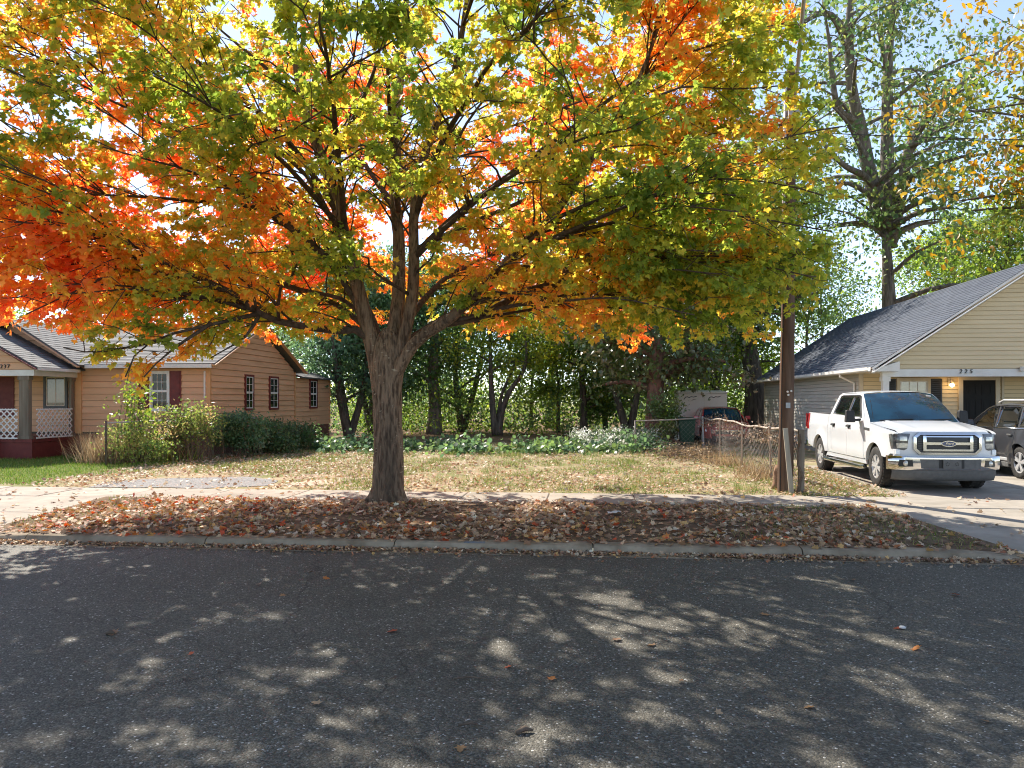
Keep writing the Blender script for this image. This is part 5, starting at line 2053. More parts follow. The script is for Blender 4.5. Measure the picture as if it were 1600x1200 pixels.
# ================================================================== VEHICLES
def panel(poly, fmap, depth=(0, 0, 0), nu=14, nv=10, flip=False):
    """2-D outline -> gridded, mapped onto a curved skin, with an inward return round its edge"""
    bm = bmesh.new()
    vs = [bm.verts.new((a, b, 0)) for a, b in poly]
    f = bm.faces.new(vs)
    bmesh.ops.triangulate(bm, faces=[f])
    a0, a1 = min(p[0] for p in poly), max(p[0] for p in poly)
    b0, b1 = min(p[1] for p in poly), max(p[1] for p in poly)
    for k in range(1, nu):
        g = bm.verts[:] + bm.edges[:] + bm.faces[:]
        bmesh.ops.bisect_plane(bm, geom=g, dist=1e-5, plane_co=(a0 + (a1 - a0) * k / nu, 0, 0), plane_no=(1, 0, 0))
    for k in range(1, nv):
        g = bm.verts[:] + bm.edges[:] + bm.faces[:]
        bmesh.ops.bisect_plane(bm, geom=g, dist=1e-5, plane_co=(0, b0 + (b1 - b0) * k / nv, 0), plane_no=(0, 1, 0))
    bm.verts.index_update()
    bm.verts.ensure_lookup_table()
    co = [Vector(fmap(v.co.x, v.co.y)) for v in bm.verts]
    fs = [tuple(v.index for v in f.verts) for f in bm.faces]
    d = Vector(depth)
    out_v = list(co)
    if d.length:
        mp = {}
        for e in bm.edges:
            if len(e.link_faces) == 1:
                q = []
                for v in e.verts:
                    if v.index not in mp:
                        mp[v.index] = len(out_v)
                        out_v.append(co[v.index] + d)
                    q.append(mp[v.index])
                fs.append((e.verts[0].index, e.verts[1].index, q[1], q[0]))
    bm.free()
    if flip:
        fs = [tuple(reversed(f)) for f in fs]
    return out_v, fs


def add_panel(mb, poly, fmap, depth=(0, 0, 0), nu=14, nv=10):
    v, f = panel(poly, fmap, depth, nu, nv)
    mb.add(v, f)


def arc(cy, cz, r, a0, a1, n=14):
    return [(cy + r * math.cos(math.radians(a0 + (a1 - a0) * k / n)), cz + r * math.sin(math.radians(a0 + (a1 - a0) * k / n))) for k in range(n + 1)]


def wheel(parent, c, R, w, side, spokes=6, rim_r=.66):
    """side: -1 faces -x, +1 faces +x"""
    ax = Vector((side, 0, 0))
    mb = MB()
    rr = R * rim_r
    prof = [(rr, -w / 2 + .01), (R * .86, -w / 2), (R * .96, -w / 2 + .02), (R, -w / 2 + .05), (R, w / 2 - .05), (R * .96, w / 2 - .02), (R * .86, w / 2), (rr, w / 2 - .01), (rr - .012, 0)]
    mb.lathe(prof, ax, c, 40, closed=True)
    # tread blocks
    for k in range(36):
        a = 2 * PI * k / 36
        for s in (-1, 1):
            d = Vector((0, math.cos(a), math.sin(a)))
            tng = Vector((0, -math.sin(a), math.cos(a)))
            p = Vector(c) + d * (R - .002) + ax * s * (w / 2 - .055)
            mb.beam(p - tng * .018, p + tng * .022 + d * 0, .075, .014, d)
    wh = mb.build('wheel', M['tyre'], parent, smooth=True, local=True, sharp=40)
    rm = MB()
    o = w / 2 - .02
    rm.lathe([(rr, o), (rr - .018, o + .004), (rr - .03, o - .03), (rr - .035, o - .12)], ax, c, 36)
    for k in range(spokes):
        for ds in (-.11, .11):
            a = 2 * PI * k / spokes + .2
            a1 = a + ds * 1.3
            a0_ = a + ds * .8
            p0 = Vector(c) + Vector((0, math.cos(a0_), math.sin(a0_))) * R * .12 + ax * (o - .015)
            p1 = Vector(c) + Vector((0, math.cos(a1), math.sin(a1))) * (rr - .02) + ax * (o - .012)
            rm.beam(p0, p1, .042, .03, ax)
    rm.lathe([(.0, o + .004), (R * .12, o), (R * .17, o - .02), (R * .17, o - .07)], ax, c, 18)
    rm.build('rim', M['alloy'], wh, smooth=True, local=True, sharp=35)
    bd = MB()
    bd.lathe([(0, o - .11), (rr - .03, o - .10)], ax, c, 24)
    bd.build('brake_disc', M['black_trim'], wh, local=True)
    return wh


# ------------------------------------------------------------------ pickup
PK = thing('pickup_truck', 'white crew cab pickup with big chrome grille parked nose out on the driveway', 'truck')
ORG[PK.name] = Vector((0, 0, 0))
WF, WR_, WZ, AR = .96, 4.64, .40, .475


def fender_z(y):
    t = min(1, max(0, (y - .1) / 1.55))
    return 1.09 + .175 * t ** .8


def side_x(y, z):
    x = .955
    x -= .035 * max(0, (.62 - z) / .25)
    x -= .03 * max(0, (z - 1.0) / .35) ** 1.5
    if y < .75:
        x -= .10 * ((.75 - y) / .75) ** 2.2
    if y > 5.4:
        x -= .02 * ((y - 5.4) / .4) ** 2
    for wy in (WF, WR_):
        d = math.hypot(y - wy, z - WZ)
        x += .045 * math.exp(-((d - AR) / .10) ** 2) * (1 if z > .35 else .5)
    # crease along the doors
    x += .010 * math.exp(-((z - 1.10) / .05) ** 2) - .012 * math.exp(-((z - .80) / .14) ** 2) * (1 if 1.7 < y < 4 else 0)
    return x


def smap(s, off=0.0):
    return lambda y, z: (s * (side_x(y, z) + off), y, z)


FENDER = [(.12, .70), (.125, .785), (.27, .80), (.28, 1.06), (.16, 1.075), (.16, 1.09)] + [(y, fender_z(y)) for y in (.3, .5, .7, .9, 1.1, 1.3, 1.5)] + [(1.655, 1.265), (1.64, .52), (1.50, .50)] + arc(WF, WZ, AR, 12, 150, 14) + [(.46, .62), (.30, .70)]
FDOOR = [(1.67, .50), (1.67, 1.27), (1.95, 1.29), (2.05, 1.335), (2.715, 1.345), (2.715, .50)]
RDOOR = [(2.73, .50), (2.73, 1.345), (3.79, 1.36), (3.83, 1.0), (3.80, .72), (3.74, .50)]
CABREAR = [(3.80, 1.36), (4.02, 1.37), (4.02, .50), (3.755, .50), (3.815, .72), (3.845, 1.0)]
BED = [(4.05, .50), (4.05, 1.375), (5.0, 1.385), (5.74, 1.40), (5.80, 1.36), (5.82, .80), (5.72, .60), (5.22, .52)] + arc(WR_, WZ, AR, 14, 168, 14)
for s in (-1, 1):
    dep = (-s * .07, 0, 0)
    mb = MB()
    add_panel(mb, FENDER, smap(s), dep, 22, 12)
    add_panel(mb, BED, smap(s), dep, 22, 12)
    add_panel(mb, CABREAR, smap(s), dep, 5, 8)
    add_panel(mb, [(1.52, .40), (1.60, .49), (4.08, .49), (4.14, .40)], smap(s, -.01), dep, 12, 2)
    b_ = mb.build('body_side', M['white_paint'], PK, smooth=True, local=True, sharp=35)
    for nm, poly, hy in (('front_door', FDOOR, 2.56), ('rear_door', RDOOR, 3.62)):
        mb = MB()
        add_panel(mb, poly, smap(s, .001), dep, 12, 12)
        d_ = mb.build('door', M['white_paint'], PK, smooth=True, local=True, sharp=35)
        mb = MB()
        x0 = side_x(hy, 1.15)
        mb.hexa([(s * (x0 - .01), hy - .12, 1.12), (s * (x0 + .045), hy - .10, 1.13), (s * (x0 + .045), hy + .09, 1.13), (s * (x0 - .01), hy + .11, 1.12)],
                [(s * (x0 - .01), hy - .12, 1.18), (s * (x0 + .04), hy - .10, 1.165), (s * (x0 + .04), hy + .09, 1.165), (s * (x0 - .01), hy + .11, 1.18)])
        mb.lathe([(.0, .012), (.05, .008), (.055, .0)], (s, 0, 0), (s * (x0 - .002), hy - .01, 1.11), 12)
        mb.build('door_handle', M['black_trim'], d_, local=True)
        mb = MB()
        add_panel(mb, [(poly[0][0] + .03, .55), (poly[0][0] + .03, .64), (poly[-1][0] - .03, .64), (poly[-1][0] - .03, .55)], smap(s, .006), dep, 8, 2)
    # arch liner
    mb = MB()
    for wy in (WF, WR_):
        pts = arc(wy, WZ, AR + .012, 0, 180, 18)
        for (y0, z0), (y1, z1) in zip(pts, pts[1:]):
            mb.add([(s * .93, y0, z0), (s * .93, y1, z1), (s * .55, y1, z1), (s * .55, y0, z0)], [(0, 1, 2, 3)])
        mb.add([(s * .56, y, z) for y, z in pts], [tuple(range(len(pts)))])
    mb.build('wheel_arch', M['black_trim'], PK, local=True)
# inner hull so that no gap shows daylight
mb = MB()
mb.box(-.86, .86, 1.5, 4.10, .44, 1.22)
mb.box(-.86, .86, .42, 1.5, .90, 1.04)
mb.box(-.52, .52, .3, 5.6, .36, .98)
mb.box(-.84, .84, 4.1, 5.75, .92, 1.10)
mb.build('underbody', M['black_trim'], PK, local=True)
# greenhouse
def gx(z):
    return .915 - .36 * (z - 1.30)


def gmap(s, off=0.0):
    return lambda y, z: (s * (gx(z) + off + .012 * math.sin(PI * min(1, max(0, (z - 1.28) / .6)))), y, z)


GH = [(1.62, 1.25), (1.90, 1.47), (2.28, 1.77), (2.40, 1.84), (2.60, 1.872), (3.2, 1.885), (3.72, 1.872), (3.86, 1.83), (4.03, 1.36), (3.0, 1.34), (2.0, 1.30)]
mb = MB()
for s in (-1, 1):
    add_panel(mb, GH, gmap(s), (-s * .05, 0, 0), 14, 8)
# roof
roof_g = []
nx_r, ny_r = 12, 10
for j in range(ny_r + 1):
    for i in range(nx_r + 1):
        u = -1 + 2 * i / nx_r
        t = j / ny_r
        y = 2.34 + .09 * u * u + t * (3.86 - 2.34 - .09 * u * u)
        edge = 1 - abs(u) ** 3.2
        z = 1.842 + .085 * edge * (math.sin(PI * (.13 + .76 * t)) ** .6) + .03 * (1 - abs(2 * t - 1) ** 2) * (1 - edge)
        roof_g.append((u * (.735 - .01), y, z))
mb.add(roof_g, [(j * (nx_r + 1) + i, j * (nx_r + 1) + i + 1, (j + 1) * (nx_r + 1) + i + 1, (j + 1) * (nx_r + 1) + i) for j in range(ny_r) for i in range(nx_r)])
# back of the cab
mb.add([(-.88, 4.03, 1.34), (.88, 4.03, 1.34), (.72, 3.86, 1.84), (-.72, 3.86, 1.84)], [(0, 1, 2, 3)])
# A pillars
for s in (-1, 1):
    mb.add([(s * gx(1.25), 1.60, 1.25), (s * gx(1.77), 2.26, 1.77), (s * gx(1.84), 2.40, 1.845), (s * .70, 2.385, 1.845), (s * .785, 2.0, 1.60), (s * .855, 1.53, 1.262)], [(0, 1, 2, 3, 4, 5)])
mb.build('cab', M['white_paint'], PK, smooth=True, local=True, sharp=35)
ws = []
nw = 12
for j in range(7):
    t = j / 6
    for i in range(nw + 1):
        u = -1 + 2 * i / nw
        bt = Vector((u * .862, 1.36 + .17 * u * u, 1.262))
        tp_ = Vector((u * .705, 2.32 + .07 * u * u, 1.87 - .028 * abs(u) ** 3))
        q = bt.lerp(tp_, t) + Vector((0, -.02, .03)) * math.sin(PI * t)
        ws.append(tuple(q))
mb = MB()
mb.add(ws, [(j * (nw + 1) + i, j * (nw + 1) + i + 1, (j + 1) * (nw + 1) + i + 1, (j + 1) * (nw + 1) + i) for j in range(6) for i in range(nw)])
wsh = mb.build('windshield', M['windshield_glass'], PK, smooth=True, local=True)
mb = MB()
for x0, x1 in ((-.70, -.06), (.04, .74)):
    mb.tube([(x0, 1.37 + .17 * x0 * x0, 1.30), (x1, 1.42 + .17 * x1 * x1, 1.325)], .012, 6)
mb.build('wiper', M['black_trim'], wsh, local=True)
mb = MB()
mb.add([(.5, 2.16, 1.795), (.60, 2.165, 1.79), (.60, 2.19, 1.81), (.5, 2.185, 1.815)], [(0, 1, 2, 3)])
mb.build('sticker', M['white_trim'], wsh, local=True)
for s in (-1, 1):
    mb = MB()
    add_panel(mb, [(1.86, 1.335), (2.34, 1.79), (2.50, 1.825), (3.60, 1.825), (3.72, 1.80), (3.84, 1.385), (2.1, 1.35)], gmap(s, .004), (-s * .02, 0, 0), 10, 6)
    mb.build('window_surround', M['black_trim'], PK, smooth=True, local=True)
    for poly in ([(1.98, 1.37), (2.38, 1.76), (2.52, 1.795), (2.74, 1.80), (2.74, 1.375)], [(2.84, 1.375), (2.84, 1.80), (3.55, 1.795), (3.65, 1.77), (3.74, 1.41)]):
        mb = MB()
        add_panel(mb, poly, gmap(s, .010), (-s * .02, 0, 0), 8, 6)
        mb.build('side_window', M['car_glass'], PK, smooth=True, local=True)
    # mirror
    mb = MB()
    c = Vector((s * 1.13, 1.93, 1.37))
    mb.hexa([(c.x - .10, c.y - .07, c.z - .125), (c.x + .10, c.y - .05, c.z - .125), (c.x + .10, c.y + .06, c.z - .125), (c.x - .10, c.y + .07, c.z - .125)],
            [(c.x - .085, c.y - .05, c.z + .13), (c.x + .085, c.y - .03, c.z + .12), (c.x + .085, c.y + .05, c.z + .12), (c.x - .085, c.y + .06, c.z + .13)])
    mb.hexa([(s * .90, 1.90, 1.27), (s * 1.06, 1.90, 1.27), (s * 1.06, 1.97, 1.27), (s * .90, 2.0, 1.27)], [(s * .90, 1.91, 1.33), (s * 1.06, 1.91, 1.31), (s * 1.06, 1.97, 1.31), (s * .90, 2.0, 1.33)])
    mir = mb.build('side_mirror', M['black_trim'], PK, local=True, bevel=.02)
    mb = MB()
    mb.box(c.x - .085, c.x + .085, c.y + .064, c.y + .072, c.z - .10, c.z + .10)
    mb.build('mirror_glass', M['chrome'], mir, local=True)
    mb = MB()
    mb.tube([(s * .99, 1.45, .36), (s * 1.03, 1.62, .335), (s * 1.03, 3.95, .335), (s * .99, 4.1, .36)], .045, 10)
    for y in (1.75, 2.8, 3.8):
        mb.beam((s * .75, y, .40), (s * 1.02, y, .345), .05, .03)
    mb.build('running_board', M['chrome'], PK, smooth=True, local=True, sharp=40)
    mb = MB()
    add_panel(mb, [(1.30, 1.10), (1.31, 1.145), (1.585, 1.155), (1.585, 1.11)], smap(s, .010), (-s * .012, 0, 0), 4, 2)
    mb.build('fender_badge', M['black_trim'], PK, local=True)
    mb = MB()
    add_panel(mb, [(5.60, .98), (5.60, 1.37), (5.73, 1.385), (5.79, 1.36), (5.80, .98)], smap(s, .006), (-s * .03, .03, 0), 4, 6)
    add_panel(mb, [(-.99, .98), (-.99, 1.37), (-.80, 1.37), (-.80, .98)] if s < 0 else [(.80, .98), (.80, 1.37), (.99, 1.37), (.99, .98)], lambda x, z: (x * .975, 5.83, z), (0, -.03, 0), 3, 3)
    mb.build('tail_light', M['red_lamp'], PK, smooth=True, local=True, sharp=35)
# hood
mb = MB()
nh, mh = 24, 14
for j in range(mh + 1):
    t = j / mh
    for i in range(nh + 1):
        u = -1 + 2 * i / nh
        hw = (.81 + .075 * min(1, t * 2.2)) if t < .45 else .885
        yf = .15 + .085 * u * u
        yr = 1.335 + .17 * u * u
        y = yf + (yr - yf) * t
        x = u * hw
        z = fender_z(y) + .012 + .045 * (1 - abs(u) ** 2.6) * min(1, .35 + t)
        z += .018 * math.exp(-((abs(x) - .50 - .10 * t) / .05) ** 2) * min(1, t * 4)
        z += .012 * (1 / (1 + math.exp((abs(x) - .50 - .10 * t) / .02)) - .5) * min(1, t * 4)
        if t < .08:
            z -= .035 * ((.08 - t) / .08) ** 2
        mb.v.append((x, y, z))
for j in range(mh):
    for i in range(nh):
        a = j * (nh + 1) + i
        mb.f.append((a, a + 1, a + nh + 2, a + nh + 1))
a0 = len(mb.v)
for i in range(nh + 1):
    x, y, z = mb.v[i]
    mb.v.append((x * .99, y + .03, z - .045))
for i in range(nh):
    mb.f.append((i, a0 + i, a0 + i + 1, i + 1))
mb.build('hood', M['white_paint'], PK, smooth=True, local=True, sharp=40)
mb = MB()
for i in range(14):
    x = -.62 + 1.24 * i / 13
    mb.box(x - .032, x + .032, 1.30 + .16 * x * x, 1.325 + .16 * x * x, 1.265, 1.292)
mb.box(-.84, .84, 1.40, 1.62, 1.20, 1.258)
mb.build('cowl_vent', M['black_trim'], PK, local=True)['kind'] = 'stuff'


def fy(x):
    return .06 + .13 * (abs(x) / .95) ** 3


def fmap(off):
    return lambda x, z: (x, fy(x) - off + .05 * max(0, (z - .95) / .2) ** 2, z)


mb = MB()
add_panel(mb, [(-.90, .66), (-.90, .775), (-.80, .78), (-.80, 1.09), (-.70, 1.125), (.70, 1.125), (.80, 1.09), (.80, .78), (.90, .775), (.90, .66)], fmap(0), (0, .08, 0), 22, 6)
mb.build('front_panel', M['white_paint'], PK, smooth=True, local=True, sharp=40)
# grille: black opening, chrome surround, bars
OCT = [(-.50, .70), (-.60, .79), (-.60, 1.03), (-.50, 1.11), (.50, 1.11), (.60, 1.03), (.60, .79), (.50, .70)]
OCT2 = [(-.475, .738), (-.552, .81), (-.552, 1.01), (-.475, 1.068), (.475, 1.068), (.552, 1.01), (.552, .81), (.475, .738)]
mb = MB()
add_panel(mb, OCT, fmap(.012), (0, .05, 0), 14, 5)
grl = mb.build('grille', M['black_paint'], PK, local=True)
mb = MB()
for k in range(8):
    a, b = OCT[k], OCT[(k + 1) % 8]
    c, d = OCT2[(k + 1) % 8], OCT2[k]
    add_panel(mb, [a, b, c, d], fmap(.045), (0, .05, 0), 6, 2)
mb.build('grille_surround', M['chrome'], grl, smooth=True, local=True, sharp=30)
for (z0, z1, xx) in ((1.025, 1.045, .40), (.882, .930, .40), (.765, .800, .44)):
    mb = MB()
    add_panel(mb, [(-xx, z0), (-xx, z1), (xx, z1), (xx, z0)], fmap(.055), (0, .05, 0), 10, 2)
    mb.build('grille_bar', M['chrome'], grl, smooth=True, local=True, sharp=30)
for s in (-1, 1):
    mb = MB()
    add_panel(mb, [(s * .385, .78), (s * .385, 1.05), (s * .44, 1.05), (s * .44, .78)], fmap(.050), (0, .05, 0), 2, 5)
    mb.build('grille_bar', M['chrome'], grl, smooth=True, local=True, sharp=30)
mb = MB()
for k in range(9):
    z = .77 + .033 * k
    mb.box(-.52, .52, fy(0) - .024 + .02, fy(0) + .03, z, z + .008)
mb.build('grille_mesh', M['grey_trim'], grl, local=True)['kind'] = 'stuff'
mb = MB()
el = [(.135 * math.cos(2 * PI * k / 28), .905 + .056 * math.sin(2 * PI * k / 28)) for k in range(28)]
add_panel(mb, el, fmap(.068), (0, .03, 0), 6, 4)
emb_ = mb.build('emblem', M['chrome'], grl, local=True)
mb = MB()
el = [(.118 * math.cos(2 * PI * k / 28), .905 + .043 * math.sin(2 * PI * k / 28)) for k in range(28)]
add_panel(mb, el, fmap(.074), (0, .01, 0), 6, 4)
mb.build('badge_field', M['emblem_blue'], emb_, local=True)
text(emb_, 'badge_lettering', 'Ford', (0, fy(0) - .078, .904), .075, M['chrome'], shear=.35, extrude=.002)
# head lamps wrap round the corner
for s in (-1, 1):
    def hmap(x, z, s=s):
        # x runs from the grille side outwards; past .80 it turns along the wing
        if x < .84:
            return (s * x, fy(x) - .012 + .05 * max(0, (z - .95) / .2) ** 2, z)
        t = x - .84
        yy = fy(.84) - .012 + t * 1.25 + .05 * max(0, (z - .95) / .2) ** 2
        k = min(1, t / .07)
        return (s * (.84 * (1 - k) + (side_x(yy, z) + .008) * k), yy, z)
    mb = MB()
    add_panel(mb, [(.64, 1.085), (.66, 1.02), (.68, .96), (.70, .80), (.75, .775), (.92, .795), (.955, .93), (.965, 1.055), (.88, 1.09)], hmap, (0, .06, 0), 14, 10)
    hl = mb.build('headlight', M['lamp_dark'], PK, smooth=True, local=True, sharp=40)
    mb = MB()
    add_panel(mb, [(.685, .905), (.70, .815), (.86, .815), (.87, .905)], lambda x, z: tuple(Vector(hmap(x, z)) + Vector((0, -.008, 0))), (0, .02, 0), 5, 3)
    add_panel(mb, [(.70, .95), (.70, 1.03), (.82, 1.03), (.82, .95)], lambda x, z: tuple(Vector(hmap(x, z)) + Vector((0, -.008, 0))), (0, .02, 0), 5, 3)
    mb.build('lamp_lens', M['lamp_clear'], hl, smooth=True, local=True, sharp=40)
# chrome bumper
def by(x):
    return -.06 + .30 * (abs(x) / 1.02) ** 3.4


def bprofile(x):
    y = by(x)
    return [(x, y + .09, .668), (x, y + .02, .668), (x, y, .645), (x, y - .004, .56), (x, y + .004, .45), (x, y + .03, .41), (x, y + .09, .40)]


mb = MB()
nb = 32
for i in range(nb + 1):
    x = -1.0 + 2.0 * i / nb
    mb.v.extend(bprofile(x))
for i in range(nb):
    for j in range(6):
        a = i * 7 + j
        mb.f.append((a, a + 1, a + 8, a + 7))
for s in (0, nb):
    mb.f.append(tuple(s * 7 + j for j in range(7)))
bmp = mb.build('bumper', M['chrome'], PK, smooth=True, local=True, sharp=35)
bmap = lambda off: (lambda x, z: (x, by(x) - off, z))
mb = MB()
add_panel(mb, [(-.50, .45), (-.52, .62), (.56, .62), (.54, .45)], bmap(.008), (0, .02, 0), 10, 3)
mb.build('bumper_pad', M['grey_trim'], bmp, local=True)
mb = MB()
add_panel(mb, [(-.20, .455), (-.20, .615), (.24, .615), (.24, .455)], bmap(.014), (0, .02, 0), 4, 3)
mb.build('plate_recess', M['black_trim'], bmp, local=True)
mb = MB()
mb.box(-.14, .18, by(0) - .04, by(0) - .016, .452, .615)
plt_ = mb.build('plate_bracket', M['grey_trim'], bmp, local=True, bevel=.006)
mb = MB()
for cx_ in (-.065, .10):
    for (dx_, dz_) in ((0, .028), (.026, .008), (.016, -.022), (-.016, -.022), (-.026, .008)):
        mb.lathe([(0, .002), (.011, .0015), (.0115, -.004)], (0, -1, 0), (cx_ + dx_, by(0) - .041, .534 + dz_), 8)
mb.build('bracket_holes', M['black_paint'], plt_, local=True)['kind'] = 'stuff'
for s in (-1, 1):
    mb = MB()
    add_panel(mb, [(s * .63, .48), (s * .64, .60), (s * .84, .60), (s * .86, .50), (s * .84, .47)], bmap(.008), (0, .02, 0), 6, 3)
    fg = mb.build('fog_light', M['black_paint'], bmp, local=True)
    mb = MB()
    mb.lathe([(0, .012), (.045, .006), (.052, -.01)], (0, -1, 0), (s * .74, by(.74) - .01, .537), 16)
    mb.build('fog_lens', M['lamp_clear'], fg, smooth=True, local=True)
mb = MB()
nb = 28
for i in range(nb + 1):
    x = -.93 + 1.86 * i / nb
    y = by(x * 1.02) + .05
    mb.v.extend([(x, y, .41), (x, y - .005, .36), (x, y + .03, .27), (x, y + .06, .215), (x, y + .14, .21)])
for i in range(nb):
    for j in range(4):
        a = i * 5 + j
        mb.f.append((a, a + 1, a + 6, a + 5))
mb.build('air_dam', M['grey_trim'], PK, smooth=True, local=True)
# bed cover and tailgate
mb = MB()
mb.box(-.84, .84, 4.06, 5.74, 1.37, 1.405)
mb.build('bed_cover', M['black_trim'], PK, local=True, bevel=.01)
mb = MB()
mb.box(-.80, .80, 5.78, 5.84, .75, 1.39)
mb.build('tailgate', M['white_paint'], PK, local=True, bevel=.015)
mb = MB()
mb.box(-.93, .93, 5.82, 5.97, .52, .70)
mb.build('rear_bumper', M['chrome'], PK, local=True, bevel=.03)
for s in (-1, 1):
    for wy in (WF, WR_):
        wheel(PK, (s * .835, wy, WZ), WZ, .27, s, 6, .60)
mb = MB()
mb.tube([(-.78, 1.56, 1.26), (-.78, 1.75, 1.72)], .005, 5)
mb.build('antenna', M['black_trim'], PK, local=True)
tp0 = cw(7.21 + .16 + .80, 15.15, .132)
PK.location = (tp0.x, tp0.y - WF, .135)
PK.rotation_euler = (0, 0, 0)


# ------------------------------------------------------------------ a passenger car in the same manner
def car(name, label, L_, W_, paint, prof, gh, wins, wheels, R, nose, bel, roof_z, loc, rotz, lower=None, chrome_line=False, rails=False, splits=()):
    """prof: side outline without arches (y, z) from front bottom over the top to the rear bottom; bel: belt height"""
    t = thing(name, label, 'car')
    ORG[t.name] = Vector((0, 0, 0))
    hw = W_ / 2

    def sx(y, z):
        x = hw - .05 * max(0, (.5 - z) / .3) - .05 * max(0, (z - bel + .25) / .25) ** 1.5
        e = min(y, L_ - y)
        if e < .8:
            x -= .22 * ((.8 - e) / .8) ** 2.2
        for wy in wheels:
            d = math.hypot(y - wy, z - R)
            x += .03 * math.exp(-((d - R - .05) / .08) ** 2)
        return x
    ar = R + .06
    lo_z = .30

    def side_poly(y0, y1):
        top = [(y, z) for y, z in prof if y0 < y < y1]

        def zt(y):
            for (a, za), (b, zb) in zip(prof, prof[1:]):
                if a <= y <= b:
                    return za + (zb - za) * (y - a) / max(1e-6, b - a)
            return prof[-1][1]
        poly = [(y0, lo_z), (y0, zt(y0))] + top + [(y1, zt(y1)), (y1, lo_z)]
        for wy in sorted(wheels, reverse=True):
            if y0 < wy < y1 and wy + ar * .97 < y1 + .2:
                pts = arc(wy, R, ar, math.degrees(math.asin((lo_z - R) / ar)), 180 - math.degrees(math.asin((lo_z - R) / ar)), 16)
                poly += [(min(max(p[0], y0 + .002), y1 - .002), p[1]) for p in pts]
        return poly
    cuts = [0.02] + list(splits) + [L_ - .02]
    for s in (-1, 1):
        for a, b in zip(cuts, cuts[1:]):
            isdoor = a != cuts[0] and b != cuts[-1]
            mb = MB()
            add_panel(mb, side_poly(a + .004, b - .004), lambda y, z, s=s: (s * sx(y, z), y, z), (-s * .06, 0, 0), 12, 8)
            p_ = mb.build('door' if isdoor else 'body_side', paint, t, smooth=True, local=True, sharp=35)
            if isdoor:
                mb = MB()
                hy = b - .16
                xx = sx(hy, bel - .14)
                mb.box(min(s * (xx - .01), s * (xx + .035)), max(s * (xx - .01), s * (xx + .035)), hy - .09, hy + .09, bel - .15, bel - .115)
                mb.build('door_handle', M['black_trim'] if not chrome_line else M['grey_trim'], p_, local=True, bevel=.008)

    def gxx(z):
        return hw - .055 - .36 * (z - bel)
    mb = MB()
    for s in (-1, 1):
        add_panel(mb, gh, lambda y, z, s=s: (s * gxx(z), y, z), (-s * .05, 0, 0), 10, 6)
    # bands across: bonnet, windshield base, roof, tail
    def band(mb_, pts, wfun, n=10, crown=.03):
        base = len(mb_.v)
        for (y, z) in pts:
            w = wfun(y, z)
            for i in range(n + 1):
                u = -1 + 2 * i / n
                mb_.v.append((u * w, y + (nose * u * u if y < L_ * .3 else -nose * .5 * u * u if y > L_ * .8 else 0) * (1 if z < bel + .02 else .5), z + crown * (1 - u * u)))
        for j in range(len(pts) - 1):
            for i in range(n):
                a = base + j * (n + 1) + i
                mb_.f.append((a, a + 1, a + n + 2, a + n + 1))
    topg = [p for p in gh if p[1] > bel + .1]
    rf = [p for p in gh if p[1] > roof_z - .09]
    band(mb, [(rf[0][0] - .02, rf[0][1])] + rf[1:-1] + [(rf[-1][0] + .02, rf[-1][1])], lambda y, z: gxx(z) - .01)
    mb.build('roof', paint, t, smooth=True, local=True, sharp=40)
    mb = MB()
    hood = [p for p in prof if p[0] <= gh[0][0] + .05]
    tail = [p for p in prof if p[0] >= gh[-1][0] - .05]
    band(mb, [(hood[0][0], .35)] + hood + [(gh[0][0] + .06, gh[0][1])], lambda y, z: sx(y, min(z, bel)) - .004)
    mb.build('hood', paint, t, smooth=True, local=True, sharp=40)
    mb = MB()
    band(mb, [(gh[-1][0] - .06, gh[-1][1])] + tail + [(tail[-1][0], .35)], lambda y, z: sx(y, min(z, bel)) - .004)
    mb.build('tail_panel', paint, t, smooth=True, local=True, sharp=40)
    mb = MB()
    band(mb, [gh[0], rf[0]], lambda y, z: gxx(z) - .035, 10, .05)
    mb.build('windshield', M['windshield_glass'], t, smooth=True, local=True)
    mb = MB()
    band(mb, [rf[-1], gh[-1]], lambda y, z: gxx(z) - .035, 10, .03)
    mb.build('rear_window', M['car_glass'], t, smooth=True, local=True)
    for s in (-1, 1):
        for wpoly in wins:
            mb = MB()
            add_panel(mb, wpoly, lambda y, z, s=s: (s * (gxx(z) + .008), y, z), (-s * .02, 0, 0), 6, 4)
            mb.build('side_window', M['car_glass'], t, smooth=True, local=True)
        if chrome_line:
            allw = [p for w in wins for p in w]
            mb = MB()
            topl = [p for p in gh if p[1] > bel + .02]
            mb.tube([(s * (gxx(z - .035) + .012), y, z - .035) for y, z in topl], .010, 6)
            mb.tube([(s * (gxx(bel) + .012), gh[0][0] + .25, bel + .005), (s * (gxx(bel) + .012), gh[-1][0] - .1, bel + .02)], .011, 6)
            mb.build('chrome_trim', M['chrome'], t, smooth=True, local=True)
        if lower:
            mb = MB()
            mb.box(min(s * (hw - .09), s * (hw - .004)), max(s * (hw - .09), s * (hw - .004)), wheels[0] + ar, wheels[1] - ar, .22, .34)
            mb.build('sill', M['grey_trim'], t, local=True, bevel=.02)
            mb = MB()
            mb.box(min(s * (hw - .03), s * (hw + .012)), max(s * (hw - .03), s * (hw + .012)), wheels[0] + ar + .02, wheels[1] - ar - .02, .36, .43)
            mb.build('side_moulding', M['alloy'], t, local=True, bevel=.012)
        if rails:
            mb = MB()
            mb.tube([(s * (gxx(roof_z) - .02), rf[0][0] + .35, roof_z + .02), (s * (gxx(roof_z) - .02), rf[0][0] + .55, roof_z + .075), (s * (gxx(roof_z) - .02), rf[-1][0] - .5, roof_z + .075), (s * (gxx(roof_z) - .02), rf[-1][0] - .3, roof_z + .01)], .022, 8)
            mb.build('roof_rail', M['alloy'], t, smooth=True, local=True)
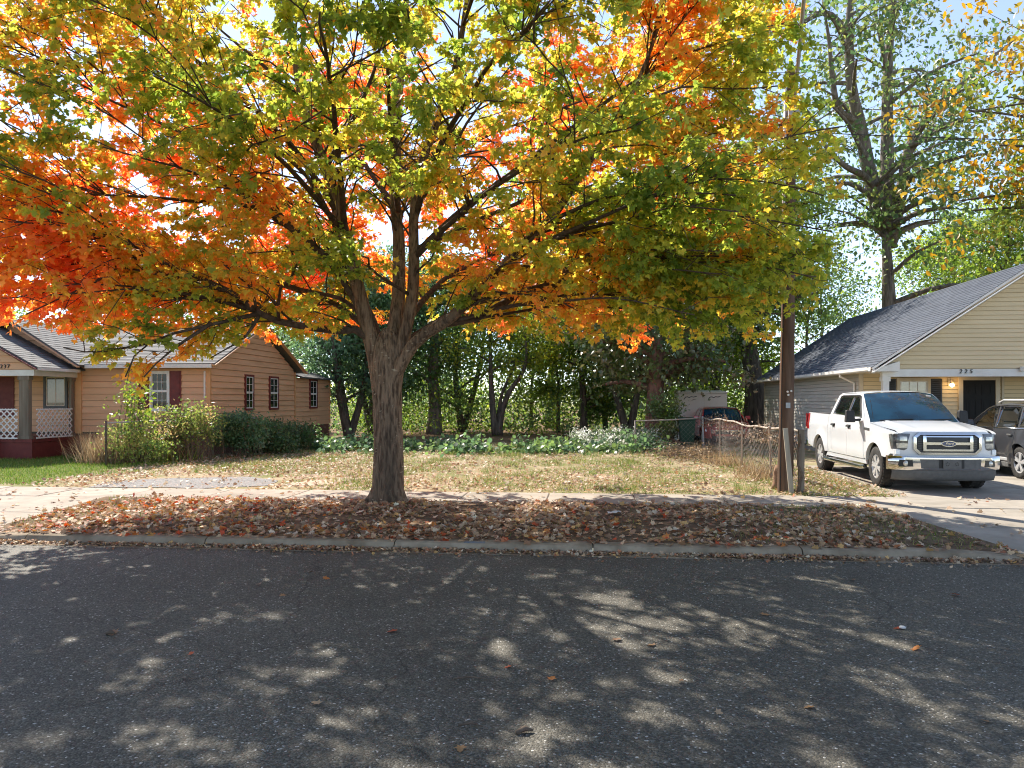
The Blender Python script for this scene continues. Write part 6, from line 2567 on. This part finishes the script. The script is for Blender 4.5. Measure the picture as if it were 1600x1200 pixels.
        my = gh[0][0] + .48
        mb = MB()
        mx_ = s * (hw + .10)
        mb.hexa([(mx_ - .11, my - .05, bel + .02), (mx_ + .11, my - .03, bel + .02), (mx_ + .11, my + .06, bel + .02), (mx_ - .11, my + .08, bel + .02)], [(mx_ - .09, my - .04, bel + .17), (mx_ + .09, my - .02, bel + .17), (mx_ + .09, my + .05, bel + .17), (mx_ - .09, my + .07, bel + .17)])
        mb.build('side_mirror', paint, t, local=True, bevel=.03)
        for wy in wheels:
            wheel(t, (s * (hw - .115), wy, R), R, .22, s, 5, .66)
        fz = hood[0][1]
        mb = MB()
        add_panel(mb, [(s * .46, fz - .06), (s * .44, fz - .20), (s * .72, fz - .20), (s * .82, fz - .10), (s * .80, fz - .03)], lambda x, z: (x, .0 + nose * (x / hw) ** 2 - .004 + (z - fz + .2) * .15, z), (0, .04, 0), 6, 4)
        mb.build('headlight', M['lamp_clear'], t, smooth=True, local=True, sharp=40)
        mb = MB()
        tz = tail[-1][1]
        add_panel(mb, [(s * .48, tz - .22), (s * .48, tz - .06), (s * .80, tz - .04), (s * .80, tz - .22)], lambda x, z: (x, L_ - .5 * nose * (x / hw) ** 2 + .0, z), (0, -.04, 0), 6, 4)
        mb.build('tail_light', M['red_lamp'], t, smooth=True, local=True, sharp=40)
    mb = MB()
    mb.box(-hw + .22, hw - .22, .25, L_ - .2, .20, bel - .12)
    mb.box(-hw + .1, hw - .1, wheels[0] + ar, wheels[1] - ar, .2, bel - .1)
    for s in (-1, 1):
        for wy in wheels:
            pts = arc(wy, R, ar + .01, 0, 180, 14)
            for (y0, z0), (y1, z1) in zip(pts, pts[1:]):
                mb.add([(s * (hw - .05), y0, z0), (s * (hw - .05), y1, z1), (s * (hw - .3), y1, z1), (s * (hw - .3), y0, z0)], [(0, 1, 2, 3)])
    mb.build('underbody', M['black_trim'], t, local=True)
    mb = MB()
    gz = hood[0][1]
    add_panel(mb, [(-.42, gz - .22), (-.44, gz - .07), (.44, gz - .07), (.42, gz - .22)], lambda x, z: (x, nose * (x / hw) ** 2 - .006, z), (0, .04, 0), 8, 3)
    add_panel(mb, [(-.55, gz - .46), (-.58, gz - .30), (.58, gz - .30), (.55, gz - .46)], lambda x, z: (x, nose * (x / hw) ** 2 - .006, z), (0, .04, 0), 8, 3)
    mb.build('grille', M['black_paint'], t, local=True)
    mb = MB()
    add_panel(mb, [(-.46, gz - .10), (-.46, gz - .06), (.46, gz - .06), (.46, gz - .10)], lambda x, z: (x, nose * (x / hw) ** 2 - .02, z), (0, .03, 0), 8, 2)
    mb.build('grille_bar', M['chrome'], t, local=True)
    t.location = loc
    t.rotation_euler = (0, 0, rotz)
    return t


SUV_PROF = [(0.02, .78), (.18, .92), (.6, 1.0), (1.25, 1.06), (2.0, 1.08), (3.0, 1.10), (4.0, 1.13), (4.42, 1.12), (4.50, .95)]
SUV_GH = [(1.18, 1.05), (1.55, 1.31), (1.95, 1.55), (2.15, 1.605), (2.8, 1.645), (3.6, 1.625), (4.0, 1.58), (4.42, 1.12)]
SUV_W = [[(1.56, 1.09), (1.92, 1.46), (2.15, 1.55), (2.42, 1.57), (2.50, 1.10)], [(2.58, 1.10), (2.50, 1.57), (3.2, 1.575), (3.36, 1.56), (3.46, 1.13)], [(3.54, 1.14), (3.44, 1.55), (3.82, 1.50), (4.05, 1.16)]]
sv = cw(11.02, 16.75)
# nose towards the house: turned half round, its left-hand flank towards the truck
car('dark_suv', 'dark grey sport utility car with chrome window line cut off by the right edge', 4.52, 1.86, M['grey_paint'], SUV_PROF, SUV_GH, SUV_W, (.88, 3.62), .355, .22, 1.08, 1.64,
    (sv.x + .93 + .02, sv.y + 3.62, .13), PI, lower=True, chrome_line=True, rails=True, splits=(1.42, 2.54, 3.42))
RED_PROF = [(0.02, .68), (.15, .80), (.6, .88), (1.15, .93), (2.0, .95), (3.0, .97), (4.2, 1.0), (4.45, .95), (4.5, .8)]
RED_GH = [(1.10, .93), (1.5, 1.16), (1.92, 1.36), (2.1, 1.41), (2.7, 1.45), (3.3, 1.41), (3.6, 1.34), (4.15, 1.0)]
RED_W = [[(1.5, .97), (1.9, 1.28), (2.1, 1.36), (2.4, 1.375), (2.45, .98)], [(2.52, .98), (2.48, 1.375), (3.2, 1.35), (3.5, 1.24), (3.65, 1.0)]]
rc = GD(1138, 28.6)
car('red_car', 'dark red car with black windshield parked behind the wire fence', 4.5, 1.78, M['red_paint'], RED_PROF, RED_GH, RED_W, (.85, 3.5), .32, .25, .95, 1.44,
    (rc.x, rc.y, .115), -0.02, splits=(1.35, 2.48, 3.45))

# ================================================================== STREET FURNITURE AND SMALL THINGS
pb = GD(1227, 14.45)
PO = thing('utility_pole', 'weathered brown wooden utility pole by the sidewalk and driveway', 'utility pole', pb)
mb = MB()
ptop = P(1237, 106, 14.45)
n = 40
seg = 20
pts, rad = [], []
for i in range(n + 1):
    f = i / n
    q = Vector((pb.x + (ptop.x - pb.x) * f, pb.y + (ptop.y - pb.y) * f, .05 + (ptop.z - .05) * f))
    pts.append(q)
    rad.append(.143 - .052 * f + (.012 * noise.noise(Vector((f * 9, 3, 1)))))
mb.tube(pts, rad, seg)
mb.v = [(x + .006 * noise.noise(Vector((x * 22, y * 22, z * 1.2))), y + .006 * noise.noise(Vector((x * 22 + 5, y * 22, z * 1.2))), z) for x, y, z in mb.v]
mb.build('shaft', M['pole_wood'], PO, smooth=True, sharp=50)
pa = lambda z: Vector((pb.x + (ptop.x - pb.x) * (z / ptop.z), pb.y + (ptop.y - pb.y) * (z / ptop.z), z))
# street lamp arm reaching out over the road
az = P(1240, 172, 14.3).z
a0 = pa(az) + Vector((.02, -.13, 0))
a1 = P(1247, 100, 13.2)
a2 = P(1256, 0, 11.7)
a3 = P(1262, -60, 10.9)
mb = MB()
mb.tube([a0, a0.lerp(a1, .12) + Vector((0, 0, .03)), a1, a2, a3], [.034, .034, .033, .032, .03], 10)
arm = mb.build('lamp_arm', M['galv'], PO, smooth=True)
mb = MB()
hd = a3 + Vector((0, -.05, 0))
mb.lathe([(.0, -.12), (.06, -.10), (.10, .05), (.13, .25), (.10, .42), (.03, .48), (0, .48)], (0, -1, -.03), hd, 14)
mb.build('lamp_head', M['galv'], arm, smooth=True)
mb = MB()
c = pa(az)
mb.box(c.x - .09, c.x + .11, c.y - .20, c.y - .09, az - .16, az + .02)
mb.build('bracket', M['galv'], PO, bevel=.01)
mb = MB()
mb.tube([pa(ptop.z - .25) + Vector((-.115, -.05, 0)), pa(5.5) + Vector((-.125, -.06, 0)), pa(4.9) + Vector((-.13, -.06, 0))], .028, 8)
mb.build('riser_conduit', M['white_trim'], PO, smooth=True)
mb = MB()
for zz, an in ((az - .55, .4), (az - 1.0, -.3)):
    q = pa(zz)
    mb.beam(q + Vector((-.22, -.12, -.02)), q + Vector((.22, -.14, .02 + an * .1)), .05, .04)
mb.build('cable_clamp', M['black_trim'], PO)
mb = MB()
for (px, py) in ((1231, 612), (1236.5, 611), (1232, 617)):
    q = P(px, py, 14.28)
    mb.lathe([(0, .006), (.018, .004), (.02, -.03)], (0, -1, 0), q, 8)
mb.build('reflector_tacks', M['white_trim'], PO)['kind'] = 'stuff'
mb = MB()
q = pa(az - .35)
for (e, sag) in (((30, 17.5, 7.6), .5), ((-30, 15.0, 7.9), .6)):
    b = Vector(e)
    pp = []
    for k in range(17):
        f = k / 16
        s_ = q.lerp(b, f)
        pp.append(s_ - Vector((0, 0, sag * 4 * f * (1 - f))))
    w_ = MB()
    w_.tube(pp, .009, 5)
    w_.build('service_wire', M['cable'], PO)
mb = MB()
q = pa(1.75)
mb.box(q.x - .05, q.x + .03, q.y - .150, q.y - .135, 1.70, 1.80)
mb.build('metal_tag', M['galv'], PO)
mb = MB()
mb.tube([pa(.1) + Vector((-.12, -.085, 0)), pa(2.2) + Vector((-.112, -.075, 0)), pa(4.9) + Vector((-.10, -.065, 0))], .008, 5)
mb.build('ground_wire', M['cable'], PO)
# leaning board
b0 = P(1237, 772, 14.05)
b0.z = .10
b1 = P(1227, 669, 14.12)
mb = MB()
mb.beam(b0, b1, .085, .038, (0, 1, 0))
tag(mb.build('leaning_board', M['grey_wood'], bevel=.004), 'pale weathered board leaning against the foot of the utility pole', 'board')
# stump and dead vine
st = P(1212, 748, 15.0)
st.z = .1
mb = MB()
k_ = [(0, .10), (.10, .07), (.22, .055), (.34, .06), (.42, .045)]
mb.tube([st + Vector((.01 * i, .02 * i, z)) for i, (z, r) in enumerate(k_)], [r for z, r in k_], 12)
mb.v = [(x + .03 * noise.noise(Vector((x * 14, y * 14, z * 5))), y + .03 * noise.noise(Vector((x * 14 + 4, y * 14, z * 5))), z + (.10 * noise.noise(Vector((x * 20, y * 20, 0))) if z > .4 else 0)) for x, y, z in mb.v]
tag(mb.build('stump', M['stump'], smooth=True), 'small splintered reddish stump left of the utility pole', 'stump')
vb = P(1246, 770, 14.15)
vb.z = .1
mb = MB()
mb.tube([vb, vb + Vector((.04, 0, .22)), vb + Vector((.10, .02, .36)), vb + Vector((.02, .03, .55)), vb + Vector((.03, .05, .8)), vb + Vector((.09, .08, .98)), vb + Vector((.07, .1, 1.12))], [.035, .03, .03, .026, .022, .018, .008], 8)
tag(mb.build('dead_vine', M['twig'], smooth=True), 'twisted dead vine stem between the pole and the fence end post', 'vine')

# wire fence on the right
FXX = 3.93
FN = thing('chain_link_fence', 'sagging rusty chain link fence running back from the pole', 'fence', (FXX, 14.75, .115))
pys = [14.75, 17.1, 20.3, 23.6, 26.9]
for i, y in enumerate(pys):
    mb = MB()
    if i == 0:
        mb.box(FXX - .05, FXX + .05, y - .05, y + .05, .05, 1.30)
        mb.build('post', M['post_wood'], FN, bevel=.006)
    else:
        lean = random.uniform(-.05, .03)
        r = .036 if i == 4 else .026
        mb.tube([(FXX, y, .05), (FXX + lean, y + lean, 1.27)], r, 10)
        mb.lathe([(r + .006, -.03), (r + .006, .0), (0, .03)], (0, 0, 1), (FXX + lean, y + lean, 1.27), 10)
        mb.build('post', M['galv'] if i == 4 else M['rusty'], FN, smooth=True, sharp=40)
mb = MB()
rail = []
for k in range(25):
    y = 14.8 + (26.9 - 14.8) * k / 24
    rail.append((FXX + .015 * math.sin(y * 1.7), y, 1.24 + .03 * math.sin(y * .9) - .02 * math.sin(y * 2.3)))
mb.tube(rail, .024, 8)
mb.tube([(1.6, 27.0, 1.12), (2.8, 27.0, 1.16), (FXX, 26.9, 1.24)], .022, 8)
mb.build('top_rail', M['rusty'], FN, smooth=True)
mb = MB()
mb.tube([(1.62, 27.0, .05), (1.6, 27.0, 1.14)], .026, 8)
mb.build('post', M['rusty'], FN, smooth=True)


def chain(mb_, o, e, length, z0, z1, pitch=.16, r=.0024):
    o, e = Vector(o), Vector(e).normalized()
    h = z1 - z0
    n = int((length + h) / pitch)
    nn = Vector((e.y, -e.x, 0))
    for k in range(n):
        for s in (0, 1):
            u0 = k * pitch - h
            a, b = max(u0, 0), min(u0 + h, length)
            if b - a < .03:
                continue
            za, zb = z0 + (a - u0), z0 + (b - u0)
            if s:
                a, b = length - a, length - b
            off = nn * (.004 if s else -.004)
            mb_.tube([o + e * a + Vector((0, 0, za)) + off, o + e * b + Vector((0, 0, zb)) + off], r, 3, caps=False)


mb = MB()
chain(mb, (FXX + .03, 14.82, 0), EY, 12.05, .13, 1.23)
chain(mb, (1.62, 26.97, 0), EX, 2.3, .13, 1.12)
mb.build('wire_mesh', M['wire_steel'], FN)['kind'] = 'stuff'
# dead vines threaded through it
DV = thing('dead_brush', 'grey brown dead vines tangled along the top of the wire fence', 'brush', (FXX, 19, .115))
rr = random.Random(3)
mb = MB()
for k in range(190):
    y = rr.uniform(15.2, 26.5)
    p = Vector((FXX + rr.gauss(0, .06), y, rr.choice([rr.uniform(.15, 1.25), rr.uniform(1.1, 1.32)])))
    q = p + Vector((rr.gauss(0, .08), rr.gauss(0, .35), rr.gauss(0, .22)))
    m_ = p.lerp(q, .5) + Vector((rr.gauss(0, .05), rr.gauss(0, .06), rr.gauss(0, .08)))
    mb.tube([p, m_, q], [.006, .005, .003], 3, caps=False)
mb.build('stems', M['twig'], DV)['kind'] = 'stuff'
rs = np.random.default_rng(8)
cs = [(FXX + rs.normal(0, .06), rs.uniform(15.0, 26.5), rs.uniform(.9, 1.32)) for _ in range(45)]
ps, tp, nm, sz, cl = leaf_cloud(cs, .09, 12, .07, [(.34, .24, .16), (.25, .16, .10), (.42, .33, .24), (.20, .13, .09)], rs)
leaf_mesh('dead_leaves', ps, tp, nm, sz, cl, RHOMB, M['dry_leaf'], DV)['kind'] = 'stuff'
BH = thing('brush_heap', 'low heap of dry cut brush in front of the wire fence', 'brush heap', (3.2, 23.5, .115))
mb = MB()
for k in range(240):
    c = Vector((rr.gauss(2.9, .55), rr.gauss(23.2, 1.2), .12))
    a = rr.uniform(0, PI)
    l_ = rr.uniform(.3, .8)
    z_ = max(.05, rr.gauss(.18, .12))
    mb.tube([c + Vector((0, 0, z_)), c + Vector((math.cos(a) * l_, math.sin(a) * l_, z_ + rr.gauss(.02, .08)))], [.008, .004], 3, caps=False)
mb.build('stems', M['twig'], BH)['kind'] = 'stuff'
cs = [(rs.normal(2.9, .5), rs.normal(23.2, 1.1), rs.uniform(.13, .36)) for _ in range(70)]
ps, tp, nm, sz, cl = leaf_cloud(cs, .13, 16, .08, DRY, rs)
leaf_mesh('dead_leaves', ps, tp, nm, sz, cl, RHOMB, M['dry_leaf'], BH)['kind'] = 'stuff'

# vine fence on the left
VF = thing('wire_fence', 'old wire fence almost hidden under sunlit vines', 'fence', (-11.9, 20, .115))
f0, f1 = GD(166, 20.4), GD(400, 25.5)
for k in range(4):
    q = f0.lerp(f1, k / 3)
    mb = MB()
    mb.tube([(q.x, q.y, .05), (q.x + rr.uniform(-.04, .04), q.y, 1.3)], .03, 8)
    mb.build('post', M['dark_bark'] if k == 0 else M['rusty'], VF, smooth=True)
mb = MB()
mb.tube([(f0.x, f0.y, 1.24), tuple(f0.lerp(f1, .5) + Vector((0, 0, 1.15))), (f1.x, f1.y, 1.25)], .02, 8)
mb.build('top_rail', M['galv'], VF, smooth=True)
mb = MB()
dd = (f1 - f0)
chain(mb, (f0.x, f0.y, 0), dd, dd.length, .13, 1.22, .1, .003)
mb.build('wire_mesh', M['wire_steel'], VF)['kind'] = 'stuff'

# storage shed
sp_ = GD(1098, 32.5)
SH = thing('storage_shed', 'low beige plastic storage shed with two plain doors under the trees', 'shed', (sp_.x, sp_.y, .115))
SHW = 75 / FPX * 32.5 / 2
sx0, sx1 = sp_.x - SHW, sp_.x + SHW
zt = CAMZ + 12 / FPX * 32.5
mb = MB()
mb.box(sx0, sx1, sp_.y + .02, sp_.y + 1.5, .05, zt - .03)
mb.build('wall', M['shed'], SH, bevel=.03)
mb = MB()
mb.hexa([(sx0 - .04, sp_.y - .03, zt - .028), (sx1 + .04, sp_.y - .03, zt - .028), (sx1 + .04, sp_.y + 1.54, zt - .028), (sx0 - .04, sp_.y + 1.54, zt - .028)], [(sx0 - .02, sp_.y - .02, zt + .03), (sx1 + .02, sp_.y - .02, zt + .03), (sx1, sp_.y + 1.5, zt + .10), (sx0, sp_.y + 1.5, zt + .10)])
mb.build('roof', M['shed'], SH, bevel=.01)
for (a, b) in ((sx0 + .05, sp_.x + .02), (sp_.x + .06, sx1 - .03)):
    mb = MB()
    mb.box(a, b, sp_.y - .025, sp_.y + .018, .2, zt - .05)
    d_ = mb.build('door', M['shed'], SH, bevel=.015)
    mb = MB()
    u0, u1 = a + (b - a) * .18, a + (b - a) * .72
    # dark moulded script-like flourish near the top of each door
    pp = [(u0, zt - .30), (u0 + .07, zt - .20), (u0 + .16, zt - .19), (u0 + .22, zt - .23), (u0 + .30, zt - .18), (u0 + .40, zt - .20), (u1, zt - .17)]
    mb.tube([(x_, sp_.y - .03, z_) for x_, z_ in pp], .016, 6)
    mb.build('flourish', M['black_trim'], d_)
# wheelie bin
bp_ = GD(1073, 28.9)
BN = thing('wheelie_bin', 'dark green wheeled rubbish bin beside the storage shed', 'rubbish bin', (bp_.x, bp_.y, .115))
mb = MB()
x_, y_ = bp_.x, bp_.y
mb.hexa([(x_ - .23, y_ - .25, .18), (x_ + .23, y_ - .25, .18), (x_ + .23, y_ + .25, .18), (x_ - .23, y_ + .25, .18)], [(x_ - .29, y_ - .33, 1.10), (x_ + .29, y_ - .33, 1.10), (x_ + .29, y_ + .33, 1.10), (x_ - .29, y_ + .33, 1.10)])
mb.build('tub', M['bin_green'], BN, bevel=.02)
mb = MB()
mb.hexa([(x_ - .32, y_ - .37, 1.105), (x_ + .32, y_ - .37, 1.105), (x_ + .32, y_ + .37, 1.105), (x_ - .32, y_ + .37, 1.105)], [(x_ - .29, y_ - .33, 1.17), (x_ + .29, y_ - .33, 1.17), (x_ + .29, y_ + .36, 1.20), (x_ - .29, y_ + .36, 1.20)])
mb.build('lid', M['bin_green'], BN, bevel=.015)
for s in (-1, 1):
    mb = MB()
    mb.lathe([(0, -.02), (.12, -.02), (.12, .02), (0, .02)], (1, 0, 0), (x_ + s * .26, y_ + .24, .235), 14)
    mb.build('wheel', M['tyre'], BN)

# twigs and a pebble on the road, a scrap of paper on the verge
for i, (px, py, l_, a, lab) in enumerate([(735, 1061, .22, .05, 'thin dark twig lying across the middle of the road'), (735, 1134, .14, .02, 'short dark twig on the road below the longer one'), (820, 1143, .10, .4, 'bent bit of bark on the road near the lower edge'), (172, 990, .07, .1, 'curled dark bit of bark on the left of the road')]):
    p = G(px, py, .012)
    mb = MB()
    d = Vector((math.cos(a), math.sin(a), 0)) * l_ / 2
    mb.tube([p - d, p + Vector((0, .012, .012)), p + d], [.006, .007, .003] if i < 2 else [.012, .018, .006], 6)
    tag(mb.build('twig', M['twig'], smooth=True), lab, 'twig')
p = G(1410, 981, .01)
mb = MB()
mb.lathe([(0, .018), (.02, .014), (.028, .004), (.02, -.004)], (0, 0, 1), p, 9)
tag(mb.build('pebble', M['plaster_light'], smooth=True), 'pale pebble lying alone on the right of the road', 'pebble')
pz = G(960, 800, .17)
mb = MB()
vs = []
for j in range(5):
    for i in range(6):
        vs.append((pz.x + (i - 2.5) * .04 + rr.gauss(0, .006), pz.y + (j - 2) * .045, verge_z(pz.x, pz.y) + .045 + rr.gauss(0, .016)))
mb.add(vs, [(j * 6 + i, j * 6 + i + 1, (j + 1) * 6 + i + 1, (j + 1) * 6 + i) for j in range(4) for i in range(5)])
tag(mb.build('paper_scrap', M['white_trim']), 'crumpled white paper scrap lying in the verge leaves', 'litter')
